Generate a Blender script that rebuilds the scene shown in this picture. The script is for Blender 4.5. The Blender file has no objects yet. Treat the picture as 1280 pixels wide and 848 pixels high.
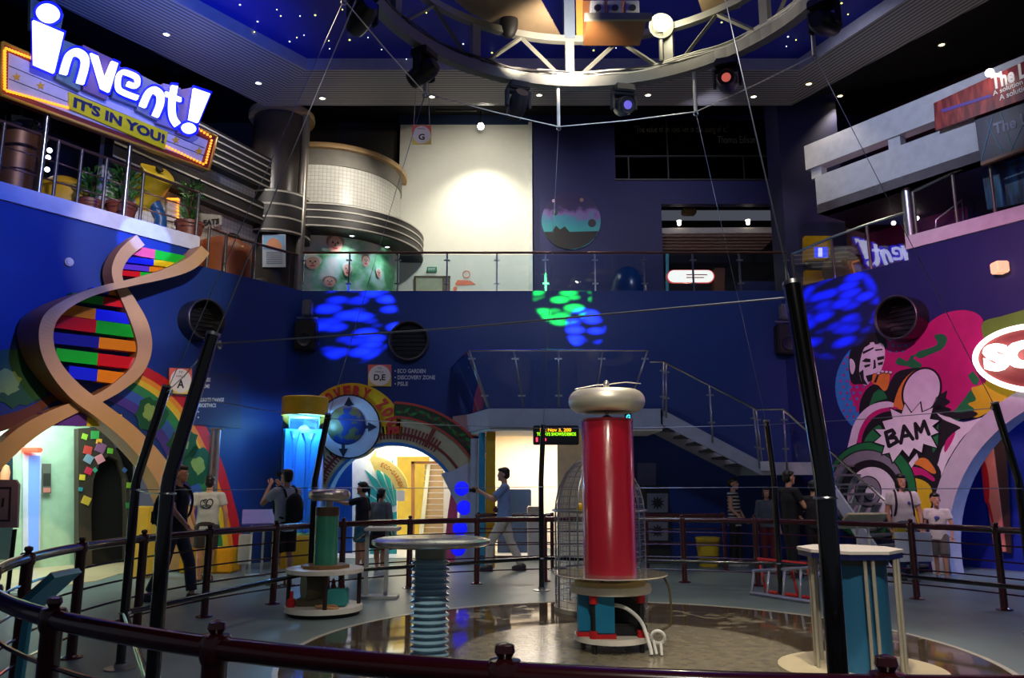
import bpy, bmesh, math, random
from math import sin, cos, pi, radians as R, sqrt, atan2, tan
from mathutils import Vector as V, Matrix, Quaternion
from mathutils.geometry import tessellate_polygon
random.seed(7)
S = bpy.context.scene
COL = S.collection
# ---------------------------------------------------------------- view geometry (used for measuring only)
FOC = 976.0; HZ = 604.0; EYE = 1.6
TH = math.atan((HZ-424)/FOC)
def ray(px, py):
    u = (px-640)/FOC; v = (424-py)/FOC
    return V((u, cos(TH)-v*sin(TH), sin(TH)+v*cos(TH)))
CAM = V((0, 0, EYE))
def at(px, py, d):
    r = ray(px, py); return CAM + r*(d/r.y)
def floor_at(px, py, z=0.0):
    r = ray(px, py); return CAM + r*((z-EYE)/r.z)
def on_z(px, py, z): return floor_at(px, py, z)
class Plane:
    """a vertical wall plane: origin, direction along the wall, normal into the hall"""
    def __init__(s, o, u, n):
        s.o = V((o[0], o[1], 0)); s.u = V((u[0], u[1], 0)).normalized(); s.n = V((n[0], n[1], 0)).normalized()
    def p(s, px, py, off=0.0):
        r = ray(px, py); q = s.o + s.n*off
        return CAM + r*((q-CAM).dot(s.n)/r.dot(s.n))
    def st(s, px, py, off=0.0):
        q = s.p(px, py, off); return ((q-s.o).dot(s.u), q.z)
    def w(s, a, z, off=0.0): return s.o + s.u*a + V((0, 0, z)) + s.n*off
YB = 17.07
WB = Plane((0, YB), (1, 0), (0, -1))
WLm = Plane((-4.71, YB), (.587, .81), (.81, -.587))      # u runs to the right as seen from inside
WR = Plane((6.05, YB), (.548, -.837), (-.837, -.548))
W2 = Plane((0, 21.3), (1, 0), (0, -1))
# ---------------------------------------------------------------- materials
def lin(c):
    if isinstance(c, str): c = tuple(int(c[i:i+2], 16) for i in (0, 2, 4))
    return tuple(((x/255)/12.92 if x/255 <= .04045 else ((x/255+.055)/1.055)**2.4) for x in c)
MATS = {}
def mat(name, c=(128,128,128), rough=.5, metal=0., emit=None, es=0., vary=.08, scale=6., bump=0., coat=0., alpha=1., trans=0., spec=.5):
    if name in MATS: return MATS[name]
    m = bpy.data.materials.new(name); m.use_nodes = True
    nt = m.node_tree; b = nt.nodes['Principled BSDF']
    col = lin(c)
    b.inputs['Base Color'].default_value = (*col, 1)
    b.inputs['Roughness'].default_value = rough
    b.inputs['Metallic'].default_value = metal
    b.inputs['Coat Weight'].default_value = coat
    b.inputs['Alpha'].default_value = alpha
    b.inputs['Transmission Weight'].default_value = trans
    b.inputs['Specular IOR Level'].default_value = spec
    if emit is not None:
        b.inputs['Emission Color'].default_value = (*lin(emit), 1); b.inputs['Emission Strength'].default_value = es
    if vary > 0 or bump > 0:
        tc = nt.nodes.new('ShaderNodeTexCoord'); nz = nt.nodes.new('ShaderNodeTexNoise')
        nz.inputs['Scale'].default_value = scale; nz.inputs['Detail'].default_value = 4
        nt.links.new(tc.outputs['Object'], nz.inputs['Vector'])
        if vary > 0:
            mr = nt.nodes.new('ShaderNodeMapRange')
            mr.inputs['From Min'].default_value = .3; mr.inputs['From Max'].default_value = .7
            mr.inputs['To Min'].default_value = 1-vary; mr.inputs['To Max'].default_value = 1+vary
            nt.links.new(nz.outputs['Fac'], mr.inputs['Value'])
            vm = nt.nodes.new('ShaderNodeVectorMath'); vm.operation = 'SCALE'
            vm.inputs[0].default_value = col
            nt.links.new(mr.outputs['Result'], vm.inputs['Scale'])
            nt.links.new(vm.outputs['Vector'], b.inputs['Base Color'])
        if bump > 0:
            bp = nt.nodes.new('ShaderNodeBump'); bp.inputs['Strength'].default_value = bump; bp.inputs['Distance'].default_value = .02
            nt.links.new(nz.outputs['Fac'], bp.inputs['Height']); nt.links.new(bp.outputs['Normal'], b.inputs['Normal'])
    MATS[name] = m
    return m
def glow(name, c=(), s=0.):
    return MATS[name] if name in MATS else mat(name, c, .5, emit=c, es=s, vary=0)
def thin_glass(name, tint=(235,245,250), refl=1.0, haze=0.0, hazec=(60,70,90)):
    if name in MATS: return MATS[name]
    m = bpy.data.materials.new(name); m.use_nodes = True; nt = m.node_tree
    nt.nodes.remove(nt.nodes['Principled BSDF'])
    out = nt.nodes['Material Output']
    tr = nt.nodes.new('ShaderNodeBsdfTransparent'); tr.inputs[0].default_value = (*lin(tint), 1)
    gl = nt.nodes.new('ShaderNodeBsdfGlossy'); gl.inputs['Roughness'].default_value = .015
    fr = nt.nodes.new('ShaderNodeFresnel'); fr.inputs['IOR'].default_value = 1.5
    mu = nt.nodes.new('ShaderNodeMath'); mu.operation = 'MULTIPLY'; mu.inputs[1].default_value = refl
    mx = nt.nodes.new('ShaderNodeMixShader')
    nt.links.new(fr.outputs[0], mu.inputs[0]); nt.links.new(mu.outputs[0], mx.inputs[0])
    base = tr
    if haze > 0:
        df = nt.nodes.new('ShaderNodeBsdfDiffuse'); df.inputs[0].default_value = (*lin(hazec), 1)
        m2 = nt.nodes.new('ShaderNodeMixShader'); m2.inputs[0].default_value = haze
        nt.links.new(tr.outputs[0], m2.inputs[1]); nt.links.new(df.outputs[0], m2.inputs[2]); base = m2
    nt.links.new(base.outputs[0], mx.inputs[1]); nt.links.new(gl.outputs[0], mx.inputs[2])
    nt.links.new(mx.outputs[0], out.inputs['Surface'])
    MATS[name] = m
    return m
# ---------------------------------------------------------------- objects
WM = {}
def wm(o): return WM.get(o.name, Matrix.Identity(4)) if o else Matrix.Identity(4)
def tag(o, label=None, cat=None, group=None, kind=None):
    if label: o['label'] = label
    if cat: o['category'] = cat
    if group: o['group'] = group
    if kind: o['kind'] = kind
    return o
def thing(name, label, cat, loc=(0,0,0), rz=0., group=None, kind=None):
    o = bpy.data.objects.new(name, None); COL.objects.link(o)
    o.empty_display_size = .1
    o.location = loc; o.rotation_euler = (0, 0, rz)
    WM[o.name] = Matrix.Translation(V(loc)) @ Matrix.Rotation(rz, 4, 'Z')
    return tag(o, label, cat, group, kind)
def copy_tree(o, parent=None):
    c = o.copy(); COL.objects.link(c)
    c.parent = parent
    WM[c.name] = wm(o)
    for ch in list(o.children): copy_tree(ch, c)
    return c
class MB:
    """collects shapes into one mesh"""
    def __init__(s): s.v = []; s.f = []; s.m = []; s.sm = []; s.mi = 0
    def add(s, vs, fs, smooth=False, mi=None):
        o = len(s.v); s.v += [V(p) for p in vs]
        for f in fs:
            s.f.append([i+o for i in f]); s.m.append(s.mi if mi is None else mi); s.sm.append(smooth)
        return s
    def box(s, c, size, rot=None, mi=None):
        c = V(c); hx, hy, hz = size[0]/2, size[1]/2, size[2]/2
        vs = [V((x, y, z)) for x in (-hx, hx) for y in (-hy, hy) for z in (-hz, hz)]
        if rot is not None: vs = [rot @ v for v in vs]
        return s.add([c+v for v in vs], [(0,1,3,2),(4,6,7,5),(0,4,5,1),(2,3,7,6),(0,2,6,4),(1,5,7,3)], False, mi)
    def bbox(s, c, size, b=.01, rot=None, mi=None):
        """box with chamfered edges"""
        c = V(c); h = [size[i]/2 for i in range(3)]; b = min(b, min(h)*.6)
        bm = bmesh.new(); bmesh.ops.create_cube(bm, size=1)
        for v in bm.verts: v.co = V((v.co.x*size[0], v.co.y*size[1], v.co.z*size[2]))
        bmesh.ops.bevel(bm, geom=list(bm.edges), offset=b, segments=2, affect='EDGES')
        vs = [v.co.copy() for v in bm.verts]; bm.verts.index_update()
        fs = [[v.index for v in f.verts] for f in bm.faces]; bm.free()
        if rot is not None: vs = [rot @ v for v in vs]
        return s.add([c+v for v in vs], fs, False, mi)
    def tube(s, pts, r, n=10, closed=False, caps=True, mi=None, smooth=True):
        pts = [V(p) for p in pts]; k = len(pts)
        rs = r if isinstance(r, (list, tuple)) else [r]*k
        tang = []
        for i in range(k):
            a = pts[(i-1) % k] if (closed or i > 0) else pts[i]
            b = pts[(i+1) % k] if (closed or i < k-1) else pts[i]
            t = (b-a); tang.append(t.normalized() if t.length > 1e-9 else V((0,0,1)))
        up = V((0,0,1)) if abs(tang[0].z) < .9 else V((1,0,0))
        x = up.cross(tang[0]).normalized(); vs = []
        for i in range(k):
            x = (x - tang[i]*x.dot(tang[i]))
            x = x.normalized() if x.length > 1e-6 else tang[i].orthogonal().normalized()
            y = tang[i].cross(x)
            # mitre compensation kept simple
            for j in range(n):
                a = 2*pi*j/n; vs.append(pts[i] + (x*cos(a)+y*sin(a))*rs[i])
        fs = []
        for i in range(k if closed else k-1):
            i2 = (i+1) % k
            for j in range(n): fs.append((i*n+j, i*n+(j+1) % n, i2*n+(j+1) % n, i2*n+j))
        s.add(vs, fs, smooth, mi)
        if caps and not closed:
            s.add(vs[:n], [tuple(range(n-1, -1, -1))], False, mi); s.add(vs[-n:], [tuple(range(n))], False, mi)
        return s
    def lathe(s, prof, loc=(0,0,0), n=32, a0=0., a1=2*pi, axis=None, mi=None, smooth=True):
        """profile of (radius, height)"""
        full = abs(a1-a0-2*pi) < 1e-6; m = n if full else n+1
        q = V((0,0,1)).rotation_difference(V(axis)) if axis is not None else None
        vs = []
        for (r, z) in prof:
            for j in range(m):
                a = a0+(a1-a0)*j/n; p = V((r*cos(a), r*sin(a), z))
                if q is not None: p = q @ p
                vs.append(V(loc)+p)
        fs = []
        for i in range(len(prof)-1):
            for j in range(n):
                j2 = (j+1) % m; fs.append((i*m+j, i*m+j2, (i+1)*m+j2, (i+1)*m+j))
        return s.add(vs, fs, smooth, mi)
    def cyl(s, p, q, r, n=20, mi=None, r2=None):
        p = V(p); q = V(q); L = (q-p).length; r2 = r if r2 is None else r2
        return s.lathe([(0,0),(r,0),(r,0),(r2,L),(r2,L),(0,L)], p, n, axis=(q-p).normalized() if L else None, mi=mi, smooth=True) if False else s._cyl(p, q, r, r2, n, mi)
    def _cyl(s, p, q, r, r2, n, mi):
        s.tube([p, q], [r, r2], n, mi=mi); return s
    def ell(s, c, rad, rot=None, n=16, mi=None):
        c = V(c); vs = []; fs = []; m = n//2
        for i in range(m+1):
            t = pi*i/m
            for j in range(n):
                a = 2*pi*j/n; p = V((rad[0]*sin(t)*cos(a), rad[1]*sin(t)*sin(a), rad[2]*cos(t)))
                vs.append(c + (rot @ p if rot is not None else p))
        for i in range(m):
            for j in range(n):
                fs.append((i*n+j, (i+1)*n+j, (i+1)*n+(j+1) % n, i*n+(j+1) % n))
        return s.add(vs, fs, True, mi)
    def torus(s, c, Rr, r, n=32, k=10, axis=(0,0,1), a0=0., a1=2*pi, mi=None):
        q = V((0,0,1)).rotation_difference(V(axis)); full = abs(a1-a0-2*pi) < 1e-6
        pts = [V(c)+q @ V((Rr*cos(a0+(a1-a0)*i/n), Rr*sin(a0+(a1-a0)*i/n), 0)) for i in range(n if full else n+1)]
        return s.tube(pts, r, k, closed=full, mi=mi)
    def plate(s, loops, nrm, th, mi=None, side_mi=None):
        """loops: outer + holes, 3-D points on the FRONT plane; extruded th behind it"""
        nrm = V(nrm).normalized()
        loops = [[V(p) for p in l] for l in loops]
        o = loops[0][0]; u = nrm.orthogonal().normalized(); w = nrm.cross(u)
        l2 = [[V(((p-o).dot(u), (p-o).dot(w), 0)) for p in l] for l in loops]
        tris = tessellate_polygon(l2); flat = [p for l in loops for p in l]
        ff = []
        for t in tris:
            a, b, c = (flat[i] for i in t)
            if (b-a).cross(c-a).length < 1e-10: continue
            ff.append(tuple(t) if (b-a).cross(c-a).dot(nrm) > 0 else (t[0], t[2], t[1]))
        s.add(flat, ff, False, mi)
        if th > 0:
            back = [p-nrm*th for p in flat]
            s.add(back, [tuple(reversed(f)) for f in ff], False, side_mi if side_mi is not None else mi)
            k = 0
            for l in loops:
                n = len(l)
                for i in range(n):
                    a, b = l[i], l[(i+1) % n]
                    s.add([a, b, b-nrm*th, a-nrm*th], [(0,1,2,3)], False, side_mi if side_mi is not None else mi)
                k += n
        return s
    def build(s, name, mats, parent=None, label=None, local=False, origin=None):
        """verts are in world space unless local=True (then in the parent's space)"""
        me = bpy.data.meshes.new(name); vs = s.v
        P = wm(parent)
        if parent is not None and not local:
            inv = P.inverted(); vs = [inv @ v for v in vs]
        loc = V((0,0,0))
        if parent is None and vs:
            if origin is not None: loc = V(origin)
            else:
                xs = [v.x for v in vs]; ys = [v.y for v in vs]; zs = [v.z for v in vs]
                loc = V(((min(xs)+max(xs))/2, (min(ys)+max(ys))/2, min(zs)))
            vs = [v-loc for v in vs]
        me.from_pydata([tuple(v) for v in vs], [], s.f)
        ms = mats if isinstance(mats, (list, tuple)) else [mats]
        for m in ms: me.materials.append(m)
        me.polygons.foreach_set('material_index', [min(i, len(ms)-1) for i in s.m])
        me.polygons.foreach_set('use_smooth', s.sm)
        me.update()
        bm = bmesh.new(); bm.from_mesh(me)
        bmesh.ops.remove_doubles(bm, verts=bm.verts, dist=1e-5)
        bmesh.ops.recalc_face_normals(bm, faces=bm.faces)
        for e in bm.edges:
            if len(e.link_faces) == 2 and e.calc_face_angle(0) > .7: e.smooth = False
        bm.to_mesh(me); bm.free()
        o = bpy.data.objects.new(name, me); COL.objects.link(o)
        o.location = loc
        if parent is not None:
            o.parent = parent; WM[o.name] = P.copy()
        else: WM[o.name] = Matrix.Translation(loc)
        if label: o['label'] = label
        return o
def solo(mb, name, mats, label, cat, group=None, kind=None):
    return tag(mb.build(name, mats), label, cat, group, kind)
def struct(mb, name, mats):
    return tag(mb.build(name, mats, origin=(0,0,0)), kind='structure')
def sm(pts, k=6, closed=False):
    """Catmull-Rom smoothing of any-dimension points"""
    P = [V(p) for p in pts]; n = len(P); out = []
    for i in range(n if closed else n-1):
        g = lambda j: P[j % n] if closed else P[max(0, min(n-1, j))]
        a, b, c, d = g(i-1), g(i), g(i+1), g(i+2)
        for t in range(k):
            t = t/k
            out.append(.5*((2*b)+(c-a)*t+(2*a-5*b+4*c-d)*t*t+(3*b-a-3*c+d)*t*t*t))
    if not closed: out.append(P[-1])
    return out
def circ(cx, cy, rx, ry=None, n=40, a0=0., a1=2*pi, rot=0.):
    ry = rx if ry is None else ry; full = abs(a1-a0-2*pi) < 1e-6
    r = []
    for i in range(n if full else n+1):
        a = a0+(a1-a0)*i/n; x, y = rx*cos(a), ry*sin(a)
        r.append((cx+x*cos(rot)-y*sin(rot), cy+x*sin(rot)+y*cos(rot)))
    return r
def arcband(cx, cy, r0, r1, a0, a1, n=32):
    return circ(cx, cy, r1, r1, n, a0, a1)+circ(cx, cy, r0, r0, n, a1, a0)
def pxplate(mb, pl, loops, off, th, mi=None, side_mi=None):
    """loops in photograph pixels, laid on a wall plane at distance off in front of it"""
    return mb.plate([[pl.p(x, y, off) for (x, y) in l] for l in loops], pl.n, th, mi, side_mi)
_tc = {}
def text_geo(body, bold=0.0, ext=0.0):
    k = (body, bold, ext)
    if k in _tc: return _tc[k]
    cu = bpy.data.curves.new('t', 'FONT'); cu.body = body; cu.size = 1; cu.offset = bold; cu.extrude = ext; cu.resolution_u = 3
    cu.align_x = 'CENTER'; cu.align_y = 'CENTER'
    o = bpy.data.objects.new('t', cu); COL.objects.link(o)
    dg = bpy.context.evaluated_depsgraph_get(); ev = o.evaluated_get(dg); me = ev.to_mesh()
    vs = [v.co.copy() for v in me.vertices]; fs = [list(p.vertices) for p in me.polygons]
    ev.to_mesh_clear(); bpy.data.objects.remove(o); bpy.data.curves.remove(cu)
    xs = [v.x for v in vs]; ys = [v.y for v in vs]
    w = max(xs)-min(xs); h = max(ys)-min(ys); cx = (max(xs)+min(xs))/2; cy = (max(ys)+min(ys))/2
    vs = [V(((v.x-cx)/h, (v.y-cy)/h, v.z)) for v in vs]
    _tc[k] = (vs, fs, w/h); return _tc[k]
def text(mb, body, o, u, w, h, width=None, bold=.02, depth=.0, mi=None, shear=0.):
    """text centred at o, u = reading direction, w = up, h = letter height (m), width = total (m)"""
    vs, fs, asp = text_geo(body, bold, .5 if depth else 0.)
    o = V(o); u = V(u).normalized(); w = V(w).normalized(); n = u.cross(w)
    kx = (width/(asp*h)) if width else 1.0
    return mb.add([o+u*((v.x+shear*v.y)*h*kx)+w*(v.y*h)+n*(v.z*depth) for v in vs], fs, False, mi)
def pxtext(mb, pl, body, x0, x1, y0, y1, off, bold=.02, mi=None, depth=0., yb=None):
    """text filling the pixel box; yb: (y0,y1) of the right end when the line slopes"""
    a0, a1 = pl.p(x0, y0, off), pl.p(x0, y1, off)
    b0, b1 = (pl.p(x1, yb[0], off), pl.p(x1, yb[1], off)) if yb else (pl.p(x1, y0, off), pl.p(x1, y1, off))
    L = (a0+a1)/2; Rr = (b0+b1)/2
    vs, fs, asp = text_geo(body, bold, .5 if depth else 0.)
    h = ((a0-a1).length+(b0-b1).length)/2
    u = (Rr-L); w = V((0,0,1)); n = pl.n; L0 = (L+Rr)/2
    return mb.add([L0+u*(v.x/asp)+w*(v.y*h)+n*(v.z*depth) for v in vs], fs, False, mi)
def spot(name, loc, target, power, color=(255,255,255), size=40, blend=.4, rad=.05):
    l = bpy.data.lights.new(name, 'SPOT'); l.energy = power; l.color = lin(color); l.spot_size = R(size); l.spot_blend = blend; l.shadow_soft_size = rad
    o = bpy.data.objects.new(name, l); COL.objects.link(o); o.location = loc
    d = V(target)-V(loc); o.rotation_euler = d.to_track_quat('-Z', 'Y').to_euler(); return o
def area(name, loc, target, power, color=(255,255,255), sx=1., sy=1.):
    l = bpy.data.lights.new(name, 'AREA'); l.shape = 'RECTANGLE'; l.size = sx; l.size_y = sy; l.energy = power; l.color = lin(color)
    o = bpy.data.objects.new(name, l); COL.objects.link(o); o.location = loc
    d = V(target)-V(loc); o.rotation_euler = d.to_track_quat('-Z', 'Y').to_euler(); return o
def point(name, loc, power, color=(255,255,255), rad=.1):
    l = bpy.data.lights.new(name, 'POINT'); l.energy = power; l.color = lin(color); l.shadow_soft_size = rad
    o = bpy.data.objects.new(name, l); COL.objects.link(o); o.location = loc; return o
# camera
cd = bpy.data.cameras.new('camera'); cam = bpy.data.objects.new('camera', cd); COL.objects.link(cam)
cd.sensor_fit = 'HORIZONTAL'; cd.sensor_width = 36; cd.lens = 36*FOC/1280
cam.location = CAM; cam.rotation_euler = (pi/2+TH, 0, 0); cd.clip_start = .05; cd.clip_end = 200
S.camera = cam
S.view_settings.view_transform = 'Standard'; S.view_settings.look = 'None'; S.view_settings.gamma = 1; S.view_settings.use_curve_mapping = False
# common materials
M_blue = mat('wall_paint_blue', (7,48,122), .5, vary=.06, scale=2)
M_navy = mat('upper_wall_navy', (34,36,92), .6, vary=.06, scale=2)
M_white = mat('white_paint', (205,205,200), .5, vary=.04)
M_steel = mat('brushed_steel', (170,172,175), .3, 1., vary=.06)
M_chrome = mat('polished_chrome', (210,212,215), .12, 1., vary=.03)
M_black = mat('black_gloss_paint', (9,9,11), .16, coat=.6, vary=.1)
M_blackm = mat('black_matt', (12,12,13), .6)
M_maroon = mat('maroon_gloss_paint', (66,15,21), .22, coat=.5, vary=.06)
M_yellow = mat('yellow_paint', (226,178,18), .4)
M_red = mat('red_paint', (200,35,38), .4)
M_glass = thin_glass('clear_glass')
M_dark = mat('dark_void_paint', (10,10,12), .8)
# ================================================================ the hall shell
CX, CY = 1.12, 7.85        # centre of the arena
def floor_mat():
    m = mat('arena_floor_vinyl', (100,117,118), .4, vary=.18, scale=.9); return m
mb = MB(); mb.box((0, 8, -.1), (60, 60, .2)); struct(mb, 'floor', floor_mat())
# light spilling out of the left doorway, put into a thin beige sheet
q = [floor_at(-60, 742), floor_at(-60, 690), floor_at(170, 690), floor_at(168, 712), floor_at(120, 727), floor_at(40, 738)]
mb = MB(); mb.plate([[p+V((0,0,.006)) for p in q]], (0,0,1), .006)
struct(mb, 'floor_light_spill', mat('beige_floor_and_spill', (178,164,134), .35, vary=.05, scale=3))
# wet demonstration disc
def wet_mat():
    m = bpy.data.materials.new('wet_concrete'); m.use_nodes = True; nt = m.node_tree; b = nt.nodes['Principled BSDF']
    tc = nt.nodes.new('ShaderNodeTexCoord')
    def noise(s, d=5, dist=0.):
        n = nt.nodes.new('ShaderNodeTexNoise'); n.inputs['Scale'].default_value = s; n.inputs['Detail'].default_value = d
        n.inputs['Distortion'].default_value = dist
        nt.links.new(tc.outputs['Object'], n.inputs['Vector']); return n
    n1 = noise(.75, 6, .6); n2 = noise(9, 5)
    ln = nt.nodes.new('ShaderNodeVectorMath'); ln.operation = 'LENGTH'; nt.links.new(tc.outputs['Object'], ln.inputs[0])
    inn = nt.nodes.new('ShaderNodeMapRange'); inn.inputs['From Min'].default_value = 1.62; inn.inputs['From Max'].default_value = 1.68
    nt.links.new(ln.outputs['Value'], inn.inputs['Value'])           # 0 inside the middle, 1 in the outer ring
    wet = nt.nodes.new('ShaderNodeMapRange'); wet.inputs['From Min'].default_value = .40; wet.inputs['From Max'].default_value = .43
    n3 = noise(5.5, 5, .4); av = nt.nodes.new('ShaderNodeMath'); av.operation = 'MULTIPLY_ADD'; av.inputs[1].default_value = .35; nt.links.new(n3.outputs['Fac'], av.inputs[0]); s1 = nt.nodes.new('ShaderNodeMath'); s1.operation = 'MULTIPLY'; s1.inputs[1].default_value = .65; nt.links.new(n1.outputs['Fac'], s1.inputs[0]); nt.links.new(s1.outputs[0], av.inputs[2]); nt.links.new(av.outputs[0], wet.inputs['Value'])
    mul = nt.nodes.new('ShaderNodeMath'); mul.operation = 'MULTIPLY'
    nt.links.new(inn.outputs[0], mul.inputs[0]); nt.links.new(wet.outputs[0], mul.inputs[1])
    cr = nt.nodes.new('ShaderNodeMix'); cr.data_type = 'RGBA'
    cr.inputs[6].default_value = (*lin((122,116,96)), 1); cr.inputs[7].default_value = (*lin((72,63,50)), 1)
    nt.links.new(mul.outputs[0], cr.inputs[0])
    mr = nt.nodes.new('ShaderNodeMapRange'); mr.inputs['From Min'].default_value = .3; mr.inputs['From Max'].default_value = .7
    mr.inputs['To Min'].default_value = .78; mr.inputs['To Max'].default_value = 1.2; nt.links.new(n2.outputs['Fac'], mr.inputs['Value'])
    sc = nt.nodes.new('ShaderNodeVectorMath'); sc.operation = 'SCALE'
    nt.links.new(cr.outputs[2], sc.inputs[0]); nt.links.new(mr.outputs[0], sc.inputs['Scale'])
    nt.links.new(sc.outputs['Vector'], b.inputs['Base Color'])
    rr = nt.nodes.new('ShaderNodeMapRange'); rr.inputs['To Min'].default_value = .22; rr.inputs['To Max'].default_value = .06
    nt.links.new(mul.outputs[0], rr.inputs['Value']); nt.links.new(rr.outputs[0], b.inputs['Roughness'])
    b.inputs['Specular IOR Level'].default_value = .6
    nw = noise(1.6, 2); bp = nt.nodes.new('ShaderNodeBump'); bp.inputs['Strength'].default_value = .06; bp.inputs['Distance'].default_value = .02
    nt.links.new(nw.outputs['Fac'], bp.inputs['Height']); nt.links.new(bp.outputs['Normal'], b.inputs['Normal'])
    return m
mb = MB(); mb.lathe([(0,.012),(1.7,.012),(3.15,.012),(3.22,.012),(3.225,0)], (0,0,0), 96)
o = mb.build('floor_disc', wet_mat(), origin=(0,0,0)); o.location = (CX, CY, 0); tag(o, kind='structure')
WM[o.name] = Matrix.Translation(o.location)
mb = MB(); mb.lathe([(3.215,.0),(3.215,.016),(3.265,.016),(3.265,.0)], (CX,CY,0), 96)
struct(mb, 'floor_disc_edging', mat('disc_edging', (168,164,150), .4))
# ---- back wall (lower), two openings
def wb(px, py): return WB.p(px, py)
zt = 5.85
xl, xr = -4.71, 6.05
xa0, xa1 = wb(412,640).x, wb(592,640).x
xs0, xs1 = wb(617,640).x, wb(737,640).x
zs = wb(640, 533).z
eco_top = 2.55
hole1 = [V((xa0,YB,0.001)), V((xa0,YB,1.2))] + [V(((xa0+xa1)/2-(xa1-xa0)/2*cos(a), YB, 1.2+1.35*sin(a))) for a in [pi*i/16 for i in range(1,16)]] + [V((xa1,YB,1.2)), V((xa1,YB,0.001))]
mb = MB()
mb.plate([[V((xl,YB,0)), V((xa0,YB,0))]+hole1+[V((xa1,YB,0)), V((xs0,YB,0)), V((xs0,YB,zs)), V((xs1,YB,zs)), V((xs1,YB,0)), V((xr,YB,0)), V((xr,YB,zt)), V((xl,YB,zt))]], (0,-1,0), .25)
struct(mb, 'wall_back', M_blue)
# ---- left wall, with the doorway under the sculpture
def lp(px, py): return WLm.p(px, py)
a0 = 0.0
aS = WLm.st(247, 310)[0]            # where the white slab starts
aE = -11.5
door = [(225,706),(222,680),(214,650),(198,612),(175,572),(152,541),(130,531),(60,529),(20,530),(-60,534)]
dpts = [WLm.st(x, y) for x, y in door]
dpts[0] = (dpts[0][0], 0.0)
dl = dpts[-1][0]
out = [(a0,0),(a0,zt),(aS,zt),(aS,6.13),(aE,6.13),(aE,0),(dl,0)] + dpts[::-1]
mb = MB(); mb.plate([[WLm.w(a, z) for a, z in out]], WLm.n, .3); struct(mb, 'wall_left', M_blue)
# ---- right wall with the round arch at its right end
bS = WR.st(1135, 318)[0]
bE = 13.0
arc_c = (6.05, 0.3); ARC_IN = 2.84; ARC_OUT = 3.14
def arcpt(r, a): return (arc_c[0]+r*cos(a), max(0, arc_c[1]+r*sin(a)))
a_lo = math.asin(-arc_c[1]/ARC_IN) if arc_c[1] < ARC_IN else -pi/2
arch = [arcpt(ARC_IN, pi-a_lo+(2*a_lo-pi)*i/40) for i in range(41)]
arch[0] = (arch[0][0], 0); arch[-1] = (arch[-1][0], 0)
out = [(0,0)]+arch+[(bE,0),(bE,6.05),(bS,6.05),(bS,zt),(0,zt)]
mb = MB(); mb.plate([[WR.w(a, z) for a, z in out]], WR.n, .3); struct(mb, 'wall_right', mat('blue_paint_purple_lit', (16,28,96), .5, vary=.06, scale=2))  # same blue paint, colour reddened for the purple light on this wall
# ---- deck slabs
mb = MB()
mb.plate([[V((xl-4,YB+.01,5.85)), V((xr+5,YB+.01,5.85)), V((xr+5,27,5.85)), V((xl-4,27,5.85))]], (0,0,1), .3)
struct(mb, 'floor_upper_back', mat('upper_deck', (60,62,72), .6))
def deck(P, a0, a1, z0, z1, back, name, m, edge):
    mb = MB(); p = [P.w(a0,0,edge), P.w(a1,0,edge), P.w(a1,0,-back), P.w(a0,0,-back)]
    mb.plate([[q+V((0,0,z1)) for q in p]], (0,0,1), z1-z0); struct(mb, name, m)
M_slab = mat('slab_paint', (196,198,208), .55)
deck(WLm, aE, aS, 6.13, 6.42, 7, 'floor_upper_left', M_slab, .06)
deck(WLm, aS, 0, 5.6, 5.85, 5, 'floor_upper_left_corner', mat('upper_deck', ()), -.3)
deck(WR, bS, bE, 6.05, 6.31, 6, 'floor_upper_right', M_slab, .05)
deck(WR, 0, bS, 5.6, 5.85, 5, 'floor_upper_right_corner', mat('upper_deck', ()), -.3)
# ---- upper back wall: white panel + navy panels with a shop opening and a dark window
def w2(px, py): return W2.p(px, py)
x0, x1 = w2(498,250).x, w2(663,250).x
zw = w2(580,156).z
mb = MB(); mb.box(((x0+x1)/2, 21.3+.1, (5.85+zw)/2), (x1-x0, .2, zw-5.85)); struct(mb, 'wall_upper_white', mat('white_panel', (222,222,212), .6, vary=.02))
mb = MB(); mb.box((x1, 21.2, (5.85+zw)/2), (.10, .16, zw-5.85)); struct(mb, 'trim_1', mat('white_edge', (225,228,222), .5))
x2 = w2(978,300).x
wh0, wh1, wz0, wz1 = w2(769,200).x, w2(971,200).x, w2(870,226).z, w2(870,149).z
sh0, sh1, sz0, sz1 = w2(828,300).x, x2+1.2, 5.85, w2(900,255).z
ZT = 12.2
mb = MB()
Y2 = 21.3
mb.plate([[V((x1+.05,Y2,5.85)), V((sh0,Y2,5.85)), V((sh0,Y2,sz1)), V((sh1,Y2,sz1)), V((sh1+1.6,Y2,sz1)), V((sh1+1.6,Y2,ZT)), V((x1+.05,Y2,ZT))],
          [V((wh0,Y2,wz0)), V((wh1,Y2,wz0)), V((wh1,Y2,wz1)), V((wh0,Y2,wz1))]], (0,-1,0), .25)
struct(mb, 'wall_upper_back', M_navy)
mb = MB(); mb.box(((x0+x1)/2, 21.45, (zw+ZT)/2), (x1-x0+.1, .3, ZT-zw)); struct(mb, 'wall_upper_beam', mat('teal_navy', (26,48,84), .6))
mb = MB(); mb.box(((x0-6)/1-0+1.0, 21.9, 9), (12+2, .2, 6.4)); struct(mb, 'wall_upper_grey', mat('dark_grey_wall', (58,56,54), .7))
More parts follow.
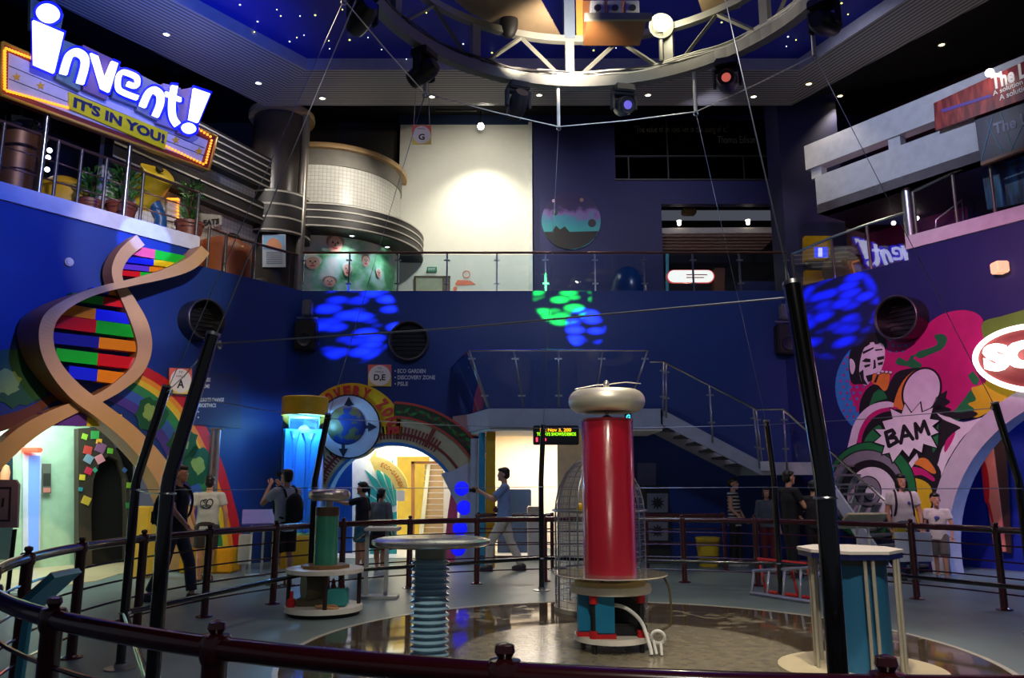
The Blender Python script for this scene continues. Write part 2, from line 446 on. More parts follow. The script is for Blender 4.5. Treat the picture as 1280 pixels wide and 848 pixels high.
# dark window recess and its bars
mb = MB(); wd = wh1-wh0
mb.box(((wh0+wh1)/2, Y2+1.6, (wz0+wz1)/2), (wd+.6, .1, wz1-wz0+.6)); struct(mb, 'window_1_back', mat('window_dark_room', (20,20,22), .8))
mb = MB(); zz = w2(870,195).z
mb.box(((wh0+wh1)/2, Y2+.02, zz), (wd, .06, .035)); mb.box(((wh0+wh1)/2, Y2-.02, wz0+.01), (wd+.06, .12, .04))
mb.box((w2(835,200).x, Y2+.03, (wz0+wz1)/2), (.03,.05,wz1-wz0)); mb.box((w2(786,210).x, Y2+.03, (wz0+zz)/2), (.03,.05,zz-wz0))
mb.box((w2(930,210).x, Y2+.03, (wz0+zz)/2), (.03,.05,zz-wz0))
struct(mb, 'window_1_frame', mat('dull_steel', (96,98,100), .4, .8))
mb = MB(); mb.box(((wh0+wh1)/2, Y2+.06, (wz0+wz1)/2), (wd, .012, wz1-wz0)); struct(mb, 'window_1_glass', thin_glass('dark_glass', (120,125,130), 1.))
mb = MB()
pxtext(mb, W2, '"The value of an idea lies in the using of it."', 793, 911, 157, 168, .01, .0)
pxtext(mb, W2, 'Thomas Edison', 897, 944, 170, 179, .01, .0)
solo(mb, 'quote_lettering', mat('quote_grey', (120,120,112), .6), 'pale quotation lettering on the dark upper window pane', 'lettering')
# navy column at the right end of the back deck
c0, c1 = at(973,250,17.6), at(1031,250,17.6)
mb = MB(); mb.box(((c0.x+c1.x)/2+.15, 17.75, (5.85+ZT)/2), (c1.x-c0.x+.3, .9, ZT-5.85)); struct(mb, 'column_1', mat('column_navy', (26,32,84), .55))
# ---- shop behind the opening
mb = MB(); mb.box(((sh0+sh1)/2+.5, 25.2, 8), (sh1-sh0+3, .1, 4.6)); struct(mb, 'wall_shop_back', mat('shop_dark', (44,42,44), .7))
mb = MB(); mb.box((sh0-.1, 23.4, 8), (.15, 3.6, 4.4)); struct(mb, 'wall_shop_side', mat('shop_dark', ()))
# ---- outer dark ceiling & side backs so the upper levels read as dark interiors
mb = MB(); mb.box((0, 8, ZT+.1), (44, 40, .2)); struct(mb, 'ceiling', mat('dark_ceiling', (16,16,18), .8))
mb = MB(); mb.box((-14.6, 15.5, 9), (.2, 18, 6.6), Matrix.Rotation(R(-36), 3, 'Z')); struct(mb, 'wall_upper_left_back', mat('dark_grey_wall2', (24,24,28), .8))
mb = MB(); mb.plate([[WR.w(a, z, -6) for a, z in ((-3,6.0),(13,6.0),(13,12.2),(-3,12.2))]], WR.n, .2); struct(mb, 'wall_upper_right_back', mat('plum_wall', (70,24,58), .7))
# ---- soffit ring of slats with raised blue ceiling
SZ = 10.1
def soffit_mat():
    m = bpy.data.materials.new('slatted_soffit'); m.use_nodes = True; nt = m.node_tree; b = nt.nodes['Principled BSDF']
    tc = nt.nodes.new('ShaderNodeTexCoord'); uvw = nt.nodes.new('ShaderNodeSeparateXYZ'); nt.links.new(tc.outputs['UV'], uvw.inputs[0])
    fr = nt.nodes.new('ShaderNodeMath'); fr.operation = 'FRACT'; ml = nt.nodes.new('ShaderNodeMath'); ml.operation = 'MULTIPLY'; ml.inputs[1].default_value = 1/.095
    nt.links.new(uvw.outputs['Y'], ml.inputs[0]); nt.links.new(ml.outputs[0], fr.inputs[0])
    gt = nt.nodes.new('ShaderNodeMath'); gt.operation = 'GREATER_THAN'; gt.inputs[1].default_value = .3; nt.links.new(fr.outputs[0], gt.inputs[0])
    mx = nt.nodes.new('ShaderNodeMix'); mx.data_type = 'RGBA'; mx.inputs[6].default_value = (*lin((30,30,32)), 1); mx.inputs[7].default_value = (*lin((150,146,146)), 1)
    nt.links.new(gt.outputs[0], mx.inputs[0]); nt.links.new(mx.outputs[2], b.inputs['Base Color']); b.inputs['Roughness'].default_value = .5
    return m
inner = [(-4.29,15.0),(6.0,15.0),(8.9,8.2),(8.9,2.5),(5.5,-2.5),(-4.5,-2.5),(-8.3,2.5),(-8.3,9.55)]
outer = [(-5.68,16.6),(6.4,16.6),(10.6,8.8),(10.6,2.0),(6.3,-3.8),(-5.6,-3.8),(-10.1,2.0),(-10.1,9.9)]
me = bpy.data.meshes.new('ceiling_soffit'); vs = []; fs = []; uvs = []
for i in range(8):
    j = (i+1) % 8
    A, B, C, D = V((*inner[i],SZ)), V((*inner[j],SZ)), V((*outer[j],SZ)), V((*outer[i],SZ))
    k = len(vs); vs += [A, B, C, D]; fs.append((k, k+1, k+2, k+3))
    t = (B-A).normalized(); n = V((-t.y, t.x, 0))
    for p in (A, B, C, D): uvs.append(((p-A).dot(t), abs((p-A).dot(n))))
nb = len(vs)
for i in range(8):
    j = (i+1) % 8
    for (P, z0, z1) in ((outer, SZ, SZ+.25),):
        k = len(vs); vs += [V((*P[i],z0)), V((*P[j],z0)), V((*P[j],z1)), V((*P[i],z1))]; fs.append((k,k+1,k+2,k+3)); uvs += [(0,.05)]*4
me.from_pydata([tuple(v) for v in vs], [], fs)
ul = me.uv_layers.new(name='slat'); 
for li, lo in enumerate(me.loops): ul.data[li].uv = uvs[lo.vertex_index]
me.materials.append(soffit_mat()); o = bpy.data.objects.new('ceiling_soffit', me); COL.objects.link(o); tag(o, kind='structure')
mb = MB()
for i in range(8):
    j = (i+1) % 8
    a, b = V((*inner[i],0)), V((*inner[j],0))
    mb.add([a+V((0,0,SZ-.02)), b+V((0,0,SZ-.02)), b+V((0,0,SZ+.24)), a+V((0,0,SZ+.24))], [(0,1,2,3)])
struct(mb, 'trim_2', mat('soffit_edge_paint', (150,146,160), .6))
mb = MB(); mb.plate([[V((*p, SZ+.24)) for p in inner]], (0,0,-1), .05); struct(mb, 'ceiling_blue', mat('ceiling_night_blue', (14,30,150), .7, vary=.05, scale=1))
# ================================================================ left wall: sculpture, mural, rooms behind
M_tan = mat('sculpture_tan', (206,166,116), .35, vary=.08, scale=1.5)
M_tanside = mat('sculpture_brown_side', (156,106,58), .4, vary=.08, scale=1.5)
def ribbon(name, path, n0, depth, parent):
    """path: (px, py, half width px, n offset) in the photograph; swept strip standing off the wall"""
    path = [tuple(q)+(depth,)*(5-len(q)) for q in path]
    P = sm([(x, y, w) for x, y, w, *_ in path], 6); N = sm([(o, dd, 0) for *_, o, dd in path], 6)
    L = []; Rr = []
    for i, p in enumerate(P):
        a = P[max(0, i-1)]; b = P[min(len(P)-1, i+1)]
        t = V((b.x-a.x, b.y-a.y, 0)).normalized(); q = V((-t.y, t.x, 0))*p.z
        off = N[i].x
        L.append((WLm.p(p.x+q.x, p.y+q.y, off), off)); Rr.append((WLm.p(p.x-q.x, p.y-q.y, off), off))
    mb = MB(); k = len(P); vs = []
    for i in range(k):
        vs += [L[i][0], Rr[i][0], Rr[i][0]-WLm.n*N[i].y, L[i][0]-WLm.n*N[i].y]
    for i in range(k-1):
        a, b = 4*i, 4*(i+1)
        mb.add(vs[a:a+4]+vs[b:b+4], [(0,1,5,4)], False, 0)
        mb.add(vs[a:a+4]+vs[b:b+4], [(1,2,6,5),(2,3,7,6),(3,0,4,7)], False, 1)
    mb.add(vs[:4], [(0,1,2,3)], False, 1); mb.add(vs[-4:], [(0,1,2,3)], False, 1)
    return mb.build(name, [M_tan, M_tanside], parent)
dna_root = WLm.w(-4.3, 0, .3)
dna = thing('helix_sculpture', 'giant tan double helix sculpture with coloured rungs arching over the left doorway', 'sculpture', tuple(dna_root))
ribbon('strand', [(257,312,7,.62),(238,330,8,.62),(205,343,6,.66),(165,353,4.5,.84,.76),(120,364,4.5,.98,.92),(84,380,6,1.0,.94),(62,400,9,.92,.86),(58,428,9,.78,.7),(69,459,9,.64,.56),(95,490,10,.56),(128,515,10,.6),(165,545,11,.6),(200,585,12,.55),(222,630,13,.5),(234,672,13,.45),(240,712,13,.45)], .5, .42, dna)
ribbon('strand', [(176,300,8,.55),(157,316,8,.5),(147,335,7,.46),(149,354,6,.44),(162,378,8,.42),(176,408,10,.42),(181,436,9,.42),(172,462,8,.42),(150,482,7,.42),(124,498,6,.42),(98,508,7,.42),(66,522,9,.42),(34,541,11,.42),(5,566,12,.42),(-25,598,13,.42),(-48,640,13,.42),(-62,712,13,.42)], .42, .32, dna)
RC = {'r':(214,24,30), 'g':(24,190,40), 'b':(26,40,215), 'o':(240,140,20), 'y':(240,205,20), 'n':(30,34,130), 'p':(100,60,190), 'v':(104,66,160), 'k':(235,90,110)}
def rmat(k): return mat('rung_'+k, RC[k], .25, coat=.4, vary=.03)
rungs = [((163,312),(234,326),.42,11,'k','g'),((156,324),(232,333),.46,7,'b','y'),((152,333),(222,340),.48,6,'p','o'),((150,341),(206,346),.44,6,'r','g'),
 ((116,362),(156,368),.5,6,'b','o'),((90,371),(156,380),.58,9,'g','r'),((74,386),(162,399),.5,12,'o','b'),((66,401),(170,415),.5,14,'r','g'),
 ((64,422),(174,434),.52,12,'n','o'),((70,443),(172,455),.49,13,'g','r'),((86,465),(158,474),.48,13,'b','o'),((52,524),(152,526),.55,13,'v','y')]
for (A, B, f, hpx, ca, cb) in rungs:
    mb = MB(); o0 = .36
    p, q = WLm.p(*A, o0), WLm.p(*B, o0); mid = p.lerp(q, f)
    h = hpx/FOC*15.0*1.04
    for k, (s, e) in enumerate(((p, mid), (mid, q))):
        w = V((0,0,1)); n = WLm.n
        c = [s+w*h/2, e+w*h/2, e-w*h/2, s-w*h/2]
        cb_ = [x-n*.2 for x in c]
        b = .0
        mb.add(c+cb_, [(0,1,2,3),(7,6,5,4),(0,4,5,1),(1,5,6,2),(2,6,7,3),(3,7,4,0)], False, k)
    mb.build('rung', [rmat(ca), rmat(cb)], dna)
# rainbow with bushes
mb = MB()
O = sm([(176,455),(214,478),(246,514),(273,566),(290,618),(301,664),(305,704)], 5)
I = sm([(128,497),(166,517),(196,548),(220,596),(236,640),(243,672),(246,706)], 5)
fr = [0,.2,.3,.42,.6,.8,1.0]
for k in range(6):
    a, b = fr[k], fr[k+1]
    l = [(o.x+(i.x-o.x)*a, o.y+(i.y-o.y)*a) for o, i in zip(O, I)]+[(o.x+(i.x-o.x)*b, o.y+(i.y-o.y)*b) for o, i in reversed(list(zip(O, I)))]
    pxplate(mb, WLm, [l], .012, .012, k)
solo(mb, 'rainbow_mural', [mat('paint_red', (190,24,34), .5), mat('paint_orange', (226,140,34), .5), mat('paint_gold', (222,190,40), .5), mat('paint_green', (40,130,70), .5), mat('paint_sky', (50,90,170), .5), mat('paint_violet', (70,50,140), .5)],
     'painted rainbow band curving down the blue wall right of the helix sculpture', 'mural')
def blob(cx, cy, rx, ry, n=22, j=.2, seed=1):
    r = random.Random(seed); return [(cx+rx*cos(a)*(1+r.uniform(-j, j)), cy+ry*sin(a)*(1+r.uniform(-j, j))) for a in [2*pi*i/n for i in range(n)]]
M_leaf = mat('paint_leaf_green', (14,84,44), .5); M_leaf2 = mat('paint_light_green', (130,170,84), .5)
for i, (c, sz, c2, lab) in enumerate([((190,519),(19,21),(187,516),'round green painted bush on the rainbow, highest of the three'),((229,556),(19,20),(228,553),'dark green painted bush halfway down the rainbow'),((246,583),(18,24),(248,581),'green painted bush on the rainbow just above the standing man')]):
    mb = MB(); pxplate(mb, WLm, [blob(*c, *sz, seed=i, j=.16)], .02, .008, 0); pxplate(mb, WLm, [blob(*c2, sz[0]*.42, sz[1]*.5, seed=i+9, j=.3, n=15)], .024, .004, 1)
    solo(mb, 'bush_mural', [M_leaf, M_leaf2], lab, 'mural', 'painted bushes on the rainbow')
mb = MB()
pxplate(mb, WLm, [sm([(-60,530),(-20,524),(20,515),(44,505),(60,496),(80,494),(84,499),(66,503),(52,514),(30,528),(0,540),(-60,550)], 3, True)], .012, .01, 2)
pxplate(mb, WLm, [blob(20,472,48,36,34,.12,5)], .016, .01, 0); pxplate(mb, WLm, [blob(-50,470,50,40,30,.12,6)], .016, .01, 0)
pxplate(mb, WLm, [blob(8,478,19,15,26,.2,8)], .02, .004, 1)
solo(mb, 'tree_mural', [M_leaf, M_leaf2, mat('paint_bark', (96,44,26), .5)], 'painted green tree crown on brown branch at far left of the blue wall', 'mural')
mb = MB(); c = WLm.p(85,328,.0); mb.cyl(c, c+WLm.n*.05, .075); mb.cyl(c+WLm.n*.05, c+WLm.n*.07, .05)
solo(mb, 'smoke_detector', mat('offwhite_plastic', (190,190,190), .5), 'small round white detector on the blue wall above the tree mural', 'detector')
# round black wall vents
def vent(pl, px, py, rpx, depth, label):
    c = pl.p(px, py, 0); r = rpx/FOC*c.y*1.03; t = thing('round_vent', label, 'vent', tuple(c), 0, 'round black wall vents')
    n = pl.n
    mb = MB(); mb.lathe([(r,0),(r,depth),(r*.93,depth+.01),(r*.88,depth),(r*.86,.02),(0,.02)], c, 40, axis=n); mb.build('housing', mat('vent_black', (9,9,14), .35, coat=.2), t)
    mb = MB(); mb.torus(c+n*(depth+.005), r*.95, .02, 40, 8, axis=n); mb.build('rim', mat('vent_rim', (46,46,60), .3), t)
    mb = MB()
    for i in range(-3, 4):
        h = r*.86*sqrt(1-(i/4)**2); mb.box(c+n*.06+V((0,0,i*r*.21)), (2*h, .012, .014), Matrix.Rotation(atan2(pl.u.y, pl.u.x), 3, 'Z'))
    mb.build('grille', mat('vent_grille', (10,10,12), .6), t)
vent(WLm, 246, 402, 26, .35, 'round black tube vent high on the left blue wall')
vent(WB, 512, 428, 25, .2, 'round black vent on the back wall between the blue light patches')
vent(WR, 1134, 400, 28, .4, 'round black tube vent on the right wall above the pop art mural')
# direction signs
M_sgnw = mat('sign_white', (226,226,226), .5, vary=.02); M_sgnr = mat('sign_salmon', (226,110,96), .5); M_sgny = mat('sign_sand', (226,206,104), .5); M_ink = mat('sign_ink', (24,24,28), .5); M_let = mat('lettering_white', (205,212,225), .5, vary=0)
M_letr = mat('lettering_red', (206,44,46), .5, vary=0)
def hall_sign(pl, x0, y0, x1, y1, small, big, off, name, label, slope=0):
    t = thing(name, label, 'sign', tuple(pl.p((x0+x1)/2, (y0+y1)/2, off)))
    ym = (y0+y1)/2; cx = (x0+x1)/2
    mb = MB(); pxplate(mb, pl, [[(x0,ym),(x0,y0),(x1,y0+slope),(x1,ym+slope)]], off, .03, 0); pxplate(mb, pl, [[(x0,ym),(x1,ym+slope),(x1,y1+slope),(x0,y1)]], off, .03, 1); mb.build('backing', [M_sgnr, M_sgny], t)
    mb = MB(); pxplate(mb, pl, [circ(cx, ym+slope/2, (x1-x0)*.47, (y1-y0)*.47)], off+.012, .012); mb.build('disc', M_sgnw, t)
    mb = MB()
    if small:
        for k, s in enumerate(small): pxtext(mb, pl, s, cx-(x1-x0)*.12*len(s)/2.5, cx+(x1-x0)*.12*len(s)/2.5, y0+(y1-y0)*(.12+.16*k), y0+(y1-y0)*(.21+.16*k), off+.016, .0)
    w = (x1-x0)*(.25 if len(big) > 1 else .16)
    pxtext(mb, pl, big, cx-w, cx+w, ym+slope/2-(y1-y0)*.05, ym+slope/2+(y1-y0)*.28, off+.016, .03); mb.build('lettering', M_ink, t)
    return t
hall_sign(WB, 460, 456, 489, 483, ['TO','HALL'], 'D,E', .05, 'hall_sign', 'square hall D,E sign with white disc on the back wall')
mb = MB()
for s, y, x1 in (('ECO GARDEN',464,532),('DISCOVERY ZONE',472,544),('PSLE',480,510)):
    pxtext(mb, WB, s, 497, x1, y-2.6, y+2.6, .02, .03); pxplate(mb, WB, [circ(494, y, 1, 1, 8)], .02, .005)
solo(mb, 'wall_lettering', M_let, 'white list of hall attractions beside the D,E sign', 'lettering')
t = thing('direction_board', 'navy direction board listing viruses, genome and climate change on the left wall', 'sign', tuple(WLm.p(268,495,.06)))
mb = MB(); pxplate(mb, WLm, [[(236,460),(300,470),(302,536),(236,530)]], .06, .04); mb.build('board', mat('board_navy', (26,42,96), .5), t)
mb = MB()
for s, x0, x1, y in (('• VIRUSES',245,263,475),('• GENOME',245,262,483),('• CLIMATE CHANGE',246,280,500),('• BIOETHICS',246,270,507)): pxtext(mb, WLm, s, x0, x1, y-2.4, y+2.4, .075, .02)
for y in (490,515,522): pxplate(mb, WLm, [circ(248, y, 1, 1, 8)], .075, .005)
mb.build('lettering', M_let, t)
hall_sign(WLm, 212, 460, 240, 492, ['TO','HALL'], 'A', .12, 'hall_sign', 'square hall sign with white disc on the left wall behind the tall pole', 1)
# steel pole by the rainbow
p = WLm.p(269, 560, .35); mb = MB()
for dx in (-.05, .05): mb.cyl((p.x+dx, p.y, 0), (p.x+dx, p.y, WLm.p(268,537,.35).z), .04)
mb.box((p.x, p.y, WLm.p(268,537,.35).z+.01), (.26,.12,.03)); solo(mb, 'steel_post', mat('pale_steel', (150,152,160), .3, .7), 'twin steel tube post standing in front of the rainbow', 'post')
# ---- room behind the left doorway
M_mint = mat('mint_wall', (168,206,182), .6)
mb = MB(); A, B = WLm.w(-11, 0, -2.6), WLm.w(WLm.st(106,600,-2.6)[0], 0, -2.6)
mb.plate([[A, B, B+V((0,0,3.6)), A+V((0,0,3.6))]], WLm.n, .1); struct(mb, 'wall_room_back', M_mint)
mb = MB(); q = [WLm.w(-11,0,-4.5), WLm.w(-.6,0,-4.5), WLm.w(-.6,0,-.3), WLm.w(-11,0,-.3)]
mb.plate([[p+V((0,0,3.4)) for p in q]], (0,0,-1), .1); struct(mb, 'ceiling_room', mat('room_ceiling', (190,200,190), .7))
mb = MB(); mb.plate([[p+V((0,0,.007)) for p in q]], (0,0,1), .006); struct(mb, 'floor_room', mat('beige_floor_and_spill', ()))
C2, D2 = WLm.w(-4.55, 0, -2.6), WLm.w(-.6, 0, -1.2)
mb = MB(); mb.plate([[WLm.w(-.6,0,-4.4), WLm.w(-.6,0,-.3), WLm.w(-.6,3.5,-.3), WLm.w(-.6,3.5,-4.4)]], -WLm.u, .1); struct(mb, 'wall_room_right', mat('olive_wall', (150,146,84), .6))
# patchwork panel with dark arched doorway
NP = -2.1
pp = lambda x, y: WLm.p(x, y, NP)
t = thing('patchwork_partition', 'dark partition with bright scattered patches and an arched black doorway', 'partition', tuple(pp(135,706)))
zb = pp(130,700).z
mb = MB(); hole = [(115,712),(114,640),(117,600),(125,578),(136,570),(148,576),(157,598),(159,640),(158,712)]
mb.plate([[V((*pp(x,y).xy, max(0, pp(x,y).z))) for x, y in [(98,712)]+[(98,536),(120,534),(136,545),(150,570),(162,605),(172,650),(176,712)]+hole[::-1]]], WLm.n, .18)
mb.build('panel', mat('partition_dark', (56,50,40), .6), t)
PC = [(150,200,60),(60,160,80),(230,170,60),(200,70,60),(140,90,130),(110,190,60),(130,160,180),(230,150,160),(210,50,80),(60,160,130),(230,210,60),(220,190,70),(50,150,160),(70,110,170)]
for i, (x, y, w, a) in enumerate([(106,546,4,.4),(119,544,6,.1),(124,552,4,.3),(110,563,6,.3),(126,560,7,.5),(138,564,4,.2),(111,574,6,.6),(125,574,6,-.4),(111,589,5,.5),(119,588,3,.9),(103,597,4,.2),(108,626,6,.5),(101,612,3,.3),(156,588,3,.8),(162,607,4,.2),(161,632,4,0)]):
    mb = MB(); pxplate(mb, WLm, [[(x+w*1.2*cos(a+k*pi/2+.7), y+w*1.2*sin(a+k*pi/2+.7)) for k in range(4)]], NP+.012, .012)
    mb.build('patch', mat('patch_%d' % (i % 14), PC[i % 14], .5, vary=.02), t)
mb = MB(); mb.plate([[V((*p.xy, max(0,p.z))) for p in [WLm.p(x,y,NP-.2) for x,y in [(108,716),(108,560),(166,560),(166,716)]]]], WLm.n, .02); mb.build('doorway_dark_sheet', mat('dark_sheet_black', (5,5,7), .8), t)  # black sheet added behind the opening so the doorway stays dark
# blue lit sliding door + red lamp + poster
NB = -2.55
t = thing('blue_lit_door', 'narrow pale blue lit door in the mint room', 'door', tuple(WLm.p(40,690,NB)))
mb = MB(); mb.plate([[V((*p.xy, max(.01,p.z))) for p in [WLm.p(x,y,NB) for x,y in [(29,700),(29,567),(52,567),(50,700)]]]], WLm.n, .04); mb.build('frame', mat('door_frame_white', (205,215,235), .4), t)
mb = MB(); mb.plate([[V((*p.xy, max(.03,p.z))) for p in [WLm.p(x,y,NB+.02) for x,y in [(36,699),(36,570),(50,570),(48,699)]]]], WLm.n, .02); mb.build('door_leaf', glow('lit_blue_panel', (110,150,235), .55), t)
mb = MB(); c = WLm.p(40,563,NB+.1); mb.bbox(c, (.34,.16,.09), .02); solo(mb, 'warning_lamp', glow('lamp_red', (255,70,50), 2.5), 'red warning lamp above the blue lit door', 'lamp')
mb = MB(); pxplate(mb, WLm, [[(53,580),(64,580),(64,617),(53,617)]], NB+.02, .02, 0); pxplate(mb, WLm, [[(54,592),(63,592),(63,608),(54,608)]], NB+.024, .003, 1); pxplate(mb, WLm, [[(54,610),(63,610),(63,616),(54,616)]], NB+.024, .003, 2)
solo(mb, 'wall_poster', [mat('poster_grey', (96,104,96), .5), mat('poster_dark', (50,54,48), .5), mat('poster_pink', (200,130,120), .5)], 'narrow grey poster on the mint wall right of the lit door', 'poster')
mb = MB(); pxplate(mb, WLm, [[(-14,566),(16,566),(16,700),(-14,700)]], NB+.02, .05, 0); solo(mb, 'display_case', mat('case_dark', (30,52,60), .3), 'dark display case at the left edge of the mint room', 'case')
mb = MB(); c = WLm.p(6,598,NB+.12); mb.lathe([(0,0),(.13,0),(.13,.05),(.07,.07),(.08,.3),(.05,.42),(0,.45)], c-V((0,0,.2)), 16); solo(mb, 'specimen_figure', mat('pale_orange', (226,150,110), .5), 'small pale orange figure mounted on the dark display case', 'figure')
# ================================================================ right wall mural
def rp(loops, off, mi=0, th=.006): pxplate(mbm, WR, loops, off, th, mi)
mbm = MB(); PM = [mat('mural_blue', (50,130,206), .5), mat('mural_magenta', (186,18,112), .5), mat('mural_green', (26,120,64), .5), mat('mural_black', (20,16,26), .5), mat('mural_white', (214,214,226), .5), mat('mural_orange', (214,130,50), .5), mat('mural_yellow', (204,180,26), .5), mat('mural_grey', (120,122,134), .5), mat('mural_olive', (96,140,40), .5)]
BL, MG, GR, BK, WH, OR, YE, GY, OL = range(9)
rp([circ(1104,484,60,64)], .006, BL)
rp([circ(1114,480,52,57)], .011, MG)
for i in range(-7, 8):
    for j in range(-8, 9):
        x, y = 1104+i*8.2+(j % 2)*4.1, 484+j*7.4
        d = sqrt(((x-1104)/60)**2+((y-484)/64)**2); e = sqrt(((x-1114)/52)**2+((y-480)/57)**2)
        if d > .95: continue
        if e > 1.0: rp([circ(x, y, 1.4, 1.5, 10)], .014, MG, .003)
        elif e > .62: rp([circ(x, y, 2.6*(e-.2), 2.7*(e-.2), 10)], .014, BL, .003)
rp([sm([(1126,452),(1140,425),(1160,405),(1180,392),(1208,388),(1228,399),(1231,430),(1240,455),(1238,485),(1226,510),(1208,520),(1178,522),(1160,505),(1135,485)], 5, True)], .017, MG)
rp([sm([(1120,455),(1124,447),(1134,452),(1140,444),(1150,448),(1163,443),(1178,436),(1184,424),(1178,418),(1168,420),(1172,430),(1160,436),(1148,440),(1142,448),(1152,456),(1146,462),(1134,458)], 4, True)], .021, GR)
rp([sm([(1188,520),(1196,510),(1206,498),(1214,488),(1222,496),(1220,506),(1228,512),(1216,522),(1206,518),(1198,526)], 4, True)], .021, GR)
rp([[(1210,470),(1216,464),(1224,474),(1222,482),(1216,480)]], .021, GR)
rp([sm([(1228,404),(1250,396),(1300,386),(1300,420),(1262,424),(1236,440),(1230,425)], 4, True)], .0205, OL)
rp([sm([(1214,486),(1222,483),(1232,478),(1240,466),(1300,466),(1300,505),(1258,504),(1236,515),(1222,522),(1212,520),(1218,512),(1210,505),(1220,500)], 4, True)], .0225, YE)
# black silhouette, body, megaphone
rp([sm([(1064,478),(1061,450),(1066,432),(1080,420),(1096,416),(1107,423),(1107,436),(1100,440),(1090,460),(1084,480),(1076,480)], 4, True)], .024, BK)
rp([sm([(1076,500),(1084,486),(1096,480),(1110,486),(1118,470),(1150,462),(1160,500),(1130,512),(1100,510),(1078,530),(1074,515)], 4, True)], .024, BK)
rp([sm([(1062,450),(1066,450),(1069,458),(1066,468),(1063,464)], 3, True)], .028, WH)
rp([sm([(1074,462),(1077,444),(1082,433),(1090,428),(1104,431),(1106,446),(1103,458),(1099,466),(1090,468),(1086,480),(1080,482),(1076,474)], 4, True)], .028, WH)
for l in ([(1077,452),(1082,448),(1088,449),(1088,453),(1082,453)], [(1096,447),(1105,445),(1105,449),(1097,451)], [(1080,457),(1088,455),(1087,458),(1081,460)], [(1097,454),(1104,452),(1103,456),(1098,457)], [(1092,450),(1094,450),(1095,460),(1091,462),(1092,458)], [(1082,470),(1091,468),(1090,476),(1085,478)], [(1078,440),(1092,434),(1092,436),(1079,443)], [(1094,437),(1103,436),(1103,438),(1094,439)], [(1096,418),(1099,430),(1094,431),(1090,424)], [(1083,426),(1088,430),(1082,434),(1079,430)], [(1074,466),(1079,462),(1080,474),(1085,482),(1078,480)]):
    rp([l], .031, BK, .003)
rp([[(1086,508),(1092,492),(1098,487),(1104,489),(1110,498),(1096,502)]], .028, GR)
rp([sm([(1088,474),(1093,468),(1106,465),(1112,468),(1110,484),(1105,489),(1098,482),(1092,480)], 3, True)], .029, OR)
rp([[(1096,469),(1099,468),(1095,479),(1092,478)]], .032, BK, .003)
rp([sm([(1108,494),(1114,475),(1124,464),(1148,460),(1154,466),(1140,480),(1132,496),(1126,512),(1116,510)], 4, True)], .029, BK)
rp([sm([(1117,512),(1121,492),(1130,475),(1142,464),(1152,461),(1156,464),(1142,480),(1134,498),(1130,514)], 4, True)], .032, OR)
rp([circ(1152,489,24,31,40,rot=.42)], .033, BK); rp([circ(1152,489,21.5,28.5,40,rot=.42)], .036, WH)
for k, (x, y) in enumerate([(1098,467),(1103,465),(1108,465.5),(1113,466)]): rp([circ(x, y, 2.6, 2.2, 12)], .034, BK, .003); rp([circ(x, y-.3, 2, 1.6, 12)], .036, WH, .002)
# swoosh arcs
rp([sm([(1064,575),(1063,545),(1072,522),(1088,507),(1108,502),(1120,506),(1124,512),(1150,515),(1168,508),(1184,520),(1204,528),(1232,522),(1205,545),(1185,575),(1170,600),(1120,600)], 4, True)], .030, WH)
rp([sm([(1073,575),(1072,548),(1080,527),(1094,514),(1116,509),(1124,512),(1160,520),(1166,512),(1178,524),(1200,534),(1194,540),(1178,560),(1165,590),(1120,590)], 4, True)], .033, BK)
rp([sm([(1073,572),(1072,548),(1080,527),(1096,513),(1118,509),(1121,512),(1098,518),(1084,532),(1077,550),(1077,572)], 4, True)], .036, MG, .003)
rp([sm([(1080,560),(1082,548),(1092,536),(1100,532),(1104,545),(1100,562),(1088,566)], 3, True)], .036, GR, .003)
rp([sm([(1182,552),(1194,540),(1190,552),(1181,566)], 3, True)], .036, MG, .003); rp([[(1164,548),(1173,530),(1172,560),(1166,566)]], .036, GR, .003)
rp([sm([(1166,512),(1180,520),(1206,524),(1222,518),(1214,514),(1194,516),(1174,506)], 3, True)], .036, BK, .003)
# right-hand stripes below the burst
rp([sm([(1128,600),(1140,574),(1160,572),(1176,590),(1170,620),(1160,660),(1130,655)], 4, True)], .0345, BK)
rp([sm([(1143,580),(1150,573),(1160,575),(1170,590),(1165,592),(1150,583)], 3, True)], .038, OR, .003)
rp([sm([(1134,590),(1142,584),(1156,588),(1168,598),(1166,602),(1152,594),(1138,596)], 3, True)], .038, MG, .003)
rp([[(1132,584),(1146,567),(1148,573),(1136,590)]], .038, WH, .003)
rp([sm([(1134,606),(1140,598),(1156,602),(1165,614),(1162,640),(1150,660),(1140,630)], 3, True)], .038, YE, .003)
# speaker rings
for rx, ry, cx, cy, c, off in ((58,62,1088,614,BK,.0395),(56.5,60.5,1088,614,GR,.0415),(48,52,1084,614,BK,.0435),(46.5,50.5,1084,614,GY,.0455),(38,42,1088,617,BK,.0475),(31,36,1090,620,WH,.0495),(17,20,1085,615,BK,.0515),(15.5,18.5,1085,615,GY,.053),(8,10,1087,617,BK,.0545),(6.5,8.5,1088,617,WH,.056)):
    rp([circ(cx, cy, rx, ry)], off, c, .004)
